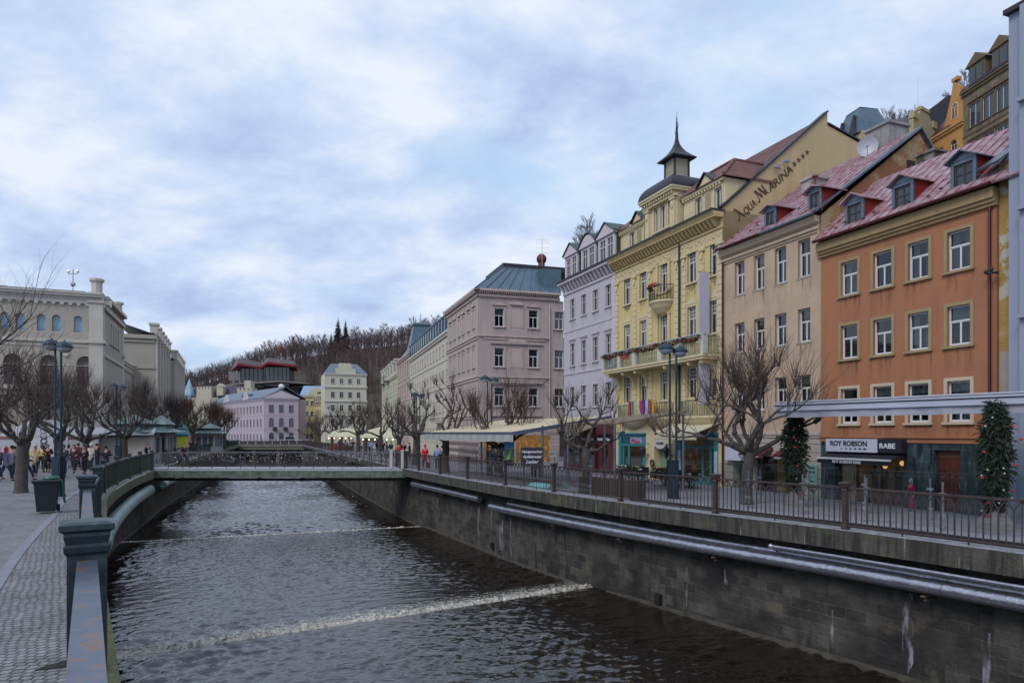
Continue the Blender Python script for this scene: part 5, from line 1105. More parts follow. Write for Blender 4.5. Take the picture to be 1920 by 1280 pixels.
for x in (7.3, 10.58):
    M().box((x-.13,-.05,-.1),(x+.13,-.022,1.4)).build('poster', mk('pale_poster', srgb(170,182,200), .6, 0, .3, 5, 0) if 'pale_poster' not in bpy.data.materials else bpy.data.materials['pale_poster'], sf)
aw = thing_part('awning', H3, (0,0,0)); AWC = mk('cream_awning', srgb(186,180,156), .85, 0, .08, 3, .1)
m = M().prism([(6.9,-.02,2.95),(6.9,-1.5,2.42),(6.9,-1.5,2.38),(6.9,-.02,2.9)],(4.0,0,0)); n = 24
m.box((6.9,-1.52,2.1),(10.9,-1.49,2.42))
for k in range(n): x = 6.9+4.0*k/n; w_ = 4.0/n; m.prism([(x,-1.52,2.1),(x+w_,-1.52,2.1),(x+w_*.8,-1.52,2.03),(x+w_*.5,-1.52,2.0),(x+w_*.2,-1.52,2.03)],(0,.03,0))
aw.data = m.mesh('awning', AWC); txt(aw, 'restaurant  coffee  wine', .2, (7.6,-1.525,2.17), FR, mk('letter_grey', srgb(120,112,100), .7, 0, 0, 1, 0), sx=1.2)
# entrance arch
m = M(); n = 12
for i in range(n): a, b = math.pi*i/n, math.pi*(i+1)/n; m.prism([(5.5+.75*math.cos(a),-.08,1.35+.75*math.sin(a)),(5.5+1.0*math.cos(a),-.08,1.35+1.0*math.sin(a)),(5.5+1.0*math.cos(b),-.08,1.35+1.0*math.sin(b)),(5.5+.75*math.cos(b),-.08,1.35+.75*math.sin(b))],(0,.09,0))
m.box((4.5,-.08,ST),(4.75,.01,1.35)).box((6.25,-.08,ST),(6.5,.01,1.35)); m.build('entrance_arch', CRM, H3)
dr = M().box((4.75,.35,ST),(6.25,.4,2.1)).build('door', mk('pale_green_door', srgb(120,140,120), .6, 0, .2, 2, 0), H3); M().box((5.48,.33,ST),(5.52,.35,1.9)).box((5.55,.3,.45),(5.58,.35,.7)).build('handle', DKROOF, dr)
n = 14; pts = [(5.5+.62*math.cos(math.pi*2*i/n),-.16,1.78+.36*math.sin(math.pi*2*i/n)) for i in range(n)]
sg = M().prism(pts,(0,.06,0)).build('oval_sign', WOFF, H3); txt(sg, 'GALERIE', .2, (5.5,-.165,1.7), FR, LETD, align='CENTER', bold=.004)
for x in (4.1, 6.62):
    l = thing_part('wall_lantern', H3, (x,-.45,1.2)); m = M().sqp([(.05,-.3),(.13,.15),(.16,.17),(.05,.34),(.02,.4)]).tube([(0,0,-.1),(0,.45,-.2)],.02,5).tube([(0,0,.4),(0,.2,.55),(0,.45,.5)],.02,5); l.data = m.mesh('wall_lantern', DKROOF)
wr_ = M().tube([(4.62+.17*math.cos(t*.45),-.14,.55+.17*math.sin(t*.45)) for t in range(15)],.06,6).build('wreath', EVG, H3); M().ball((4.62,-.2,.40),.07,6).build('bow', REDB, wr_)
# ---- lavender house
s3 = 33.3; W = s3-s2
H4 = thing('lavender_house', 'pale lavender house with three white attic dormers, left of the yellow hotel', 'house', FO(s3), RZ)
lc = [s3-spx(p) for p in (1073.6,1094.6,1116.6,1140.9)]; fl = [(11.15,1.5),(7.55,1.7),(4.3,1.6)]
facade(H4, LAV, W, 2.8, 13.3, [(x,z,.78,h) for z,h in fl for x in lc], 9, rv=.16)
for i,(z,h) in enumerate(fl):
    for x in lc: window(H4, x, z, .78, h, 'cross', WOFF, sur=((.09,.035,LAVT), dict(sill=True, ped='flat' if i == 1 else None)), curtain=.8)
m = M().box((-.05,-.1,13.15),(W,.02,13.3))
for k in range(15): x = .15+k*.54; m.prism([(x,-.02,13.3),(x,-.14,13.3),(x,-.5,13.9),(x,-.02,13.9)],(.16,0,0))
m.box((-.08,-.55,13.9),(W,.02,14.1)).box((0,-.06,6.9),(W,.02,7.0)).box((0,-.05,10.2),(W,.02,10.28)).box((W-.5,-.05,2.8),(W-.02,.01,13.15)); m.build('cornice', LAVT, H4)
M().box((-.1,-.66,14.1),(W,.1,14.2)).build('eave_flashing', DKROOF, H4)
m = M().prism([(.0,-.1,14.15),(W-.05,-.1,14.15),(W-.05,1.3,16.5),(.0,1.3,16.5)],(0,.08,.05)).prism([(.0,1.3,16.5),(W-.05,1.3,16.5),(W-.05,8.6,16.9),(.0,8.6,16.9)],(0,0,.06)).box((0,.3,13.4),(W-.05,8.8,16.4)); m.build('mansard_roof', GRNROOF, H4)
for (pa, pb), kd in zip(((1063,1088),(1093,1122),(1125,1158)), ('tri','seg','tri')):
    x = s3-(spx(pa)+spx(pb))/2; w_ = min(2.35, abs(spx(pa)-spx(pb))*.93)
    d = thing_part('dormer', H4, (x,-.2,14.2)); hw = w_/2; m = M(); m.mat(0)
    for s_ in (-1,0,1): m.box((s_*(hw-.11)-.11,0,0),(s_*(hw-.11)+.11,.15,1.75))
    m.box((-hw,.02,0),(hw,.13,.2)).box((-hw,.02,1.55),(hw,.15,1.75)).box((-hw-.1,-.12,1.75),(hw+.1,1.5,1.88)); m.mat(1).prism([(-hw,.15,0),(-hw,1.4,0),(-hw,1.4,1.75),(-hw,.15,1.75)],(.03,0,0)).prism([(hw-.03,.15,0),(hw-.03,1.4,0),(hw-.03,1.4,1.75),(hw-.03,.15,1.75)],(.03,0,0)); m.mat(0)
    if kd == 'tri': m.prism([(-hw-.1,-.1,1.88),(hw+.1,-.1,1.88),(0,-.1,2.6)],(0,.12,0))
    else: m.prism([(-hw-.1+(2*hw+.2)*i/10,-.1,1.88+.7*math.sin(math.pi*i/10)) for i in range(11)],(0,.12,0))
    d.data = m.mesh('dormer', [LAVT, GRNROOF])
    m = M(); o_ = hw+.18
    if kd == 'tri': m.prism([(-o_,-.2,1.86),(0,-.2,2.68),(0,1.8,2.68),(-o_,1.6,1.86)],(0,0,.05)).prism([(0,-.2,2.68),(o_,-.2,1.86),(o_,1.6,1.86),(0,1.8,2.68)],(0,0,.05))
    else:
        P = [(-o_+2*o_*i/10, 1.86+.8*math.sin(math.pi*i/10)) for i in range(11)]
        for (xa,za),(xb,zb_) in zip(P,P[1:]): m.prism([(xa,-.2,za),(xb,-.2,zb_),(xb,1.6,zb_),(xa,1.6,za)],(0,0,.05))
    m.build('dormer_roof', GRNROOF, d)
    for s_ in (-1,1):
        ww = hw-.33; xx = s_*(hw-.11)/2; m = M(); m.mat(0).box((xx-ww/2,.05,.2),(xx-ww/2+.06,.1,1.55)).box((xx+ww/2-.06,.05,.2),(xx+ww/2,.1,1.55)).box((xx-.03,.05,.2),(xx+.03,.1,1.55)).box((xx-ww/2,.045,1.05),(xx+ww/2,.1,1.12)); m.mat(1).box((xx-ww/2,.1,.2),(xx+ww/2,.12,1.55)); m.build('dormer_window', [WOFF, DARKGL], d)
# maroon shop fronts
MAR = mk('maroon_paint', srgb(80,30,36), .5, 0, .12, 3, .05); MARD = mk('dark_maroon', srgb(44,18,22), .5, 0, .1, 2, 0)
facade(H4, MAR, W, ST, 2.8, [(1.6,-.1,2.3,1.7),(4.3,-.1,1.5,1.7),(5.5,ST,.7,2.1),(6.6,0.1,.9,1.5)], 3, y=-.03, rv=.2, name='shopfront', back=False)
for x,z,w_,h in ((1.6,-.1,2.3,1.7),(4.3,-.1,1.5,1.7),(6.6,0.1,.9,1.5)): window(H4, x, z, w_, h, 'mull', MAR, yo=-.03, curtain=.5)
dr = M().box((5.15,.1,ST),(5.85,.15,1.63)).build('door', MARD, H4); M().box((5.75,.05,.4),(5.78,.1,.6)).build('handle', STEEL, dr)
for i,(x,t_) in enumerate(((1.2,'Souvenirs'),(3.6,'Dior'),(4.9,'Cafe'),(6.1,'Crystal'),(7.2,'Glass'))):
    sg = M().box((x-.5,-.12,1.78),(x+.5,-.04,2.15)).build('shop_sign', mk('black_sign', srgb(20,18,20), .4) if i == 0 else bpy.data.materials['black_sign'], H4); txt(sg, t_ if i != 1 else 'Moda', .26 if i else .22, (x,-.125,1.87), FR, LETW, align='CENTER', bold=.006)
m = M().prism([(0,-.05,2.95),(0,-1.5,2.45),(0,-1.5,2.4),(0,-.05,2.88)],(5.6,0,0)).box((0,-1.52,2.2),(5.6,-1.49,2.45)); m.build('awning', mk('taupe_awning', srgb(120,108,92), .85), H4)
M().box((5.8,-.3,2.3),(W-.02,-.03,3.1)).build('box_awning', MAR, H4)
# ---- pink-grey corner building (front faces the side street, long side faces the river)
def simple_wall(par, name, mt, x0, x1, y0, y1, z0, z1): return M().box((x0,y0,z0),(x1,y1,z1)).build(name, mt, par)
PKZ = 16.0
H5 = thing('corner_building', 'large pink-grey corner building with arched pediments and blue hipped metal roof', 'building', (-3.2,65,0), math.atan2(1,3.08))
W = 8.3
pc = [ (927+945)/2, (992+1009)/2 ]
def pkx(px): r = (px-960)/1280; t = (-3.2-r*65)/(r*.3088-.9511); return t      # distance along the front
pc = [pkx(936), pkx(1000)]; print('pink cols', pc, pkx(1057))
fl = [(12.6,1.75),(8.75,1.8),(4.95,1.8)]
allh = [(x,z,.95,h) for z,h in fl for x in pc]+[(pkx(1048),z,.95,h) for z,h in fl]
facade(H5, PINK, W, 3.0, 15.4, allh, 13.5, rv=.18)
for i,(z,h) in enumerate(fl):
    for j,x in enumerate(pc+[pkx(1048)]): window(H5, x, z, .95, h, 'T' if True else '', WWHITE, sur=((.14,.05,PINKT), dict(sill=2, ped=['seg',None,None][i] if j < 2 else None)), curtain=.7)
pm = (pc[0]+pc[1])/2; m = M()
for z,h in fl: m.box((pm-.55,-.03,z),(pm+.55,.01,z+h)).box((pm-.7,-.06,z-.1),(pm-.58,.01,z+h+.1)).box((pm+.58,-.06,z-.1),(pm+.7,.01,z+h+.1))
for zb in (11.6, 7.7): m.box((.0,-.18,zb),(pkx(1030),.01,zb+.16)).box((.5,-.1,zb-.25),(pkx(1022),.01,zb-.08))
m.box((pc[0]-.9,-.2,10.95),(pc[1]+.9,.01,11.1)); m.prism([(pm-1.3+2.6*i/10,-.22,11.1+.38*math.sin(math.pi*i/10)) for i in range(11)],(0,.23,0)); m.prism([(pm-.7,-.2,14.75),(pm+.7,-.2,14.75),(pm+.5,-.2,15.0),(pm,-.2,15.1),(pm-.5,-.2,15.0)],(0,.2,0))
m.box((pc[0]-.9,-.2,4.0),(pc[1]+.9,.01,4.15)).box((pc[0]-.95,-.3,7.2),(pc[1]+.95,.01,7.36))
for k in range(26): m.box((pc[0]-.85+k*.18,-.24,7.05),(pc[0]-.75+k*.18,.01,7.2))
m.build('string_course', PINKT, H5)
m = M().box((-.15,-.2,15.4),(W,.02,15.65)).box((-.45,-.5,15.9),(W,.02,16.1)).box((-.15,-.2,15.4),(.02,13.5,15.65)).box((-.45,-.5,15.9),(.02,13.6,16.1)).box((0,0,15.65),(W,13.5,15.9))
for k in range(int(W/.22)): m.box((k*.22,-.4,15.72),(k*.22+.1,0,15.9))
for k in range(60): m.box((-.4,k*.22,15.72),(0,k*.22+.1,15.9))
m.build('cornice', PINKT, H5)
# river side of the corner building
side = thing_part('side_wall', H5, (0,0,0)); side.rotation_euler = (0,0,-math.pi/2)  # local x runs from far to near
def rot_facade(par, mt, L, z0, z1, holes, name):
    m = M(); tmp = facade(par, mt, L, z0, z1, holes, .1, rv=.17, name=name, back=False, side=False); return tmp
sw_ = rot_facade(H5, PINK, 13.4, 3.0, 15.4, [(x,z,.85,h) for z,h in fl for x in (1.6,3.55,5.75,7.6,9.7,11.75)], 'side_wall')
bpy.data.objects.remove(side); sw_.location = (-.02,13.4,0); sw_.rotation_euler = (0,0,-math.pi/2)
def wpart(par, ang, org, x, z, *a, **k):
    o = window(par, x, z, *a, **k); T = Matrix.Rotation(ang, 3, 'Z') @ Vector((x, k.get('yo', 0), z)); o.location = Vector(org)+T; o.rotation_euler = (0,0,ang); return o
for i,(z,h) in enumerate(fl):
    for x in (1.6,3.55,5.75,7.6,9.7,11.75): wpart(H5, -math.pi/2, (-.02,13.4,0), x, z, .85, h, 'T', WWHITE, sur=((.14,.05,PINKT), dict(sill=2, ped=['seg','flat',None][i])), curtain=.6)
m = M()
for zb in (11.6,7.7,4.0): m.box((-.2,0,zb),(.0,13.4,zb+.16)).box((-.12,0,zb-.25),(0,13.4,zb-.08))
m.build('string_course', PINKT, H5)
facade(H5, brickmat('pink_rusticated_base', srgb(176,160,156), srgb(168,152,148), srgb(108,96,92), 40, .36, .02, planeXZ=True, bump=.6, var=.12), W, ST, 3.0, [(1.5,ST,1.9,2.6),(4.4,ST,1.2,2.6),(6.2,ST,2.4,2.6)], 13, rv=.5, name='rusticated_base', back=False)
LIT = mk('lit_shop_interior', srgb(170,120,60), .9, 0, .6, 4, 0, emit=(srgb(255,190,110), .10), col2=(.03,.025,.02,1), c2=(.44,.50), c2s=2.2)  # shop lighting is put into the warm colour and a faint emission
for x0, x1 in ((.55,2.45),(3.8,5.0),(5.0,7.4)): 
    m = M().face([(x0,.48,ST),(x1,.48,ST),(x1,.48,2.13),(x0,.48,2.13)]); m.box((x0,.2,ST),(x0+.1,.3,2.1)).box((x1-.1,.2,ST),(x1,.3,2.1)).box((x0,.2,1.5),(x1,.3,1.6)); m.build('shop_window', LIT, H5)
m = M(); m.prism([(-.35,-.4,16.1),(W,-.4,16.1),(W,3.2,19.3),(3.6,3.2,19.3)],(0,.05,.06)).prism([(-.35,-.4,16.1),(3.6,3.2,19.3),(3.6,9.5,19.3),(-.35,13.4,16.1)],(-.04,0,.06))
for k in range(14):
    t = (k+.5)/14; a = Vector((-.35, -.4+13.8*t, 16.18)); yb = 3.2+6.3*t; m.beam(a, (3.6, yb, 19.38), .05, .06)
for k in range(8): t = k/8; m.beam((-.35+(W+.35)*t,-.4,16.18),(3.6+(W-3.6)*t,3.2,19.38),.05,.06)
m.build('roof', SLATEB, H5); M().box((3.4,3.0,19.0),(W+3,9.5,19.55)).build('flat_roof', DKROOF, H5)
M().box((W-1.6,.3,16.1),(W+.3,3.0,18.6)).build('roof_box', SLATEB, H5); window(H5, W-.7, 16.7, 1.0, 1.1, 'mull', WWHITE, yo=.28, curtain=.3)
M().tube([(W-.4,4,19.5),(W-.4,4,20.6)],.35,12).ball((W-.4,4,20.5),.55,10).build('roof_vent', mk('rusty_red_vent', srgb(96,50,36), .6, .4), H5)
m = M().tube([(7.6,3,19.5),(7.6,3,22.4)],.025,5)
for z in (20.8,21.3,21.8,22.2): m.beam((6.9,3,z),(8.4,3,z+.15),.02,.02)
for k in range(5): m.beam((7.0+k*.3,2.7,22.1),(7.0+k*.3,3.3,22.1),.015,.015)
tag(m.build('aerial', STEEL, None, (-3.2,65,0), math.atan2(1,3.08)), 'tall television aerial on the roof between the corner building and the lavender house', 'aerial')
downpipe(H5, pkx(1030), -.1, 3, 14.8, PINKT, .06)
# ---- long side buildings down the river
def rline(px): # point on the far right frontage seen at that pixel column
    r = (px-960)/1280; y = 15.85/(r+.293); return Vector((r*y, y, 0))
def block(name, label, cat, A, B, dep, z0, z1, wallm, flz, n, ww, trim, style='T', ped=None, margin=1.0, fm=None, sur=True, far=True, rv=.15, cornice=True, group=None, door=0, skip=()):
    """A = left end seen from outside, B = right end"""
    A = Vector(A); B = Vector(B); d = (B-A); L_ = d.length; ang = math.atan2(d.y, d.x)
    t = thing(name, label, cat, (A.x, A.y, 0), ang, group); xs = [margin+(L_-2*margin)*(i+.5)/n for i in range(n)]
    hs = [(x,z,ww,h) for z,h in flz for x in xs if (round(z,1)) not in skip]
    facade(t, wallm, L_, z0, z1, hs, dep, rv=rv)
    for i,(z,h) in enumerate(flz):
        for x in xs: window(t, x, z, ww, h, style if isinstance(style, str) else style[i], fm or WOFF, far=far, sur=((.12,.05,trim), dict(sill=True, ped=ped[i] if ped else None, arch=(style if isinstance(style,str) else style[i]).startswith('arch'))) if sur else None)
    if cornice:
        m = M().box((-.2,-.35,z1-.25),(L_+.2,.02,z1)).box((-.1,-.2,z1-.55),(L_+.1,.02,z1-.25))
        for z,h in flz[:-1]: m.box((0,-.08,z-.75),(L_,.01,z-.6))
        m.build('cornice', trim, t)
    t['L'] = L_; return t, xs, L_
WHT = mk('offwhite_plaster', srgb(192,186,172), .85, 0, .06, .6, .1, streak=.12, ss=.5); WHTT = mk('offwhite_trim', srgb(196,190,178), .8, 0, .06, 1, .1)
PINK2 = mk('dusty_rose_plaster', srgb(176,158,150), .85, 0, .08, .6, .1, streak=.15, ss=.5)
CRM2 = mk('pale_green_cream_plaster', srgb(178,178,150), .85, 0, .08, .6, .1, streak=.15, ss=.5)
p0, p1, p2, p3, p4 = rline(845), rline(768.5), rline(745), rline(716), rline(897)
t, xs, L_ = block('long_hotel', 'long off-white hotel with blue mansard full of dormers, left of the pink-grey corner building', 'hotel', p1, p0, 12, ST-.3, 14.3, WHT, [(11.7,1.3),(8.5,1.35),(5.0,1.35),(1.3,1.7)], 14, .75, WHTT)
m = M().prism([(0,-.1,14.3),(L_,-.1,14.3),(L_,1.0,17.0),(0,1.0,17.0)],(0,.06,.03)).prism([(0,1.0,17.0),(L_,1.0,17.0),(L_,10,18.6),(0,10,18.6)],(0,0,.05)).box((0,1,14.3),(L_,11,16.9)); m.build('mansard_roof', SLATEB, t)
for i in range(17):
    x = 1.0+(L_-2)*i/16; dd = M().mat(0).box((x-.45,-.12,14.5),(x+.45,1.0,16.2)).box((x-.55,-.22,16.2),(x+.55,1.1,16.35)).mat(1).box((x-.3,-.15,14.7),(x+.3,-.11,16.0)).build('dormer', [SLATEB, DARKGL], t)
for x0 in (6.5, 14.0, 27.0): M().mat(0).box((x0-1.8,-.9,3.6),(x0+1.8,0,3.75)).build('balcony', WHTT, t); 
for x0 in (6.5, 14.0, 27.0):
    m = M(); ironwork(m, [(x0-1.8,-.02,0),(x0-1.8,-.88,0),(x0+1.8,-.88,0),(x0+1.8,-.02,0)], 3.75, 4.75, .3, False); m.build('balcony_railing', DGRI, t)
t, xs, L_ = block('rose_house', 'dusty rose house with a blue mansard tower, farther along the right bank', 'house', p2, p1, 10, ST-.4, 15.4, PINK2, [(12.2,1.7),(8.6,1.7),(5.0,1.7),(1.2,2.0)], 5, .9, PINKT, ped=['seg','flat','seg',None])
m = M().prism([(0,-.1,15.4),(L_,-.1,15.4),(L_,1.6,17.6),(0,1.6,17.6)],(0,.06,.03)).box((0,1.6,15.4),(L_,9,17.6)); m.build('mansard_roof', SLATEB, t)
m = M().sqp([(2.1,0),(2.1,.3),(1.5,3.2),(1.3,4.4),(1.5,4.5),(1.5,4.8),(.05,5.2)],(L_-1.6,2.0,15.4)).tube([(L_-1.6,2,20.5),(L_-1.6,2,22)],.06,5); m.build('tower_roof', SLATEB, t)
t, xs, L_ = block('pale_green_house', 'pale cream green house with roof balconies at the far end of the right bank row', 'house', p3, p2, 10, ST-.6, 13.4, CRM2, [(10.4,1.5),(7.2,1.5),(4.0,1.6),(1.0,1.8)], 8, .9, WHTT)
M().prism([(0,-.1,13.4),(L_,-.1,13.4),(L_,1.2,16.4),(0,1.2,16.4)],(0,.06,.03)).box((0,1.2,13.4),(L_,9,16.4)).build('mansard_roof', mk('pale_mansard', srgb(150,156,140), .7, .1, .1, 1, .1), t)
for i in range(6): x = 1.8+(L_-3.6)*i/5; M().mat(0).box((x-.8,-.3,13.5),(x+.8,1.1,16.0)).box((x-1,-.4,16),(x+1,1.2,16.3)).mat(1).box((x-.5,-.34,13.9),(x+.5,-.29,15.6)).build('dormer', [WHTT, DARKGL], t)
for x0 in (5, 14): m = M(); ironwork(m, [(x0-2,-1,0),(x0+2,-1,0)], 13.0, 14.0, .4, False); m.box((x0-2,-1,12.9),(x0+2,0,13.0)); m.build('balcony', DGRI, t)
# ---- far centre
LIL = mk('lilac_plaster', srgb(170,158,168), .85, 0, .06, .4, .1); LILT = mk('lilac_trim', srgb(180,170,178), .8, 0, .05, 1, .05)
BLR = mk('blue_grey_roof', srgb(104,114,130), .55, .2, .12, .5, .1); YEL2 = mk('pale_yellow_plaster', srgb(198,182,134), .85, 0, .07, .5, .1); YT = mk('pale_yellow_trim', srgb(200,188,150), .8, 0, .07, 1, .05)
PW = mk('violet_window_frame', srgb(120,108,170), .5, 0, .05, 1, 0)
t, xs, L_ = block('lilac_building', 'lilac three storey building with arched windows and pediment at the head of the river', 'building', (-69.0,190), (-60.4,193), 14, -2, 12.0, LIL, [(8.0,2.2),(4.0,2.6),(-.4,2.9)], 3, 1.3, LILT, style=['cross','arch','arch'], margin=.6, fm=PW)
M().prism([(-.5,-.5,12.0),(L_+.5,-.5,12.0),(L_/2,-.5,14.2)],(0,.6,0)).build('pediment', LILT, t); o = M().prism([(-.5,-.4,12.0),(L_/2,-.4,14.4),(L_/2,14,14.6),(-.5,14,12.0)],(0,0,.2)).prism([(L_/2,-.4,14.4),(L_+.5,-.4,12.0),(L_+.5,14,12.0),(L_/2,14,14.6)],(0,0,.2)).build('roof', BLR, t)
M().ball((L_/2,1,15.4),.8,12).tube([(L_/2,1,14),(L_/2,1,15)],.2,6).build('roof_globe', WWHITE, t)
for x in (2.9,5.7): M().box((x-.6,-.9,3.0),(x+.6,0,3.2)).box((x-.6,-.9,3.2),(x+.6,-.82,4.0)).build('balcony', DGRI, t)
t['L'] = 0
t, xs, L_ = block('lilac_wing', 'long lilac wing with blue roof and small gables running back behind the left bank trees', 'building', (-101,229), (-69.1,190.2), 12, -2, 12.0, LIL, [(8.0,2.0),(4.0,2.3),(-.2,2.3)], 17, 1.2, LILT, style=['T','arch','arch'])
M().prism([(-.5,-.5,12.0),(L_+.5,-.5,12.0),(L_+.5,6,15.3),(-.5,6,15.3)],(0,0,.2)).prism([(-.5,6,15.3),(L_+.5,6,15.3),(L_+.5,12,12.0),(-.5,12,12.0)],(0,0,.2)).build('roof', BLR, t)
for x in (18,36): M().prism([(x-2.4,-.6,12.0),(x+2.4,-.6,12.0),(x,-.6,14.4)],(0,.5,0)).build('gable', LILT, t)
for k in range(5): M().box((26+k*1.8,1.6,13.0),(26.9+k*1.8,3.2,13.9)).build('skylight', DARKGL, t)
t, xs, L_ = block('yellow_town_house', 'pale yellow house with round gable and light blue roof right of the lilac building', 'house', (-66,214), (-57.2,217), 12, -2, 14.0, YEL2, [(10.8,1.6),(7.4,1.7),(3.8,1.7),(.2,1.9)], 5, .9, YT)
M().prism([(L_/2-3+6*i/12,-.3,14.0+2.6*math.sin(math.pi*i/12)) for i in range(13)],(0,2,0)).build('round_gable', YT, t)
M().prism([(-.5,-.3,14.0),(L_+6,-.3,14.0),(L_+5,4,17.2),(.8,4,17.2)],(0,0,.2)).build('roof', mk('light_blue_roof', srgb(140,164,184), .5, .2, .1, .5, .05), t)
t, xs, L_ = block('ochre_row_house', 'ochre house with red edged mansard squeezed beside the tall white building', 'house', (-59.5,205), (-53.5,196), 10, -2, 11.0, YEL2, [(7.6,1.5),(4.2,1.5),(.8,1.6)], 6, .8, YT)
M().prism([(0,-.2,11.0),(L_,-.2,11.0),(L_,1.4,14.2),(0,1.4,14.2)],(0,.1,.05)).box((0,1.5,11),(L_,9,14.1)).build('mansard_roof', YT, t); M().box((-.2,-.4,11.0),(L_+.2,-.1,11.3)).box((-.2,1.0,14.2),(L_+.2,1.6,14.6)).build('red_edge', GUTR, t)
for i in range(6): x = .9+(L_-1.8)*i/5; M().mat(0).box((x-.5,-.1,11.3),(x+.5,1.3,13.6)).mat(1).box((x-.3,-.14,11.6),(x+.3,-.09,13.2)).build('dormer', [YT, DARKGL], t)
CRW = mk('cream_white_plaster', srgb(190,186,168), .85, 0, .07, .5, .1)
t, xs, L_ = block('tall_white_building', 'tall cream white five storey building with stepped attic, centre distance', 'building', (-50.2,183), (-39.8,186.7), 14, -2, 18.4, CRW, [(15.7,1.3),(11.9,1.5),(8.2,1.7),(4.4,1.8),(.6,1.9)], 4, 1.0, WHTT, style='cross')
M().box((L_/2-2.6,-.1,18.4),(L_/2+2.6,3,19.8)).box((L_/2-1.6,-.1,19.8),(L_/2+1.6,3,20.6)).box((L_/2-1.6,0,20.6),(L_/2+1.4,3,21.2)).build('stepped_attic', CRW, t)
M().prism([(0,.2,18.4),(L_+.2,.2,18.4),(L_-2,5,21.3),(2,5,21.3)],(0,0,.2)).prism([(0,.2,18.4),(2,5,21.3),(2,10,21.3),(0,14,18.4)],(0,0,.1)).build('roof', BLR, t)
m = M()
for z in (14.6,10.8,7.0,3.2): m.box((-.25,-.3,z),(L_+.25,0,z+.35))
m.build('string_course', WHTT, t)
t, xs, L_ = block('lilac_infill_house', 'narrow lilac white house tucked left of the tall white building', 'house', (-53.3,192), (-50.6,188), 8, -2, 15.5, LAV, [(12,1.5),(8.5,1.5),(5,1.5),(1.5,1.5)], 1, .9, LAVT, margin=.3)
# castle-like villa and the modern hillside building
CAS = mk('castle_cream', srgb(176,171,154), .85, 0, .08, .4, .1); PUR = mk('purple_slate', srgb(72,64,84), .7, .1, .15, .5, .1)
t = thing('castle_villa', 'cream villa with battlements, purple roof and pale blue turret on the slope, left distance', 'villa', (-128,262,5.2), R(-4)); t.scale = (.84,.84,.95)
facade(t, CAS, 34, 0, 10, [(3+i*3.3,z,1.1,2.0) for z in (2,6) for i in range(9)], 12, rv=.2)
for z in (2,6):
    for i in range(9): window(t, 3+i*3.3, z, 1.1, 2.0, 'arch', WOFF, far=True)
M().prism([(8,-.2,10),(34,-.2,10),(31,5,16.0),(8,5,16.0)],(0,0,.2)).prism([(0,-.2,10),(8,-.2,10),(8,5,15.0),(3,5,15.0)],(0,0,.2)).build('roof', PUR, t)
m = M().box((9,-.8,0),(16,5,14.6)).box((6,-.5,0),(19,3,11.2)).box((28,-.8,0),(35,5,14)).box((31,0,14),(34,4,18)).box((18,0,12),(21,3,15.5))
for k in range(5): m.box((9+k*1.5,-.8,14.6),(9.9+k*1.5,5,15.6))
for k in range(4): m.box((28+k*1.9,-.8,14),(29.1+k*1.9,5,15))
m.prism([(17.5,-.2,15.5),(21.5,-.2,15.5),(19.5,-.2,17)],(0,3,0)); m.build('battlement', CAS, t)
M().lathe([(2.3,10),(2.3,12),(2.6,12.1),(.1,19.0)],(4.0,2,0),8).build('turret', mk('pale_blue_spire', srgb(140,172,188), .5, .2, .1, 1, 0), t)
t = thing('modern_pavilion', 'modern dark glass building with red edged flat roofs and concrete terraces on the hillside', 'building', (-127.5,300,-2), R(6)); t.scale = (.76,.9,.9)
CONC = mk('grey_concrete', srgb(122,118,118), .85, 0, .12, .3, .1, streak=.3, ss=.2); REDE = mk('red_roof_edge', srgb(130,26,42), .5, 0, .08, 1, 0)
m = M(); m.prism([(2,9,36.0),(10,-4,37.6),(24,1,36.2),(22,12,35.6)],(0,0,1.0)).prism([(20,2,35.8),(27,-6,38.2),(42,-2,37.2),(40,12,36.4)],(0,0,1.0)); m.build('roof_edge', REDE, t)
m = M(); m.prism([(3,9.5,37.0),(10.1,-3.4,38.7),(23.4,1.3,37.2),(21.8,12,36.6)],(0,0,2.2)).prism([(21,2.4,36.8),(27.1,-5.2,39.3),(41.4,-1.6,38.2),(39.4,12,37.4)],(0,0,1.9)); m.build('roof', CONC, t)
m = M().box((10,1,27),(23,12,36.4)).box((24,-1,28),(38,12,37)); m.build('glass_wall', DARKGL, t)
m = M()
for k in range(12): x = 10+k*2.4; m.box((x,.6 if x < 23 else -1.3,28),(x+.35,1.0 if x < 23 else -.9,37))
m.build('mullion', mk('black_metal', (.02,.02,.025,1), .5), t)
m = M().box((3,2,30.5),(12,10,34.8)).box((-34,6,25.8),(6,12,27.4)).prism([(2,-2,27.4),(14,-5,28.4),(34,-7,29.4),(52,-3,28.6),(52,8,28.6),(2,8,27.4)],(0,0,.7)).prism([(10,-8,22),(44,-10,22),(58,-6,22),(58,8,22),(10,8,22)],(0,0,.9)).box((47,0,22),(49,6,28)).box((6,0,20),(7,1,30.5)).box((9.5,0,20),(10.5,1,30.5)).box((52,2,24),(62,4,29)); m.build('terrace', CONC, t)
M().box((12,-2,16),(50,8,22)).box((16,-1,22.9),(44,7,27.4)).build('lower_floor', mk('shadowed_floor', srgb(44,40,44), .8, 0, .3, .3, 0), t)
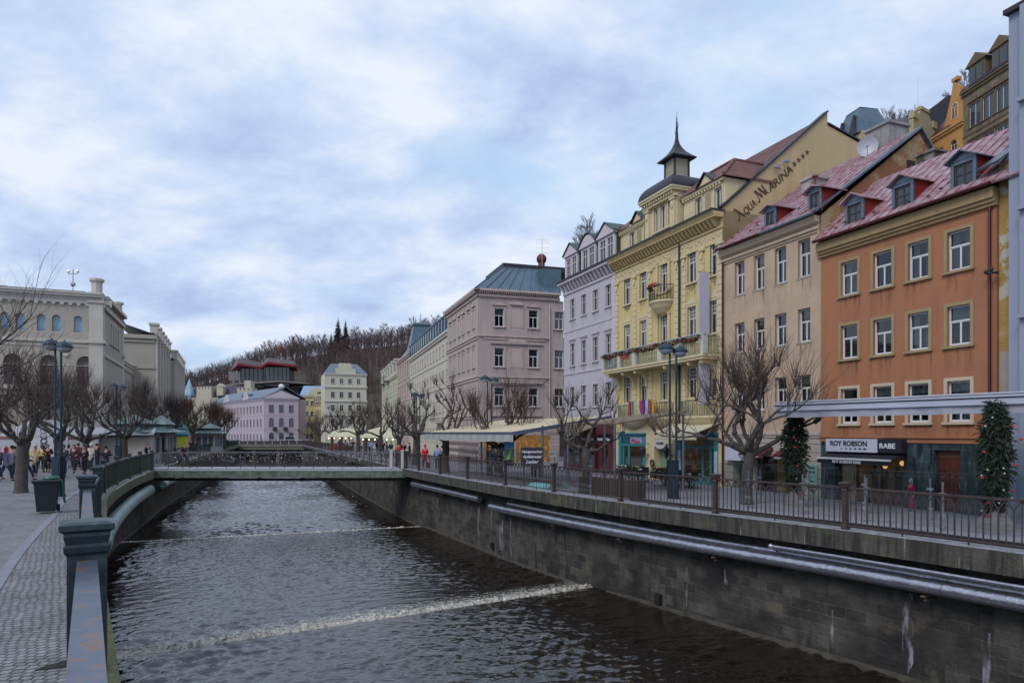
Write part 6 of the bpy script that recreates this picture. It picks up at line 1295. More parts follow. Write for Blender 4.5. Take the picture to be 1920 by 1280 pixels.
# ---- the theatre on the left
THE = mk('theatre_plaster', srgb(166,159,147), .85, 0, .06, .4, .15, 12, streak=.12, ss=.4); THT = mk('theatre_trim', srgb(186,180,170), .8, 0, .06, .8, .1, streak=.1, ss=.6)
ta = math.atan2(1,2.45)
H6 = thing('theatre', 'large beige round-arched colonnade building with corner turrets behind the left bank trees', 'building', (-34.8-26*math.cos(ta), 58-26*math.sin(ta), 0), ta)
W = 26.0; TX = lambda px: 26.0 - (lambda r: (-34.8-r*58)/(math.cos(ta)-r*math.sin(ta)))((px-960)/1280)
xs1 = [TX(p) for p in (40,42,80,105,145,170)]; big = [TX(26), TX(90), TX(156)]; print('theatre', xs1, big)
pairs = [big[2]+.15, big[1]+.05, big[0]-.1, big[0]-4.6, big[0]-9.2]
sm = [c+d for c in pairs for d in (-.53,.53)]; sm = [x for x in sm if 0 < x < W-.5]
bg_ = [x for x in pairs if x > .8]
facade(H6, THE, W, -1, 14.1, [(x,10.8,.6,1.4) for x in sm]+[(x,6.35,1.25,2.5) for x in bg_], 12, rv=.35)
for x in sm: window(H6, x, 10.8, .6, 1.4, 'arch', THT, yo=.15, sur=((.20,.08,THT), dict(sill=True, arch=True)), far=True, pane=BLUEGL)
WBR = mk('brown_window_wood', srgb(120,110,104), .5, 0, .1, 2, 0)
for x in bg_: window(H6, x, 6.35, 1.25, 2.5, 'archbig', WBR, yo=.15, sur=((.85,.07,THT), dict(sill=True, arch=True)), far=True, pane=mk('warm_dark_glass', (.06,.03,.03,1), .1, 0, .4, .5, 0) if 'warm_dark_glass' not in bpy.data.materials else bpy.data.materials['warm_dark_glass'])
m = M()
for x in sm+bg_:       # spandrels that turn the rectangular openings into arches
    w_, z, h = (.6,10.8,1.4) if x in sm else (1.25,6.35,2.5); hw = w_/2; top = z+h-hw
    for s_ in (-1,1):
        n = 6
        for i in range(n):
            a, b = math.pi/2*i/n, math.pi/2*(i+1)/n
            m.prism([(x+s_*hw*math.cos(a),-.01,top+hw*math.sin(a)),(x+s_*hw*math.cos(b),-.01,top+hw*math.sin(b)),(x+s_*hw*math.cos(b),-.01,z+h+.01),(x+s_*hw*math.cos(a),-.01,z+h+.01)],(0,.34,0))
m.build('arch_spandrel', THE, H6)
m = M().box((0,-.12,9.95),(W,.01,10.2)).box((0,-.06,9.6),(W,.01,9.68)).box((0,-.15,6.0),(W,.01,6.33)).box((0,-.10,5.5),(W,.01,5.6)).box((0,-.12,2.6),(W,.01,2.9)).box((0,-.03,8.0),(W,.01,8.06))
for k in range(44): x = .3+k*.6; m.prism([(x,-.18,13.05),(x+.1,-.18,13.05),(x+.16,-.18,13.25),(x+.44,-.18,13.25),(x+.5,-.18,13.05),(x+.6,-.18,13.05),(x+.6,-.18,13.6),(x,-.18,13.6)],(0,.19,0))
m.box((0,-.25,13.6),(W,.01,13.8)).box((0,-.5,13.8),(W,.3,14.0)).box((0,-.6,14.0),(W,.3,14.15))
m.build('string_course', THT, H6)
for x in bg_: m = M().tube([(x+1.2,-.02,9.0),(x+1.2,-.12,9.0)],.24,14).build('roundel', THT, H6)
def tower(par, x, y, hw, zt, name='corner_turret'):
    m = M().box((x-hw,y-hw,-1),(x+hw,y+hw,zt)); 
    m.box((x-hw-.12,y-hw-.12,zt-.9),(x+hw+.12,y+hw+.12,zt-.7)).box((x-hw-.15,y-hw-.15,9.95),(x+hw+.15,y+hw+.15,10.2)).lathe([(hw*.8,zt),(hw*.8,zt+.85),(hw*1.0,zt+1.0),(hw*1.1,zt+1.0),(hw*1.1,zt+1.2),(.1,zt+1.22)],(x,y,0),8); m.build(name, THT, par)
tower(H6, W-.45, .3, .52, 14.25); tower(H6, W-.45, 11.4, .52, 14.25)
M().prism([(0,-.3,14.15),(W-1.2,-.3,14.15),(W-4,6,15.1),(0,6,15.1)],(0,0,.1)).build('roof', DKROOF, H6)
M().box((W-9.4,3.5,14.4),(W-7.6,4.8,14.95)).build('roof_hatch', DKROOF, H6)
ms = thing('weather_station', 'small cup weather station mast on the roof of the theatre', 'mast', (H6.location.x+(W-2.6)*math.cos(ta)-2.5*math.sin(ta), H6.location.y+(W-2.6)*math.sin(ta)+2.5*math.cos(ta), 14.4)); m = M().tube([(0,0,-.2),(0,0,2.2)],.05,6).tube([(-.4,0,1.8),(.4,0,1.8)],.03,5).ball((-.4,0,2.0),.13,6).ball((.4,0,2.0),.13,6).ball((0,0,.9),.22,8); m.build('mast', STEEL, ms)
# theatre river side
m_s = facade(H6, THE, 11, -1, 14.1, [(x,10.4,.7,1.9) for x in (3.2,4.6,6,7.4)]+[(x,5.0,.9,1.9) for x in (3.6,6.8)], .1, rv=.2, name='side_wall', back=False, side=False); m_s.location = (W+.03,.8,0); m_s.rotation_euler = (0,0,R(90))
for x in (3.2,4.6,6,7.4): wpart(H6, R(90), (W+.03,.8,0), x, 10.4, .7, 1.9, 'arch', THT, sur=((.2,.06,THT), dict(sill=True, arch=True)), far=True)
for x in (3.6,6.8): wpart(H6, R(90), (W+.03,.8,0), x, 5.0, .9, 1.9, 'arch', THT, sur=((.3,.06,THT), dict(sill=True, arch=True)), far=True)
M().box((W,.5,8.9),(W+.15,11.5,9.15)).box((W,.5,12.9),(W+.25,11.5,13.2)).box((W,.5,13.8),(W+.4,11.5,14.1)).box((W,.5,3),(W+.15,11.5,3.3)).build('side_string_course', THT, H6)
# following wings along the left bank
def lline(px, off=0): r = (px-960)/1280; c = -34.8+.41*58; y = c/(r+.41); return Vector((r*y-off, y, 0))
def leftwing(name, label, ya, yb, z1, off, n, cat='building', roofm=None, z0=-1.5, pil=True):
    A = (-34.8-.41*(ya-58)-off, ya); B = (-34.8-.41*(yb-58)-off, yb)
    t, xs, L_ = block(name, label, cat, A, B, 14, z0, z1, THE, [(z1-3.4,1.6),(z1-7.4,1.8),(z1-11,1.8)], n, 1.0, THT, style='arch')
    m = M()
    if pil:
        for k in range(n+1): x = .5+(L_-1)*k/n; m.box((x-.45,-.35,z0),(x+.45,.01,z1+.5)); m.sqp([(.5,0),(.5,1.0),(.65,1.1),(.65,1.4),(.1,1.5)],(x,.1,z1+.4))
        m.build('pilaster', THT, t)
    else:
        for k in range(int(L_/.5)): m.box((k*.5+.1,-.22,z1-.9),(k*.5+.35,0,z1-.55))
        m.build('corbel', THT, t)
    M().prism([(0,-.4,z1),(L_,-.4,z1),(L_,5,z1+1.8),(0,5,z1+1.8)],(0,0,.1)).build('roof', roofm or GRNROOF, t); return t, L_
t, L_ = leftwing('low_arcade_wing', 'lower wing with a row of small round arches between the two tall left blocks', 71, 97, 11.4, 3.0, 10, pil=False)
t, L_ = leftwing('rear_block', 'second tall beige block with pilasters and small roof turrets on the left bank', 97.2, 118, 16.2, 0, 5)
facade(t, THE, 0.0, -1.5, 16.2, [], .1, x0=-14, name='end_wall') if False else None
fw = M().box((-.2,0,15.2),(-.01,14,15.5)).box((-.4,-.3,15.7),(-.01,14,16.25)).box((-.15,2.2,3),(-.01,2.9,12)).box((-.1,4.2,3),(-.01,4.5,15)).box((-.15,0,11.5),(-.01,14,11.8)).build('front_wall', THE, t); fw.location = (0,0,0); fw.rotation_euler = (0,0,0)
t, L_ = leftwing('end_block', 'last pale block of the left bank row with blue roof, behind the trees', 119, 139, 15.0, -1.0, 5, roofm=SLATEB)
# ---- upper street above the right-hand row
BRN = mk('sooty_brown_plaster', srgb(102,94,84), .9, 0, .2, .8, .4, col2=srgb(134,116,88), c2=(.45,.6), c2s=1, streak=.5, ss=.5); BRT = mk('sooty_brown_trim', srgb(104,90,68), .9, 0, .15, 1.5, .2, streak=.4)
ORG2 = mk('bright_ochre_plaster', srgb(184,134,78), .85, 0, .08, .6, .1); OT = mk('ochre_trim2', srgb(182,140,84), .8, 0, .08, 1, .1); GAB = mk('grey_cream_plaster', srgb(164,152,118), .85, 0, .12, .6, .2, streak=.3)
K = 1.25
def up(px, py, y): return ((px-960)/1280*y, y, 2.4+(811-py)/1280*y)
def upline(px): r = (px-960)/1280; y = (42.2*K+.093*80)/(r+.093); return Vector((r*y, y, 0))
zc = 2.4+635*80/1280
t, xs, L_ = block('brown_town_house', 'sooty brown town house with dormers on the upper street, top right', 'house', upline(1806), upline(1905), 9, 14, zc, BRN, [(zc-4.6,2.6),(zc-9.0,2.7),(zc-14,2.7)], 3, 1.7, BRT, style='mull', ped=['tri','flat','flat'], margin=.8, fm=WWHITE)
for x in (1.8, 5.2): 
    d = M().mat(0).box((x-1.2,.2,zc),(x+1.2,2.6,zc+2.6)).prism([(x-1.6,0,zc+2.6),(x+1.6,0,zc+2.6),(x,0,zc+3.8)],(0,2.4,0)).mat(1).box((x-.95,.12,zc+.3),(x-.15,.19,zc+2.2)).box((x+.15,.12,zc+.3),(x+.95,.19,zc+2.2)).build('dormer', [BRT, DARKGL], t)
M().prism([(0,-.4,zc),(L_,-.4,zc),(L_,3,zc+3.2),(0,3,zc+3.2)],(0,0,.15)).build('roof', DKROOF, t)
A = upline(1748); B = upline(1805.5); zo = 2.4+(811-260)/1280*A.y
t, xs, L_ = block('ochre_gabled_house', 'bright ochre house with curved gable and red roof on the upper street', 'house', A, B, 9, 14, zo, ORG2, [(zo-3.6,1.9),(zo-7.6,2.0)], 2, 1.1, OT, style='arch', margin=.4, fm=WWHITE)
m = M(); g_ = [(L_*.35,0,zo),(L_,0,zo),(L_,0,zo+2.0),(L_*.92,0,zo+4.2),(L_*.82,0,zo+4.6),(L_*.7,0,zo+5.4),(L_*.62,0,zo+3.6),(L_*.5,0,zo+1.8)]; m.prism(g_,(0,.4,0)).box((L_*.66,-.1,zo+5.2),(L_*.84,.5,zo+5.6)); m.build('curved_gable', ORG2, t); window(t, L_*.75, zo+.8, 1.0, 1.8, 'arch', WWHITE, yo=-.14, far=True)
M().prism([(0,-.3,zo),(L_*.6,-.3,zo),(L_*.6,4,zo+5),(0.5,4,zo+5)],(0,0,.1)).build('roof', GUTR, t)
A = Vector(up(1714,265,83)); B = Vector(up(1753,265,86)); zo = 2.4+(811-262)/1280*84; A.z = B.z = 0
t, xs, L_ = block('cream_gabled_house', 'grey cream stepped gable house with one dark window on the upper street', 'house', A, B, 9, 14, zo, GAB, [(zo-2.9,1.8)], 1, 1.1, GAB, style='cross', margin=.4)
M().prism([(-.2,0,zo),(L_+.2,0,zo),(L_+.2,0,zo+2.3),(L_*.9,0,zo+2.5),(L_*.66,0,zo+3.7),(L_*.34,0,zo+3.7),(L_*.1,0,zo+2.5),(-.2,0,zo+2.3)],(0,.5,0)).box((L_*.30,-.1,zo+3.7),(L_*.70,.6,zo+4.1)).box((-.3,-.15,zo+2.2),(L_*.14,.5,zo+3.0)).box((L_*.86,-.15,zo+2.2),(L_+.3,.5,zo+3.0)).build('gable', GAB, t)
M().prism([(-4,1,zo-1),(L_+3,1,zo+1),(L_+3,5,zo+6.3),(0,5,zo+3)],(0,0,.15)).build('roof', DKROOF, t)
for px, py, y, s_, lb in ((1616,247,88,1.0,'dark blue mansard turret of a house above the beige roof'),(1690,285,86,.8,'small dark roofed cream house among the upper street roofs')):
    p = up(px, py, y); t = thing('upper_house', lb, 'house', (p[0], p[1], 0), R(-78)); w_ = 1.9*s_
    M().box((-2.4*s_,-2*s_,14),(2.4*s_,4,p[2]-1.0)).build('wall', GAB, t)
    M().sqp([(2.3*s_,-1.2),(2.0*s_,.4),(1.3*s_,2.4),(1.35*s_,2.45),(.4,2.6)],(0,0,p[2])).build('turret_roof', SLATEB if s_ == 1 else DKROOF, t)
    for x in (-1.1,1.1): M().prism([(x*s_-.8,-2.35*s_,p[2]-1.2),(x*s_+.8,-2.35*s_,p[2]-1.2),(x*s_,-2.2*s_,p[2]+1.4)],(0,1.6,0)).build('gablet', DKROOF, t)
t = thing('upper_house', 'long dark grey roof of the house stretching left below the ochre gable', 'house', (up(1740,262,92)[0],92,0), 0); x_o = up(1740,262,92)[0]; M().prism([(p[0]-x_o,0,p[2]) for p in (up(1668,258,92),up(1806,262,92),up(1806,184,92),up(1778,178,92),up(1757,196,92),up(1700,232,92))],(0,8,0)).build('roof', DKROOF, t); M().box((up(1670,0,92)[0]-x_o,.3,14),(up(1806,0,92)[0]-x_o,8,up(0,262,92)[2])).build('wall', GAB, t)
m = M().tube([(0,0,0),(0,0,4)],.04,4); p = up(1721,200,92); tag(m.build('roof_mast', STEEL, None, p), 'thin vertical roof mast against the sky above the upper street', 'mast')
# ------------------------------------------------------------------ terrain
HILLM = mk('winter_hillside', srgb(76,62,54), .95, 0, .3, .05, .5, .6, col2=srgb(60,58,46), c2=(.5,.62), c2s=.03)
RIDGE = [(-400,26),(-200,22),(335,30),(440,41),(500,47),(560,51),(640,54),(730,58),(840,64),(960,66),(1100,62),(1300,70),(1700,95),(2300,110)]
def ridge(px):
    for (a, za), (b, zb) in zip(RIDGE, RIDGE[1:]):
        if a <= px <= b: t = (px-a)/(b-a); return za+(zb-za)*t
    return RIDGE[0][1] if px < RIDGE[0][0] else RIDGE[-1][1]
def ss(a, b, x): t = max(0, min(1, (x-a)/(b-a))); return t*t*(3-2*t)
def hillz(x, y):
    r = 960+1280*x/max(y,1); base = -3
    h = ridge(r)*ss(200, 425, y)*(1.0 if y < 430 else 1)
    h += 3*mnoise.noise(Vector((x*.02, y*.02, 0)))*ss(230,330,y) + 1.0*mnoise.noise(Vector((x*.08,y*.08,3)))*ss(230,330,y)
    return base + h
m = M(); xs = [-360+12*i for i in range(75)]; ys = [196+11*j for j in range(34)]; G_ = {}
for i,x in enumerate(xs):
    for j,y in enumerate(ys): G_[i,j] = (x,y,hillz(x,y))
for i in range(len(xs)-1):
    for j in range(len(ys)-1): m.face([G_[i,j],G_[i+1,j],G_[i+1,j+1],G_[i,j+1]], [(0,0)]*4)
struct(m.build('hillside', HILLM, smooth=2))
# slope behind the right-hand row (carries the upper street)
m = M(); n = 40; A_ = []
for k in range(n+1):
    s_ = -25+150*k/n; row = []
    for tt, z in ((13,-.5),(22,8),(34,15),(45,16),(60,30),(90,55),(150,70)): p = FO(s_, tt); row.append((p[0], p[1], z*(1 if s_ < 60 else max(.1, 1-(s_-60)/80))))
    A_.append(row)
for a, b in zip(A_, A_[1:]):
    for i in range(6): m.face([a[i],a[i+1],b[i+1],b[i]], [(0,0)]*4)
struct(m.build('slope', HILLM, smooth=2))
# ------------------------------------------------------------------ trees
def pollard(seed, H, spread, r0, fork=2.0, nl=6, shoots=26, slen=(.7,1.5), knob=1.0, up=.6, twig=.011):
    rnd = random.Random(seed); T = M(); Cn = M()
    lean = Vector((rnd.uniform(-.06,.06), rnd.uniform(-.06,.06), 1)); pts = []; rad = []
    for k in range(7):
        t = k/6; pts.append(Vector((lean.x*fork*t+rnd.uniform(-.03,.03), lean.y*fork*t+rnd.uniform(-.03,.03), fork*t-.1))); rad.append(r0*(1.35 if k == 0 else 1.08-.1*t)*(1.12 if k == 6 else 1))
    T.tube(pts, rad, 12); top = pts[-1]
    def shoot(p, n, d0):
        for _ in range(n):
            d = (d0*.5+Vector((rnd.gauss(0,.5), rnd.gauss(0,.5), rnd.uniform(.5,1.4)))).normalized(); L_ = rnd.uniform(*slen); q = [p]
            for s_ in range(3): d = (d+Vector((rnd.gauss(0,.14), rnd.gauss(0,.14), .12))).normalized(); q.append(q[-1]+d*L_/3)
            Cn.mat(1).tube(q, [twig, twig*.9, twig*.7, twig*.4], 3, False)
    def limb(p, d, L_, r, lv):
        q = [p]; rr = [r]; n = 4
        for s_ in range(n):
            d = (d+Vector((rnd.gauss(0,.22), rnd.gauss(0,.22), .16*up+rnd.gauss(0,.12)))).normalized(); q.append(q[-1]+d*L_/n); rr.append(r*(1-.42*(s_+1)/n))
        Cn.mat(0).tube(q, rr, 8 if lv < 2 else 6)
        for s_ in range(1, n):
            if rnd.random() < .45: kr = rr[s_]*1.25*knob; Cn.ball(q[s_]+Vector((rnd.uniform(-1,1),rnd.uniform(-1,1),rnd.uniform(0,1)))*rr[s_]*.6, kr, 6); shoot(q[s_], int(shoots*.25), d)
        if lv >= 2 or (lv == 1 and rnd.random() < .25):
            kr = rr[-1]*1.9*knob+.02
            for _ in range(3): Cn.ball(q[-1]+Vector((rnd.gauss(0,.5),rnd.gauss(0,.5),rnd.gauss(0,.5)))*kr*.7, kr*rnd.uniform(.7,1.1), 6, (1,1,.85))
            shoot(q[-1], shoots, d)
        else:
            nb = rnd.choice((2,3,3)) if lv == 0 else 2
            for b in range(nb):
                dd = (d+Vector((rnd.gauss(0,.6), rnd.gauss(0,.6), rnd.uniform(-.1,.5)))).normalized(); limb(q[-1], dd, L_*rnd.uniform(.62,.85), rr[-1]*.9, lv+1)
            Cn.ball(q[-1], rr[-1]*1.25, 7)
    for k in range(nl):
        a = 2*math.pi*(k+rnd.uniform(-.25,.25))/nl; el = rnd.uniform(.25,.9)
        d = Vector((math.cos(a)*math.cos(el), math.sin(a)*math.cos(el), math.sin(el)))
        limb(top-Vector((0,0,rnd.uniform(0,.25))), d, spread*rnd.uniform(.42,.55), r0*rnd.uniform(.42,.6), 0)
    return T, Cn
def tree_proto(name, args, red=False):
    T, Cn = pollard(**args); return T.mesh('trunk', BARK, smooth=True), Cn.mesh('crown', [BARK, TWIGR if red else TWIG], smooth=2)
PR = {}
for k, a in dict(
    A=dict(seed=8, H=6, spread=3.5, r0=.21, fork=1.95, nl=8, up=.2, shoots=15, slen=(.6,1.7), twig=.010, knob=1.15),
    B=dict(seed=12, H=5, spread=2.4, r0=.19, fork=2.0, nl=5, shoots=9, slen=(.3,1.1), knob=1.25, twig=.010),
    Cc=dict(seed=23, H=6, spread=2.9, r0=.22, fork=2.2, nl=6, shoots=9, slen=(.6,1.8), twig=.011),
    D=dict(seed=31, H=6, spread=3.6, r0=.24, fork=2.5, nl=5, shoots=10, slen=(.3,.8), knob=1.3, twig=.012),
    E=dict(seed=44, H=6, spread=3.0, r0=.2, fork=2.3, nl=6, shoots=14, slen=(.6,1.5), twig=.014)).items(): PR[k] = tree_proto(k, a, red=(k == 'E'))
def tree(kind, x, y, z, rz, s, label, group=None):
    t = thing('tree', label, 'tree', (x, y, z), rz, group); t.scale = (s, s, s) if not hasattr(s, '__len__') else s
    put('trunk', PR[kind][0], t); put('crown', PR[kind][1], t); return t
def P_(px, y, z): return ((px-960)/1280*y, y, z)
gR, gL = 'pollarded plane trees on the right bank', 'pollarded plane trees on the left bank'
for kd, px, y, rz, s, lb in (
  ('A',1398,26.0,3.6,1.0,'largest bare pollarded tree on the right bank, in front of the beige house'),
  ('B',1100,29.5,.4,1.0,'knobbly bare tree with few twigs in front of the lavender house'),
  ('A',937,40,2.7,.92,'twiggy bare tree rising through the cream awning, in front of the corner building'),
  ('D',836,44.5,.9,.95,'knobbly tree with long thin limbs at the left end of the cream awning'),
  ('D',777,55,2.2,1.0,'bare tree beside the footbridge end on the right bank, right of the red jacketed walker'),
  ('Cc',747,63,.3,.95,'bare tree just beyond the right end of the footbridge'),
  ('D',712,78,1.8,1.0,'bare tree beside the white market canopy, right of it'),
  ('Cc',686,88,2.9,1.15,'bare tree behind the market canopy, standing right of its peak'),
  ('D',672,97,.7,1.1,'thin bare tree left of the canopy crowd'),
  ('Cc',640,118,1.1,1.15,'far bare tree in front of the left half of the tall white building'),
  ('D',622,130,2.0,1.2,'far bare tree at the left edge of the tall white building'),
  ('Cc',600,142,2.6,1.15,'far bare tree in front of the ochre row house'),
  ('D',583,150,.2,1.0,'smallest far tree near the right end of the road bridge')):
    p = P_(px, y, -.2-.004*max(0,y-60)); tree(kd, p[0], y, p[2], rz, s, lb, gR)
for kd, px, y, rz, s, lb in (
  ('Cc',38,29,.5,1.05,'thick trunked bare tree beside the wheeled bin on the left promenade'),
  ('Cc',112,39,1.9,1.05,'bare tree standing behind the nearer twin lamp post'),
  ('A',166,48,.9,1.12,'bare pollarded tree behind the crowd, left of the farther lamp post'),
  ('Cc',236,53,2.5,1.05,'bare tree in front of the green roofed kiosk'),
  ('A',287,66,.6,1.2,'dark bare tree between the two kiosks'),
  ('E',336,76,1.6,1.15,'red twigged tree beside the turquoise advertising column'),
  ('E',362,88,2.8,1.2,'red twigged tree left of the last kiosk'),
  ('E',388,98,.1,1.25,'red twigged tree directly behind the last kiosk'),
  ('E',406,106,2.1,1.2,'red twigged tree right of the last kiosk'),
  ('E',421,116,1.3,1.1,'farthest red twigged tree, overlapping the lilac wing'),
  ('Cc',315,70,2.2,1.0,'thin bare tree against the rear block of the left bank'),
  ('Cc',-40,35,1.2,1.1,'bare tree cut by the left edge of the photo'),
  ('A',70,56,1.9,1.2,'bare tree close to the theatre front, left of the lamp post')):
    x, _, _ = P_(px, y, 0); tree(kd, x, y, zl(y)-.03, rz, s, lb, gL)
# long bare twigs of a tree standing just outside the left edge
rnd = random.Random(77); T = M(); Cn = M(); T.tube([(0,0,-.2),(.05,0,1.8),(0,.05,3.9)],[.24,.2,.16],10)
def wild(p, d, L_, r, lv):
    q = [p]; rr = [r]
    for s_ in range(5): d = (d+Vector((rnd.gauss(0,.10), rnd.gauss(0,.10), rnd.gauss(0.05,.08)))).normalized(); q.append(q[-1]+d*L_/5); rr.append(r*(1-.6*(s_+1)/5))
    Cn.tube(q, rr, 5, False)
    if lv < 2:
        for s_ in range(1,6):
            for _ in range(2 if lv == 0 else 1):
                dd = (d+Vector((rnd.gauss(0,.5), rnd.gauss(0,.5), rnd.uniform(-.1,.6)))).normalized(); wild(q[s_], dd, L_*.55, rr[s_]*.6, lv+1)
for k in range(9): a = rnd.uniform(-1.1,1.1); el = rnd.uniform(-.1,1.15); wild(Vector((0,0,3.8)), Vector((math.cos(a)*math.cos(el), math.sin(a)*math.cos(el), math.sin(el))), rnd.uniform(2.6,3.9), .045, 0)
t = thing('tree', 'tree at the left edge whose long dark twigs reach into the sky', 'tree', (-18.3,21.5,zl(21.5)), R(-15)); T.build('trunk', BARK, t, smooth=True); Cn.build('crown', TWIG, t, smooth=2)
# hillside wood: tall bare trees
def wildtree(seed, H=14, twig=.05):
    rnd = random.Random(seed); T = M(); Cn = M(); q = [Vector((0,0,-1))]; d = Vector((0,0,1)); rr = [.28]
    for k in range(8): d = (d+Vector((rnd.gauss(0,.05), rnd.gauss(0,.05), .2))).normalized(); q.append(q[-1]+d*H*.9/8); rr.append(.28*(1-.85*(k+1)/8))
    T.tube(q, rr, 5, False)
    def br(p, d, L_, r, lv):
        a = [p]; r_ = [r]
        for s_ in range(3): d = (d+Vector((rnd.gauss(0,.15), rnd.gauss(0,.15), .12))).normalized(); a.append(a[-1]+d*L_/3); r_.append(r*(1-.5*(s_+1)/3))
        Cn.tube(a, r_, 3, False)
        if lv < 2:
            for s_ in (1,2,3,3):
                for _ in range(2 if lv else 2): br(a[s_], (d+Vector((rnd.gauss(0,.55),rnd.gauss(0,.55),rnd.uniform(-.1,.6)))).normalized(), L_*rnd.uniform(.45,.65), max(r_[s_]*.6, twig*.5), lv+1)
    for k in range(2, 9):
        for _ in range(3): a = rnd.uniform(0,6.28); br(q[k], Vector((math.cos(a), math.sin(a), rnd.uniform(.4,1.0))).normalized(), H*(.34-.02*k)*rnd.uniform(.7,1.1), max(rr[k]*.6, .06), 0)
    return T, Cn
WOODB = mk('far_wood_bark', srgb(82,66,62), .95, 0, .25, .3, 0)
WT = []
for s_ in (1,2,3,4): T, Cn = wildtree(s_); WT.append((T.mesh('trunk', WOODB), Cn.mesh('crown', WOODB)))
rnd = random.Random(9); nn = 0
for px in range(345, 860, 7):
    y = 425+rnd.uniform(-12,12); pxx = px+rnd.uniform(-3,3); x = (pxx-960)/1280*y; z = hillz(x, y); k = rnd.randrange(4)
    if 612 < pxx < 655: continue
    t = thing('tree', 'tall bare tree in the row along the hilltop against the sky', 'tree', (x, y, z-.5), rnd.uniform(0,6), 'bare trees along the hilltop'); s_ = rnd.uniform(.78,1.12)*(1 if pxx > 480 else .8); t.scale = (s_,s_,s_)
    put('trunk', WT[k][0], t); put('crown', WT[k][1], t)
# the wood below the ridge as one mass
src = []
for s_ in (11,12,13):
    rn = random.Random(s_); mm = M(); q = [(0,0,-1),(rn.uniform(-.3,.3),0,5),(rn.uniform(-.6,.6),.3,10)]; mm.tube(q, [.25,.18,.05], 3, False)
    for k in range(95):
        z = rn.uniform(3,12); a = rn.uniform(0,6.28); L_ = rn.uniform(1.5,3.6)*(1.2-z/16); p = Vector((rn.gauss(0,.9), rn.gauss(0,.9), z)); e = p+Vector((math.cos(a)*L_*.7, math.sin(a)*L_*.7, rn.uniform(.2,1)*L_)); w_ = Vector((-math.sin(a),math.cos(a),0))*.05
        mm.face([p-w_, p+w_, e+w_*.3, e-w_*.3], None)
    src.append(mm)
import numpy as np
V=[]; Fc=[]; base = 0; cnt = 0
arrs = [(np.array(s_.v), s_.f) for s_ in src]
for _ in range(1500):
    px = rnd.uniform(250, 900); y = rnd.uniform(285, 425); x = (px-960)/1280*y
    if 425 < px < 575 and y < 335: continue
    va, fa = arrs[rnd.randrange(3)]; s_ = rnd.uniform(.55,1.0); a = rnd.uniform(0,6.28); c_, sn = math.cos(a)*s_, math.sin(a)*s_
    q = np.stack([va[:,0]*c_-va[:,1]*sn+x, va[:,0]*sn+va[:,1]*c_+y, va[:,2]*s_+hillz(x,y)], 1); V.append(q); Fc += [tuple(i+base for i in f) for f in fa]; base += len(va)
me = bpy.data.meshes.new('bare_woodland'); me.from_pydata(np.concatenate(V).tolist(), [], Fc); me.materials.append(WOODB)
tag(put('bare_woodland', me), 'brown leafless woodland covering the hillside below the ridge', kind='stuff')
# conifers
CONI = mk('conifer_needles', srgb(30,36,32), .95, 0, .3, .5, 0)
def conifer(H, seed):
    rn = random.Random(seed); T = M().tube([(0,0,-1),(0,0,H)],[.35,.04],6); Cn = M()
    for k in range(int(H*2.4)):
        z = 1.2+k/2.4*.95; r = (H-z)*.36*rn.uniform(.7,1.1)
        for j in range(13): a = rn.uniform(0,6.28); rr = r*rn.uniform(.6,1.1); e = Vector((rr*math.cos(a), rr*math.sin(a), z-.35*rr)); w_ = Vector((-math.sin(a),math.cos(a),0))*(.16*rr+.1); mid = Vector((0,0,z)).lerp(e,.6); Cn.face([(0,0,z+.2), mid+w_, e, mid-w_])
    return T, Cn
for px, H, lb in ((634,23,'tallest dark conifer on the hilltop, left of the pair'),(648,21,'dark conifer just right of the tallest one on the hilltop'),(621,14,'shorter dark conifer at the left foot of the hilltop pair')):
    y = 416; x = (px-960)/1280*y; t = thing('conifer', lb, 'conifer', (x, y, hillz(x,y)-.5)); T, Cn = conifer(H, px); T.build('trunk', WOODB, t); Cn.build('crown', CONI, t)
# little red lookout pavilion on the ridge
x = (527-960)/1280*408; z = hillz(x,408); t = thing('lookout_pavilion', 'small round reddish pavilion among the hilltop trees', 'pavilion', (x,408,z))
M().lathe([(3.2,6),(2.2,8),(.2,9.6)],(0,0,0),10).build('roof', mk('rusty_pavilion_roof', srgb(110,54,42), .8), t); m = M()
for k in range(8): a = k*.785; m.tube([(2.6*math.cos(a),2.6*math.sin(a),-1),(2.6*math.cos(a),2.6*math.sin(a),6.2)],.18,5)
m.build('column', GUTR, t)
# trees above the upper street
for px, py, y, s_, k, lb in ((1680,235,120,.62,0,'bare tree on the skyline left of the cream gabled house'),(1700,225,124,.5,1,'bare tree on the skyline right behind the cream gable'),(1665,228,118,.5,2,'small bare tree at the left of the skyline group above the roofs'),(1783,190,120,.5,3,'bare treetop showing above the ochre gable'),(1812,152,125,.5,0,'bare treetop right of the ochre gable by the brown house'),(1104,432,105,.5,2,'bare treetop rising behind the lavender house dormers'),(1090,440,105,.42,3,'low bare treetop behind the left lavender dormer')):
    p = up(px, py, y); H = 14*s_; t = thing('tree', lb, 'tree', (p[0], p[1], p[2]-H*.75)); t.scale = (s_,s_,s_); put('trunk', WT[k][0], t); put('crown', WT[k][1], t)
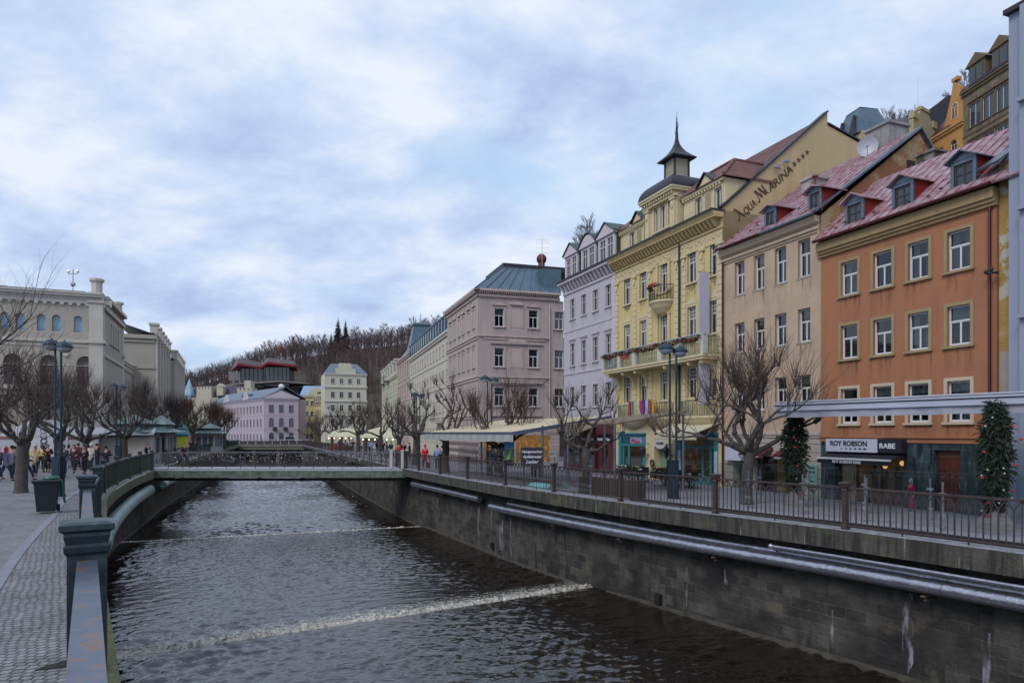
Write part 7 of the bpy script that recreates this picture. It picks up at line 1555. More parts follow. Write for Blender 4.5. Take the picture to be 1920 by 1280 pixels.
# ------------------------------------------------------------------ street lamps
def lamp(x, y, z, rz, label, H=6.1, box=True, group='twin headed green street lamps'):
    t = thing('street_lamp', label, 'street lamp', (x, y, z), rz, group)
    for s_ in (-1, 1):
        hx = s_*.14; h = H-(.0 if s_ < 0 else .1)
        M().tube([(hx,0,0),(hx,0,h-.25),(hx+s_*.03,0,h-.08),(hx+s_*.12,0,h)], [.05,.042,.036,.032], 10).build('pole', LAMPG, t, smooth=True)
        m = M().lathe([(.31,0),(.32,.04),(.28,.12),(.19,.2),(.06,.25),(.03,.3)],(hx+s_*.16,0,h-.05),18); hd = m.build('lamp_head', LAMPG, t, smooth=True)
        M().lathe([(.06,-.2),(.17,-.17),(.25,-.09),(.29,0),(.29,.02)],(hx+s_*.16,0,h-.05),16).build('lamp_glass', mk('frosted_lamp_glass', srgb(150,160,168), .25, 0, .05, 2, 0) if 'frosted_lamp_glass' not in bpy.data.materials else bpy.data.materials['frosted_lamp_glass'], hd, smooth=True)
    if box: M().box((-.2,-.12,-.1),(.2,.12,1.6)).box((-.22,-.14,-.1),(.22,.14,.12)).sqp([(.1,1.75),(.02,1.82)]).build('base_cabinet', LAMPG, t); M().box((-.14,-.135,.3),(.14,-.118,1.4)).build('cabinet_door', LAMPG, t)
    return t
for px, y, rz, lb in ((1262,27.6,.2,'twin headed green street lamp in front of the yellow hotel'),(918,43,.1,'twin headed lamp rising behind the cream awning'),(784,61,.1,'twin headed lamp on the right bank just beyond the footbridge end'),(1029,34.5,.3,'slim lamp among the awning poles')):
    if px == 1029: continue
    p = P_(px, y, -.3); lamp(p[0], y, -.3, rz, lb)
for px, y, rz, lb in ((109,27.4,-.2,'twin headed green street lamp on the left promenade behind the wheeled bin'),(222,52,0,'twin headed green street lamp on the left promenade in front of the kiosk'),(326,86,0,'far slim lamp beside the advertising column')):
    p = P_(px, y, zl(y)); lamp(p[0], y, zl(y), rz, lb)
# ------------------------------------------------------------------ wheeled bin
bx, by = (88-960)/1280*21.5, 21.5; t = thing('wheeled_bin', 'black wheeled bin with a green lid piece leaning by the lamp post', 'bin', (bx, by, zl(by)), R(28))
BINB = mk('black_bin_plastic', srgb(30,32,42), .5, 0, .15, 4, .1); BING = mk('green_bin_plastic', srgb(42,92,78), .5, 0, .12, 4, .1)
m = M(); b0 = len(m.v)
for hx, hy, z in ((.24,.27,.06),(.31,.36,.93),(.35,.40,.95),(.35,.40,1.0)): m.v += [(-hx,-hy,z),(hx,-hy,z),(hx,hy,z),(-hx,hy,z)]
for i in range(3):
    for j in range(4): a = i*4+j; b = i*4+(j+1) % 4; m.f.append((a,b,b+4,a+4)); m.m.append(0)
m.f += [(3,2,1,0),(12,13,14,15)]; m.m += [0,0]; m.build('body', BINB, t)
M().box((-.36,-.44,1.0),(.36,.38,1.03)).tube([(-.28,.42,1.0),(.28,.42,1.0)],.03,6).build('lid', BINB, t)
M().lathe([(.22,0),(.24,.04),(.2,.10),(.02,.12)],(.1,.2,1.03),14).prism([(.36,.05,.99),(.36,.42,.99),(.44,.42,.25),(.42,.15,.30)],(.03,0,0)).build('green_lid', BING, t)
for s_ in (-1,1): M().tube([(s_*.24,.34,.12),(s_*.31,.34,.12)],.12,14).build('wheel', BINB, t, smooth=True)
# manhole
M().box((-9.9,13.6,0),(-9.0,14.4,0)) 
mh = M().box((-.32,-.32,0),(.32,.32,.012)); tag(mh.build('manhole_cover', mk('rusty_iron_cover', srgb(70,58,54), .7, .4), None, (-13.2,17.0,zl(17)+.004), R(30)), 'square iron cover set in the left promenade paving', 'manhole cover')
# dark gully beside the near rail
M_ = M().prism([(-.2,-.06,0),(-.05,-.1,0),(.16,-.08,0),(.2,.05,0),(.02,.1,0),(-.12,.04,0)],(0,0,.004)).build('gully_grate', mk('dark_gully', (.02,.018,.016,1), .9), None, (-4.3,6.5,zl(6.5)+.004), R(32)); tag(M_, 'dark broken gully opening in the setts beside the near rail', 'gully')
# ------------------------------------------------------------------ kiosks, column, stalls
KW = mk('kiosk_white', srgb(168,172,172), .6, 0, .06, 2, .05); KR = mk('kiosk_green_roof', srgb(92,116,114), .5, .2, .12, 1, .1, col2=srgb(130,142,142), c2=(.5,.7), c2s=1)
def kiosk(px, y, w_, label, s=1.0, rz=0.0):
    t = thing('kiosk', label, 'kiosk', ((px-960)/1280*y, y, zl(y)), rz); h = w_/2
    M().box((-h,-h,0),(h,h,.75)).box((-h,-h,2.15),(h,h,2.6)).build('wall', KW, t); m = M()
    for x in (-h,-h*.33,h*.33,h): m.box((x-.09,-h-.03,.0),(x+.09,-h+.12,2.2)).box((x-.09,h-.12,0),(x+.09,h+.03,2.2)).box((h-.12,x-.09,0),(h+.03,x+.09,2.2)).box((-h-.03,x-.09,0),(-h+.12,x+.09,2.2))
    m.build('post', KW, t); M().box((-h+.1,-h+.06,.75),(h-.1,h-.06,2.15)).build('display_window', mk('kiosk_display', srgb(96,92,104), .3, 0, .7, 9, 0) if 'kiosk_display' not in bpy.data.materials else bpy.data.materials['kiosk_display'], t)
    M().sqp([(h+.75,2.55),(h+.75,2.62),(h*.75,2.95),(h*.72,3.25)]).sqp([(h*.98,3.25),(h*1.0,3.3),(.15,4.0),(.02,4.1)]).build('roof', KR, t); return t
kiosk(252,57.5,2.9,'green roofed white kiosk in front of the theatre side, largest of the kiosks')
kiosk(303,60.5,1.7,'smaller grey roofed kiosk right behind the largest kiosk')
kiosk(392,95,2.6,'grey roofed kiosk far down the left promenade before the red trees')
m = M(); t = thing('advertising_column', 'advertising column with turquoise dome and yellow poster on the left bank', 'advertising column', P_(341,76,zl(76)))
M().lathe([(.62,0),(.62,2.3)],(0,0,0),18).build('drum', mk('column_white', srgb(150,160,176), .6), t); M().lathe([(.63,1.0),(.63,2.2)],(.0,0,0),18).build('poster', mk('yellow_poster', srgb(190,198,50), .6, 0, .3, 6, 0), t)
M().lathe([(.85,2.3),(.9,2.45),(.75,2.6),(.66,3.0),(.45,3.35),(.2,3.55),(.1,3.8),(.02,3.9)],(0,0,0),18).build('dome', mk('turquoise_dome', srgb(74,136,146), .5), t, smooth=True)
# white tents and panels in front of the theatre
TENT = mk('white_tent_cloth', srgb(182,182,188), .8, 0, .06, 1, .1)
t = thing('market_tent', 'white market tent with ornament panel in front of the theatre', 'tent', P_(82,50,zl(50)), .1)
M().prism([(-2.4,-1.4,2.3),(2.4,-1.4,2.3),(0,-1.4,3.5)],(0,3,0)).build('roof', TENT, t); m = M()
for x in (-2.3,2.3):
    for y in (-1.3,1.5): m.box((x-.05,y-.05,0),(x+.05,y+.05,2.3))
m.build('pole', STEEL, t); p = M().box((-.2,-1.36,.7),(1.7,-1.3,3.4)).build('side_panel', TENT, t); m = M()
for k in range(5): m.tube([(.75+.20*math.cos(a*.7),-1.37,1.6+k*.36+.2*math.sin(a*.7)) for a in range(10)],.04,5)
m.build('ornament', LETD, p)
t = thing('stall_hut', 'low stall hut with a slanting pale roof at the foot of the theatre', 'stall', P_(205,55,zl(55)), .35); M().box((-3,0,0),(3,2,2.2)).build('wall', THT, t); M().prism([(-3.3,-.7,2.35),(3.3,-.7,2.35),(3.1,2.2,2.9),(-3.1,2.2,2.9)],(0,0,.1)).build('roof', SNOWC, t)
t = thing('stall_hut', 'long low stall with red striped lower edge at the left edge of the photo', 'stall', P_(15,52,zl(52)), .35); M().box((-4.5,0,0),(6,2,2.1)).build('wall', TENT, t); M().box((-4.6,-.06,2.1),(6.1,2,2.28)).build('roof_edge', mk('faded_red_band', srgb(140,92,84), .8), t)
t = thing('market_stall', 'blue and white covered stall table on the left bank beyond the footbridge', 'stall', P_(314,62,zl(62)), .2); M().box((-1,-.5,0),(1,.5,.9)).build('table', mk('blue_cloth', srgb(52,70,140), .8), t); M().box((-1.1,-.6,.85),(1.1,.6,1.0)).build('table_top', TENT, t)
# market canopy on the far right bank
for px, y, w_, lb in ((650,104,5.2,'cream market canopy lit by bulbs on the far right bank'),(715,84,4.4,'pale canopy edge behind the trees at the end of the right bank row')):
    z = -.6; t = thing('market_canopy', lb, 'canopy', P_(px,y,z)); M().prism([(-w_/2,-2,2.4),(w_/2,-2,2.4),(w_*.32,-1.2,3.3),(0,-1.0,3.7),(-w_*.32,-1.2,3.3)],(0,4,0)).build('roof', mk('cream_canopy', srgb(190,190,160), .8) if 'cream_canopy' not in bpy.data.materials else bpy.data.materials['cream_canopy'], t); m = M()
    for x in (-w_/2+.1,w_/2-.1):
        for yy in (-1.9,1.9): m.tube([(x,yy,0),(x,yy,2.4)],.05,6)
    m.build('pole', STEEL, t); m = M()
    for k in range(6): m.ball((-w_/2+.4+k*w_/6.2,-2.0,2.2), .09, 6)
    m.build('bulb', mk('bulb_glow', srgb(255,220,160), .4, emit=(srgb(255,214,150), 3)) if 'bulb_glow' not in bpy.data.materials else bpy.data.materials['bulb_glow'], t)
# ------------------------------------------------------------------ restaurant awning over the right bank terrace
A = Vector((.05,32.6,0)); B = Vector((-5.7,44.4,0)); inn = Vector((.9,.43,0)); t = thing('terrace_awning', 'large cream fabric awning over the riverside cafe terrace in front of the corner building', 'awning')
CRA = mk('cream_awning_fabric', srgb(196,184,152), .85, 0, .10, .6, .1, streak=.2, ss=.5); VAL = mk('translucent_valance', srgb(160,160,160), .7, 0, .1, 2, .1)
C1 = A+inn*5.6; D1 = B+inn*5.6; up_ = Vector((0,0,1))
m = M(); n = 10
for k in range(n):
    a = A.lerp(B, k/n); b = A.lerp(B, (k+1)/n); c = D1.lerp(C1, 1-(k+1)/n); d = D1.lerp(C1, 1-k/n)
    for (f0, f1) in ((0,.5),(.5,1)):
        z0 = 2.38+.85*f0; z1 = 2.38+.85*f1
        m.prism([a.lerp(d,f0)+up_*z0, b.lerp(c,f0)+up_*z0, b.lerp(c,f1)+up_*z1, a.lerp(d,f1)+up_*z1],(0,0,.03))
m.build('fabric', CRA, t); m = M(); n = 48
for k in range(n):
    a = A.lerp(B, k/n); b = A.lerp(B, (k+1)/n); o_ = Vector((-.43,.9,0))*0; w0 = inn*(.04*math.sin(k*1.7)); w1 = inn*(.04*math.sin((k+1)*1.7)); zb = 1.95+.02*math.sin(k*.9); m.prism([a+w0+up_*zb, b+w1+up_*zb, b+up_*2.38, a+up_*2.38], (.01,.01,0))
m.build('valance', VAL, t)
m = M().beam(A+up_*2.36, C1+up_*3.2, .14, .18).beam(B+up_*2.36, D1+up_*3.2, .1, .12).beam(A+up_*2.40, B+up_*2.40, .09, .09); m.build('frame_bar', mk('blue_grey_bar', srgb(96,104,124), .4, .3), t)
m = M()
for p in (A+inn*1.6, A+inn*5.2, B+inn*1.6, A.lerp(B,.5)+inn*1.2): m.tube([(p.x,p.y,-.3),(p.x,p.y,2.75)],.06,8)
m.build('pole', mk('grey_pole', srgb(104,112,126), .4, .3), t)
# second canopy to the right, brown underside
t = thing('terrace_awning', 'taupe awning wing continuing right of the large cream awning in front of the lavender house', 'awning')
a, b = Vector((2.6,33.2,2.75)), Vector((6.3,35.0,3.25)); m = M().prism([a, b, b+Vector((1.8,-3.6,.1)), a+Vector((1.9,-4.1,.0))],(0,0,.06)); m.build('fabric', bpy.data.materials['taupe_awning'], t); m = M()
for p in (a+Vector((1.8,-3.9,0)), a+Vector((.1,-.2,0)), b+Vector((1.6,-3.5,0))): m.tube([(p.x,p.y,-.3),(p.x,p.y,p.z)],.055,8)
m.build('pole', bpy.data.materials['grey_pole'], t)
# chalkboard
t = thing('chalkboard', 'black chalkboard with handwritten white words on the terrace under the awning', 'chalkboard', (.92,31.6,.9), R(-6))
b = M().box((-.47,-.02,0),(.47,.03,.78)).build('board', SGD, t); M().box((-.52,-.035,-.05),(.52,.04,0)).box((-.52,-.035,.78),(.52,.04,.83)).box((-.52,-.035,0),(-.47,.04,.78)).box((.47,-.035,0),(.52,.04,.78)).build('frame', WDARK, t); M().box((-.4,0,-1.2),(-.34,.05,0)).box((.34,0,-1.2),(.4,.05,0)).build('leg', WDARK, t)
for i,(s_, sz) in enumerate((('Hausgemachter',.15),('Apfelstrudel',.17),('Lecker',.2))): txt(b, s_, sz, (0,-.025,.58-i*.24), FR, LETW, align='CENTER', bold=.004, shear=.35)
# poster with landscape
t = thing('poster_stand', 'colourful landscape poster stand on the terrace left of the chalkboard', 'poster stand', (-.15,34.9,.35), R(-6)); t.scale = (.5,1,.75); M().box((-.5,-.02,.5),(.5,.03,2.2)).build('board', SGD, t); m = M(); m.mat(0).box((-.45,-.03,1.6),(.45,-.021,2.15)).mat(1).box((-.45,-.03,.9),(.45,-.021,1.6)).mat(2).prism([(-.4,-.035,.7),(-.1,-.035,.7),(.45,-.035,1.7),(.25,-.035,1.75)],(0,.01,0)); m.build('picture', [mk('poster_sky', srgb(90,140,200), .5), mk('poster_green', srgb(60,110,110), .5), mk('poster_lime', srgb(150,190,50), .5)], t)
# planter boxes on the terrace edge
PLB = mk('dark_planter_wood', srgb(62,54,48), .85, 0, .2, 3, .3, streak=.5)
for (xa, ya, xb, yb, lb) in ((2.0,28.9,4.0,26.3,'long dark slatted planter box behind the railing at the foot of the knobbly tree'),):
    a, b = Vector((xa,ya,0)), Vector((xb,yb,0)); d = (b-a); t = thing('planter', lb, 'planter', (xa+.9,ya+.5,-.2), math.atan2(d.y,d.x)); Lq = d.length; M().box((0,0,0),(Lq,.5,.72)).build('box', PLB, t); m = M()
    for k in range(int(Lq/.12)): m.box((k*.12,-.03,0.02),(k*.12+.08,0,.7))
    m.build('slats', PLB, t)
t = thing('boat_cover', 'pale turquoise upturned cover lying on the ground behind the railing', 'cover', (1.25,30.9,-.22), R(-58)); t.scale = (.8,.8,.8); M().prism([(-.9,-.5,0),(.9,-.5,0),(.9,.5,0),(-.9,.5,0)],(0,0,.1)).prism([(-.9,-.5,.1),(.9,-.5,.1),(.7,-.1,.42),(-.7,-.1,.42)],(0,.4,0)).build('cover', mk('turquoise_cover', srgb(120,180,186), .6), t)
# ------------------------------------------------------------------ near terrace: awning, glass screens, garland columns
a0 = Vector((9.75,25.3,0)); a1 = Vector((14.3,18.1,0)); dd = (a1-a0).normalized(); a1 = a0+dd*13; ni = Vector((-dd.y, dd.x, 0)); ni = ni if ni.x > 0 else -ni
t = thing('terrace_awning', 'long white box awning with hanging pale valance over the right edge terrace', 'awning'); AWW = mk('white_awning_metal', srgb(178,182,196), .45, .1, .05, 1, .05)
m = M(); q = [a0+up_*z for z in ()]
m.beam(a0+up_*3.28-ni*.0, a1+up_*3.28, .16, .17); m.beam(a0-dd*.0+ni*.8+up_*3.52, a1+ni*.8+up_*3.52, 1.6, .05).beam(a0+ni*.02+up_*3.42, a1+ni*.02+up_*3.42, .04, .10); m.build('cassette', AWW, t)
M().beam(a0-ni*.02+up_*3.40, a1-ni*.02+up_*3.40, .22, .012).build('dark_joint', DKROOF, t)
m = M(); n = 60
for k in range(n):
    f = lambda i: a0.lerp(a1, i/n)+ni*(.015*math.sin(i*1.1)+.01*math.sin(i*2.7)); zb = lambda i: 2.95+.006*math.sin(i*.7)
    m.prism([f(k)+up_*zb(k), f(k+1)+up_*zb(k+1), f(k+1)+up_*3.2, f(k)+up_*3.2],(.012,.012,0))
m.build('valance', mk('pale_valance', srgb(156,158,170), .8, 0, .15, 1.5, .2), t)
GPOS = [(1490, 25.9, 'garland column'), (1866, 19.0, '')]
for i,(px, y, _) in enumerate(GPOS):
    x = (px-960)/1280*y; z = -.38; H = 3.6; tp = ['thin evergreen garlanded awning pole in front of the beige house','thick evergreen garlanded awning pole near the right edge of the photo'][i]
    t = thing('awning_pole', 'grey steel awning pole on a concrete foot '+('by the beige house' if i == 0 else 'beside the white car'), 'pole', (x, y, z)); M().tube([(0,0,0),(0,0,H)],.08,10).build('pole', STEEL, t, smooth=True); M().sqp([(.32,0),(.30,.3),(.14,.65),(.1,.7)]).build('concrete_foot', CONC, t)
    gl = thing('fir_garland', 'fir branches with red bows and baubles wound round the '+('left pole, by the beige house' if i == 0 else 'right pole, beside the white car'), 'garland', (x, y, z)); rn = random.Random(50+i); m = M()
    for k in range(60):
        f = k/59; zz = .35+f*(H-.35); rad = (.20+.34*math.sin(math.pi*min(1,(1-f)*1.15))**.8)*(.85 if i == 0 else .75)*rn.uniform(.8,1.15); a = k*.9
        if i == 0 and f < .12: rad *= .8
        for _ in range(5): b_ = rn.uniform(0,6.28); sprigs(m, (rad*.55*math.cos(b_), rad*.55*math.sin(b_), zz+rn.uniform(-.06,.06)), rad*.5, 20, rn, .20, .028, .9)
    m.build('fir_branches', EVG, gl); m = M()
    for k in range(8): zz = .5+k*(H-.8)/8; b_ = rn.uniform(3.3,6.1); rad = .30+.2*math.sin(math.pi*(1-k/13)); rad += .08; m.ball((rad*math.cos(b_), rad*math.sin(b_), zz), .042, 7, (1.3,.8,.8))
    m.build('red_bow', REDB, gl); m = M()
    for k in range(16): b_ = rn.uniform(3.2,6.2); m.ball((.42*math.cos(b_), .42*math.sin(b_), rn.uniform(.6,H-.4)), .03, 6)
    m.build('bauble', GLB, gl)
def screen(x, y, rz, w_, label, h=1.5, z=-.2):
    t = thing('glass_screen', label, 'glass screen', (x, y, z), rz, 'glass wind screens round the terraces'); M().box((0,-.006,.12),(w_,.006,h)).build('glass', CLEAR, t)
    m = M()
    for xx in (.12,): m.box((xx-.025,-.04,0),(xx+.025,-.012,h-.25)).box((xx-.09,-.05,h-.62),(xx+.09,.03,h-.54)).box((xx-.09,-.05,.3),(xx+.09,.03,.38)).box((xx-.07,-.1,0),(xx+.07,.05,.02))
    m.build('post', STEEL, t)
base = Vector((14.1,14.9,0)); dr_ = Vector((-.53,.848,0)).normalized(); ang = math.atan2(dr_.y, dr_.x)
ords = ['nearest','second','third','fourth','fifth','sixth','seventh','eighth']
for k in range(6): p = base+dr_*(k*2.15); screen(p.x, p.y, ang, 2.05, '%s clear glass screen of the front row, counting leftward from the right edge' % ords[k])
base = Vector((15.9,17.9,0))
for k in range(6): p = base+dr_*(k*2.15); screen(p.x-.3, p.y, ang+.02, 2.05, '%s clear glass screen of the rear row, counting leftward from the right edge' % ords[k], 1.55, -.35)
for k in range(5): p = A+inn*.9+(B-A).normalized()*(-5.5+k*3.0); screen(p.x, p.y, math.atan2((B-A).y,(B-A).x), 2.9, '%s clear glass screen along the cafe terrace, counting from the chalkboard side' % ords[k], 1.75, -.15)
# ------------------------------------------------------------------ cafe tables by the yellow hotel
TCL = mk('white_table_cloth', srgb(178,180,196), .9, 0, .1, 3, .1); CHB = mk('dark_chair', srgb(34,30,34), .7, 0, .1, 3, 0)
tabs = []
def cafe(s_, tt, i, lb):
    p = FO(s_, tt, ST); t = thing('cafe_table', lb, 'table', p, RZ, 'cafe tables outside the yellow hotel'); M().lathe([(.2,0),(.2,.03),(.03,.05),(.03,.72)],(0,0,0),10).build('table_leg', CHB, t); M().box((-.4,-.4,.72),(.4,.4,.745)).prism([(-.3,-.41,.74),(.3,-.41,.74),(0,-.42,.45)],(0,.01,0)).prism([(.41,-.3,.74),(.41,.3,.74),(.42,0,.45)],(.01,0,0)).build('table_cloth', TCL, t)
def chair(s_, tt, rz, lb):
    t = thing('cafe_chair', lb, 'chair', FO(s_, tt, ST), rz, 'dark chairs outside the yellow hotel'); M().box((-.22,-.22,.43),(.22,.22,.48)).build('seat', CHB, t); M().box((-.22,.19,.55),(.22,.23,.92)).box((-.21,.19,.45),(-.17,.22,.6)).box((.17,.19,.45),(.21,.22,.6)).build('backrest', CHB, t)
    for x in (-.19,.19):
        for y in (-.19,.19): M().box((x-.015,y-.015,0),(x+.015,y+.015,.43)).build('leg', CHB, t)
for i, px in enumerate((1222,1240,1285,1306,1330)):
    s_ = spx(px); cafe(s_-1.0, -2.0, i, 'white clothed cafe table, %s from the left outside the yellow hotel' % ords[i].replace('nearest','first'))
    for j, dt in enumerate((-.55,.55)): chair(s_-1.0+dt*.9, -2.0+(.35 if j else -.2), RZ+(R(90) if j else R(-90)), 'dark cafe chair at the %s side of the %s white table from the left' % (('far','near')[j] if False else ('left' if j else 'right'), ords[i].replace('nearest','first')))
HDG = mk('box_hedge', srgb(62,78,52), .95, 0, .3, 5, 0)
for i,(pa, pb) in enumerate(((1214,1262),(1284,1350))):
    sa, sb = spx(pa)-1.2, spx(pb)-1.2; p = FO(sa, -3.1, ST); t = thing('flower_planter', ['planter with greenery and pale flowers left of the lamp post outside the hotel','longer planter with greenery and red flowers right of the lamp post outside the hotel'][i], 'planter', p, RZ); Lq = sa-sb; m = M().box((0,0,.45),(Lq,.3,.8))
    for k in range(int(Lq/.5)): m.beam((k*.5,.02,0),(k*.5+.4,.02,.45),.02,.02).beam((k*.5+.4,.02,0),(k*.5,.02,.45),.02,.02)
    m.build('trough', CHB, t); m = M(); rn = random.Random(i)
    for k in range(int(Lq*9)): sprigs(m, (k/9,.15,.85), .14, 20, rn, .13, .03, -.3)
    m.build('greenery', HDG, t); m = M()
    for k in range(int(Lq*12)): m.ball((rn.uniform(0,Lq), rn.uniform(0,.3), .92+rn.uniform(0,.08)), .035, 5)
    m.build('flower', REDB if i else GLB, t)
# parked white car at the right edge
CARW = mk('white_car_paint', srgb(182,186,194), .25, .1, .03, 1, 0, spec=.7)
t = thing('parked_car', 'white parked car partly hidden behind the garland at the right edge', 'car', ((2075-960)/1280*20.6, 20.9, ST+.02), R(118))
m = M(); pr = [(-2.0,.35),(-2.05,.75),(-1.9,.95),(-1.75,1.32),(-1.5,1.43),(.1,1.45),(.75,1.02),(1.7,.88),(2.0,.7),(2.05,.35)]
m.prism([(x,-.80,z) for x,z in pr],(0,1.6,0)); m.build('body', CARW, t, smooth=True)
M().prism([(-1.72,-.815,.98),(-1.6,-.815,1.32),(.05,-.815,1.36),(.6,-.815,1.0)],(0,1.63,0)).prism([(-1.93,-.7,1.0),(-1.8,-.7,1.3),(-1.84,-.7,1.3),(-1.97,-.7,1.0)],(0,1.4,0)).prism([(.8,-.68,1.03),(.16,-.68,1.4),(.2,-.68,1.43),(.84,-.68,1.05)],(0,1.36,0)).build('window', DARKGL, t)
for x in (-1.3,1.3):
    for y in (-.74,.74): wh = M().tube([(x,y-.09,.3),(x,y+.09,.3)],.31,18).build('wheel', BINB, t, smooth=True); M().tube([(x,y-.1,.3),(x,y+.1,.3)],.19,12).build('rim', STEEL, wh, smooth=True)
for y in (-.62,.62): M().box((-2.08,y-.14,.72),(-1.95,y+.14,.9)).build('tail_light', mk('tail_light_red', srgb(170,20,26), .3) if 'tail_light_red' not in bpy.data.materials else bpy.data.materials['tail_light_red'], t)
M().box((-2.1,-.8,.32),(-1.98,.8,.6)).build('bumper', BINB, t)
# a few cars by the road bridge
for i,(px, y, c, lb) in enumerate(((424,150,(90,110,130),'grey blue car crossing at the left end of the far road bridge'),(548,163,(176,180,186),'white van on the far road bridge'),(640,112,(150,40,40),'red car parked near the market canopy'))):
    z = -.5 if i != 2 else -.7; t = thing('car' if i != 1 else 'van', lb, 'car' if i != 1 else 'van', P_(px, y, z), .1 if i < 2 else 1.2); hh = 1.45 if i != 1 else 2.1
    M().prism([(-2,-.8,.3),(-2,-.8,.9),(-1.5,-.8,hh),(.6,-.8,hh),(1.1,-.8,.95),(2,-.8,.8),(2,-.8,.3)],(0,1.6,0)).build('body', mk('car_paint_%d' % i, srgb(*c), .3, .1, .05, 1, 0), t)
    M().prism([(-1.6,-.82,.95),(-1.35,-.82,hh-.12),(.5,-.82,hh-.12),(.9,-.82,.95)],(0,1.64,0)).build('window', DARKGL, t)
    for x in (-1.25,1.25): M().tube([(x,-.85,.3),(x,.85,.3)],.3,10).build('wheel', BINB, t)
# ------------------------------------------------------------------ people
def skin_mesh(nodes, edges, root=0, sub=1):
    me = bpy.data.meshes.new('s'); me.from_pydata([n[0] for n in nodes], edges, []); o = bpy.data.objects.new('s', me); COL.objects.link(o)
    md = o.modifiers.new('k', 'SKIN'); md.use_smooth_shade = True
    for i, n in enumerate(nodes): r_ = n[1] if hasattr(n[1], '__len__') else (n[1], n[1]); me.skin_vertices[0].data[i].radius = r_
    for i in range(len(nodes)): me.skin_vertices[0].data[i].use_root = (i == root)
    s_ = o.modifiers.new('b', 'SUBSURF'); s_.levels = sub; s_.render_levels = sub
    bpy.context.view_layer.update(); out = bpy.data.meshes.new_from_object(o.evaluated_get(bpy.context.evaluated_depsgraph_get())); bpy.data.objects.remove(o); out.shade_smooth(); return out
def figure(pose, female=False, coat=.82):
    """pose: dict with stride s, arm swing a, elbow bend e; returns body, coat, trousers, hair, shoe meshes (height 1.75)"""
    s_, a, e = pose; sh = .19 if not female else .17
    hip = (0,0,.93); ch = (0,.0,1.30); nk = (0,.0,1.50); hd = (0,-.02,1.60); ht = (0,-.015,1.70)
    def leg(x, d): return [(x*.95,0,.90),(x, -d*.24, .50+.0),(x, -d*.36+(.10 if d < 0 else -.0), .09 if d >= 0 else .13)]
    L1 = leg(.10, s_); L2 = leg(-.10, -s_)
    def arm(x, d): return [(x,0,1.42),(x*1.22, d*.10+.03, 1.15),(x*1.18, -d*.16-e*.22, .95+e*.20),(x*1.15, -d*.18-e*.27, .89+e*.24)]
    A1 = arm(sh, -a); A2 = arm(-sh, a)
    N_ = [(hip,(.13,.10)),(ch,(.15,.10)),(nk,.055),(hd,(.075,.088)),(ht,(.07,.08)), (L1[0],.085),(L1[1],.058),(L1[2],.042), (L2[0],.085),(L2[1],.058),(L2[2],.042), (A1[0],.055),(A1[1],.042),(A1[2],.032),(A1[3],.028), (A2[0],.055),(A2[1],.042),(A2[2],.032),(A2[3],.028)]
    E_ = [(0,1),(1,2),(2,3),(3,4),(0,5),(5,6),(6,7),(0,8),(8,9),(9,10),(1,11),(11,12),(12,13),(13,14),(1,15),(15,16),(16,17),(17,18)]
    body = skin_mesh(N_, E_)
    bm = bmesh.new(); bm.from_mesh(body)      # hands with fingers, nose and ears joined to the body
    x = M()
    for A_ in (A1, A2):
        w = Vector(A_[3]); d = (w-Vector(A_[2])).normalized(); sg = 1 if w.x > 0 else -1; x.beam(w-d*.01, w+d*.08, .03, .07)
        for k in range(4): o_ = Vector((0,1,0))*(-.026+.018*k); c = w+d*.08+o_; x.tube([c, c+d*(.035+.008*(k in (1,2)))+Vector((-sg*.006,0,0)), c+d*(.06+.01*(k in (1,2)))+Vector((-sg*.022,0,0))],[.0085,.008,.006],5)
        c = w+d*.02+Vector((0,-.035,0)); x.tube([c, c+d*.03+Vector((0,-.022,0)), c+d*.055+Vector((-sg*.005,-.026,0))],[.010,.009,.007],5)
    x.ball((0,-.105,1.615),.016,6,(.8,1,1.4)).ball((.078,-.015,1.62),.02,6,(.4,.8,1.2)).ball((-.078,-.015,1.62),.02,6,(.4,.8,1.2)).ball((.03,-.088,1.65),.011,5).ball((-.03,-.088,1.65),.011,5).tube([(-.025,-.093,1.572),(.025,-.093,1.572)],.008,5)
    tm = x.mesh('t', []); bm.from_mesh(tm); bm.to_mesh(body); bm.free(); body.shade_smooth()
    zc = coat; lo_ = 1.02-zc*.42
    cn = [((0,0,lo_),(.19,.15)),((0,0,(lo_+1.15)/2),(.185,.145)),((0,0,1.15),(.165,.125)),((0,0,1.36),(.17,.12)),((0,0,1.49),(.085,.085))]; k = len(cn)
    for A_ in (A1, A2): cn += [(A_[0],.078),(A_[1],.066),(tuple(Vector(A_[2])),.055),(tuple(Vector(A_[2]).lerp(Vector(A_[3]),.7)),.045)]
    ce = [(0,1),(1,2),(2,3),(3,4),(3,k),(k,k+1),(k+1,k+2),(k+2,k+3),(3,k+4),(k+4,k+5),(k+5,k+6),(k+6,k+7)]; ct = skin_mesh(cn, ce, 2)
    tn = [((0,0,.98),(.15,.12)),(hip,(.15,.12))]
    for L_ in (L1, L2): tn += [(L_[0],.10),(L_[1],.074),(tuple(Vector(L_[2])+Vector((0,0,.03))),.06)]
    tr = skin_mesh(tn, [(0,1),(1,2),(2,3),(3,4),(1,5),(5,6),(6,7)], 1)
    h = M().ball((0,.012,1.665),.098,12,(.93,1.05,1.0)); 
    if female: h.ball((0,.05,1.58),.075,10,(1.1,.8,1.4))
    # keep the face free: cut the front lower part of the hair shell
    hm = h.mesh('hair', []); b2 = bmesh.new(); b2.from_mesh(hm); bmesh.ops.delete(b2, geom=[v for v in b2.verts if v.co.y < -.045 and v.co.z < 1.69], context='VERTS'); b2.to_mesh(hm); b2.free(); hm.shade_smooth()
    sm_ = M()
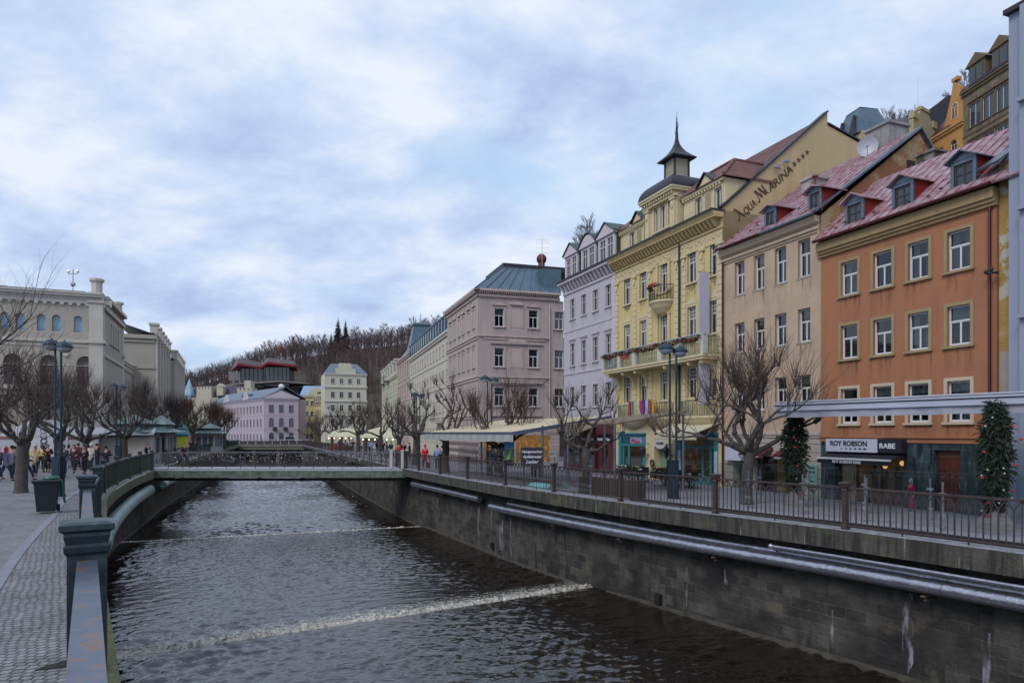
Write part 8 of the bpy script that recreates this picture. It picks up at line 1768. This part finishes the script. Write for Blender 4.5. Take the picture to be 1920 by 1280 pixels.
    for L_ in (L1, L2): p = L_[2]; sm_.ball((p[0],p[1]-.05,p[2]-.045),.055,8,(.85,2.2,.75))
    return body, ct, tr, hm, sm_.mesh('shoe', [], smooth=True)
POSES = [figure((.0,.2,.4),False,.7), figure((.9,.9,.3),False,.55), figure((.55,.5,.9),True,1.0), figure((-.7,-.6,.5),True,.75), figure((.1,.1,1.2),False,.9), figure((.2,.3,.2),True,.5)]
for P0 in POSES:
    for me in P0:
        if not me.materials: me.materials.append(None)
CM = {}
def cmat(c, nm='clothing'):
    if c not in CM: CM[c] = mk('%s_%d' % (nm, len(CM)), srgb(*c), .9, 0, .12, 6, .15)
    return CM[c]
SKINM = mk('skin', srgb(182,136,116), .6, 0, .05, 8, 0)
def person(px, y, z, pose, rz, coat, trou, hair, label, group=None, s=1.0, hat=None, bag=None, side=None):
    t = thing('person', label, 'person', P_(px, y, z) if side is None else side, rz, group); t.scale = (s,s,s); b, c, tr, h, sh = POSES[pose]
    def pt(n, me, mt, par=t): o = put(n, me, par); o.material_slots[0].link = 'OBJECT'; o.material_slots[0].material = mt; return o
    pt('body', b, SKINM); pt('coat', c, cmat(coat)); pt('trousers', tr, cmat(trou)); pt('hair', h, cmat(hair if not hat else hat)); pt('shoe', sh, cmat((24,22,24)))
    if hat: M().ball((0,0,1.70),.108,12,(1,1.05,.9)).tube([(0,0,1.77),(0,0,1.84)],[.05,.045],8).build('hat', cmat(hat), t, smooth=True)
    if bag: M().box((.12,.13,.85),(.38,.24,1.12)).tube([(.2,.18,1.1),(.05,.12,1.5),(-.1,0,1.48)],.015,5).build('bag', cmat(bag), t)
    return t
DK = (34,34,46); JN = (42,50,78); HB = (50,38,32)
crowd = 'crowd strolling on the left promenade'
LP = [ # px, distance, pose, heading, coat, trousers, hair, hat, bag, text
 (12,36,3,2.8,(112,108,130),JN,(170,50,30),(196,40,26),(60,56,66),'person in lilac grey jacket and red hat, left of the thick tree'),
 (-3,37,1,3.0,(70,66,84),JN,HB,None,None,'person in dark grey jacket cut by the left edge of the photo'),
 (23,38,4,3.1,(118,114,136),DK,HB,None,None,'person in lilac puffer jacket walking just left of the thick tree'),
 (28,41,0,2.9,(30,30,40),DK,HB,None,None,'tall person in black coat behind the lilac jackets'),
 (50,36.5,1,2.4,(36,38,70),(40,40,80),HB,None,None,'person in navy trousers half hidden behind the thick tree trunk'),
 (66,40,2,.4,(196,180,140),(40,38,60),(200,196,184),(196,192,184),(90,80,70),'person in cream quilted jacket and pale wool hat right of the thick tree'),
 (82,44,5,3.0,(200,160,70),DK,HB,None,None,'person in mustard yellow coat behind the cream jacket'),
 (90,44,4,.3,(28,26,32),DK,HB,None,None,'broad person in black coat right of the mustard coat'),
 (119,40,0,.2,(78,86,104),(40,40,70),HB,None,None,'person in steel blue jacket standing right of the lamp post'),
 (129,47,3,3.0,(130,136,160),JN,HB,None,None,'person in pale blue jacket right of the steel blue jacket'),
 (139,43,2,.1,(70,36,48),DK,HB,None,None,'person in maroon coat and dark trousers walking towards the theatre'),
 (147,47,1,3.1,(84,38,46),DK,HB,None,None,'person in dark red jacket right behind the maroon coat'),
 (158,42,4,.0,(44,28,38),DK,HB,None,None,'large person in plum black coat beside the railing posts'),
 (171,46,2,.1,(186,180,170),DK,(206,200,190),(200,196,190),None,'person in pale coat with white fur hood near the railing'),
 (182,46,0,2.6,(28,28,38),DK,HB,None,None,'person in black jacket right of the white fur hood'),
 (199,42,4,3.3,(38,38,62),DK,HB,None,None,'person in navy puffer jacket leaning over the left railing'),
 (277,50,0,1.4,(30,28,34),DK,(120,80,70),None,None,'person in black coat standing before the kiosk by the footbridge'),
 (127,54,1,.5,(70,66,80),JN,HB,None,None,'far person in grey coat behind the crowd, below the second tree'),
 (140,57,0,2.2,(50,50,66),DK,HB,None,None,'far person in slate jacket close to the theatre wall'),
 (152,56,3,1.0,(60,50,56),DK,HB,None,None,'far person in brown grey coat close to the theatre wall'),
 (104,50,1,2.0,(50,46,54),DK,HB,None,None,'far person in charcoal coat seen between the lamp poles'),
 (76,52,0,1.0,(90,86,96),DK,HB,None,None,'far person in light grey coat under the white market tent'),
 (322,66,2,.5,(150,166,190),JN,(90,60,50),None,None,'person in pale blue jacket bending at the left bank railing beyond the bridge'),
 (358,82,4,.6,(54,36,40),DK,HB,None,None,'person in dark brown coat beside the advertising column'),
 (366,84,0,.9,(34,30,34),DK,HB,None,None,'person in black coat next to the brown coat by the advertising column'),
 (424,120,1,.9,(34,32,44),DK,HB,None,None,'far person in black near the end of the left railing')]
for i, q in enumerate(LP):
    px, y, po, rz, co, tr, ha, hat, bag, lb = q; person(px, y, zl(y), po, rz, co, tr, ha, lb, crowd, 1.0+.03*((i*7) % 3), hat, bag)
person(345, 47.2, 0.0, 1, R(90)+.1, (46,40,42), (30,28,34), (110,84,70), 'person in dark coat walking over the footbridge from the left', None, .98, bag=(120,100,96))
g2 = 'walkers and guests on the right bank'
RP = [(797,50,2,.3,(196,24,38),DK,HB,(200,30,44),'person in bright red hooded jacket on the right bank near the footbridge end'),
 (804,49,3,.3,(210,150,160),DK,HB,None,'small child in pink jacket beside the red jacket'),
 (820,48,0,2.9,(120,146,176),JN,HB,None,'person in pale blue jacket seen from behind, right of the red jacket'),
 (829,49,4,3.0,(70,110,150),JN,HB,None,'person in mid blue jacket right of the pale blue one'),
 (748,60,2,2.5,(180,30,36),DK,HB,None,'person in red vest standing by the tree beyond the footbridge'),
 (757,66,4,.5,(36,34,40),DK,HB,None,'person in black coat right of the red vest'),
 (768,66,0,1.5,(46,42,46),DK,HB,None,'person in dark coat left of the lamp beyond the footbridge'),
 (925,38,5,.4,(120,116,140),(60,60,80),HB,None,'person in lilac grey coat standing under the cream awning'),
 (935,39,4,.9,(30,28,32),DK,HB,None,'person in black under the cream awning, right of the lilac coat'),
 (1001,39,0,.2,(40,36,36),DK,(30,26,26),None,'dark dressed guest behind the chalkboard'),
 (1008,38,2,.1,(150,96,90),DK,HB,None,'guest in dusty pink top behind the chalkboard'),
 (733,72,1,1.0,(40,36,44),DK,HB,None,'walker in black left of the near right bank tree'),
 (725,74,2,2.0,(50,44,50),DK,HB,None,'walker in charcoal coat farther left on the right bank'),
 (718,80,4,.4,(34,32,38),DK,HB,None,'walker in dark jacket below the pale canopy edge'),
 (708,84,0,3.0,(44,40,60),DK,HB,None,'walker in navy coat near the pale canopy edge'),
 (696,92,2,.4,(150,160,180),DK,HB,None,'person in pale jacket in the crowd right of the market canopy'),
 (690,94,3,2.8,(110,130,160),JN,HB,None,'person in blue grey jacket in the crowd right of the market canopy'),
 (680,97,1,.5,(170,174,184),DK,HB,None,'person in whitish jacket at the right side of the market canopy'),
 (670,100,4,3.0,(30,28,32),DK,HB,None,'person in black at the right post of the market canopy'),
 (662,102,0,.6,(36,32,36),DK,HB,None,'person in black under the middle of the market canopy'),
 (656,101,2,1.6,(120,110,120),DK,HB,None,'person in grey under the left half of the market canopy'),
 (648,103,3,2.6,(150,140,150),DK,HB,None,'person in pale grey coat at the left post of the market canopy'),
 (637,104,0,.6,(60,120,160),JN,HB,None,'person in turquoise jacket left of the market canopy'),
 (490,161,1,1.5,(40,36,40),DK,HB,None,'tiny person walking across the middle of the far road bridge'),
 (517,161,0,1.5,(60,50,50),DK,HB,None,'tiny person right of the middle of the far road bridge')]
for i, q in enumerate(RP):
    px, y, po, rz, co, tr, ha, hat, lb = q; s_ = .62 if 'child' in lb else 1.0+.03*((i*5) % 3); z = -.25-.004*max(0,y-60) if y < 150 else -.4
    person(px, y, z, po, rz, co, tr, ha, lb, g2, s_, hat)
pm_ = FO(2.55, -.75, ST); t = person(0, 0, 0, 5, RZ, (170,30,90), (170,30,90), HB, 'small figure in magenta coat and pale hat outside the orange house', None, .66, hat=(196,190,196), side=pm_)
# pieces that would come apart are objects of their own
def split(o):
    me = o.data; n = len(me.vertices); par = list(range(n))
    def fd(a):
        while par[a] != a: par[a] = par[par[a]]; a = par[a]
        return a
    for e in me.edges: par[fd(e.vertices[0])] = fd(e.vertices[1])
    comp = {}
    for v in me.vertices: comp.setdefault(fd(v.index), []).append(v.co)
    B = [[list(min(c[i] for c in cs) for i in range(3)), list(max(c[i] for c in cs) for i in range(3)), {k}] for k, cs in comp.items()]
    ch = True
    while ch:
        ch = False; out = []
        for b in B:
            for q in out:
                if all(b[0][i]-.03 <= q[1][i] and q[0][i]-.03 <= b[1][i] for i in range(3)):
                    for i in range(3): q[0][i] = min(q[0][i], b[0][i]); q[1][i] = max(q[1][i], b[1][i])
                    q[2] |= b[2]; ch = True; break
            else: out.append(b)
        B = out
    if len(B) < 2 or len(B) > 100: return
    src = me
    for b in B:
        bm = bmesh.new(); bm.from_mesh(src); bm.verts.ensure_lookup_table()
        bmesh.ops.delete(bm, geom=[v for v in bm.verts if fd(v.index) not in b[2]], context='VERTS')
        nm = src.copy(); bm.to_mesh(nm); bm.free(); q = o.copy(); q.data = nm; COL.objects.link(q)
    bpy.data.objects.remove(o)
base_ = lambda o: o.name.split('.')[0]
SPL = {'pole','post','pillar','end_post','band','pier_and_back_wall','pilaster','column','elbow','bulb','leg','red_bow','bauble','terrace_pole','flower','mullion','footing_pole','bow','gable','window_bar','chimney'}
done_ = {}
for o in [q for q in bpy.data.objects if q.type == 'MESH' and base_(q) in SPL and q.parent and not q.children]:
    split(o)
# report of other meshes made of far-apart pieces
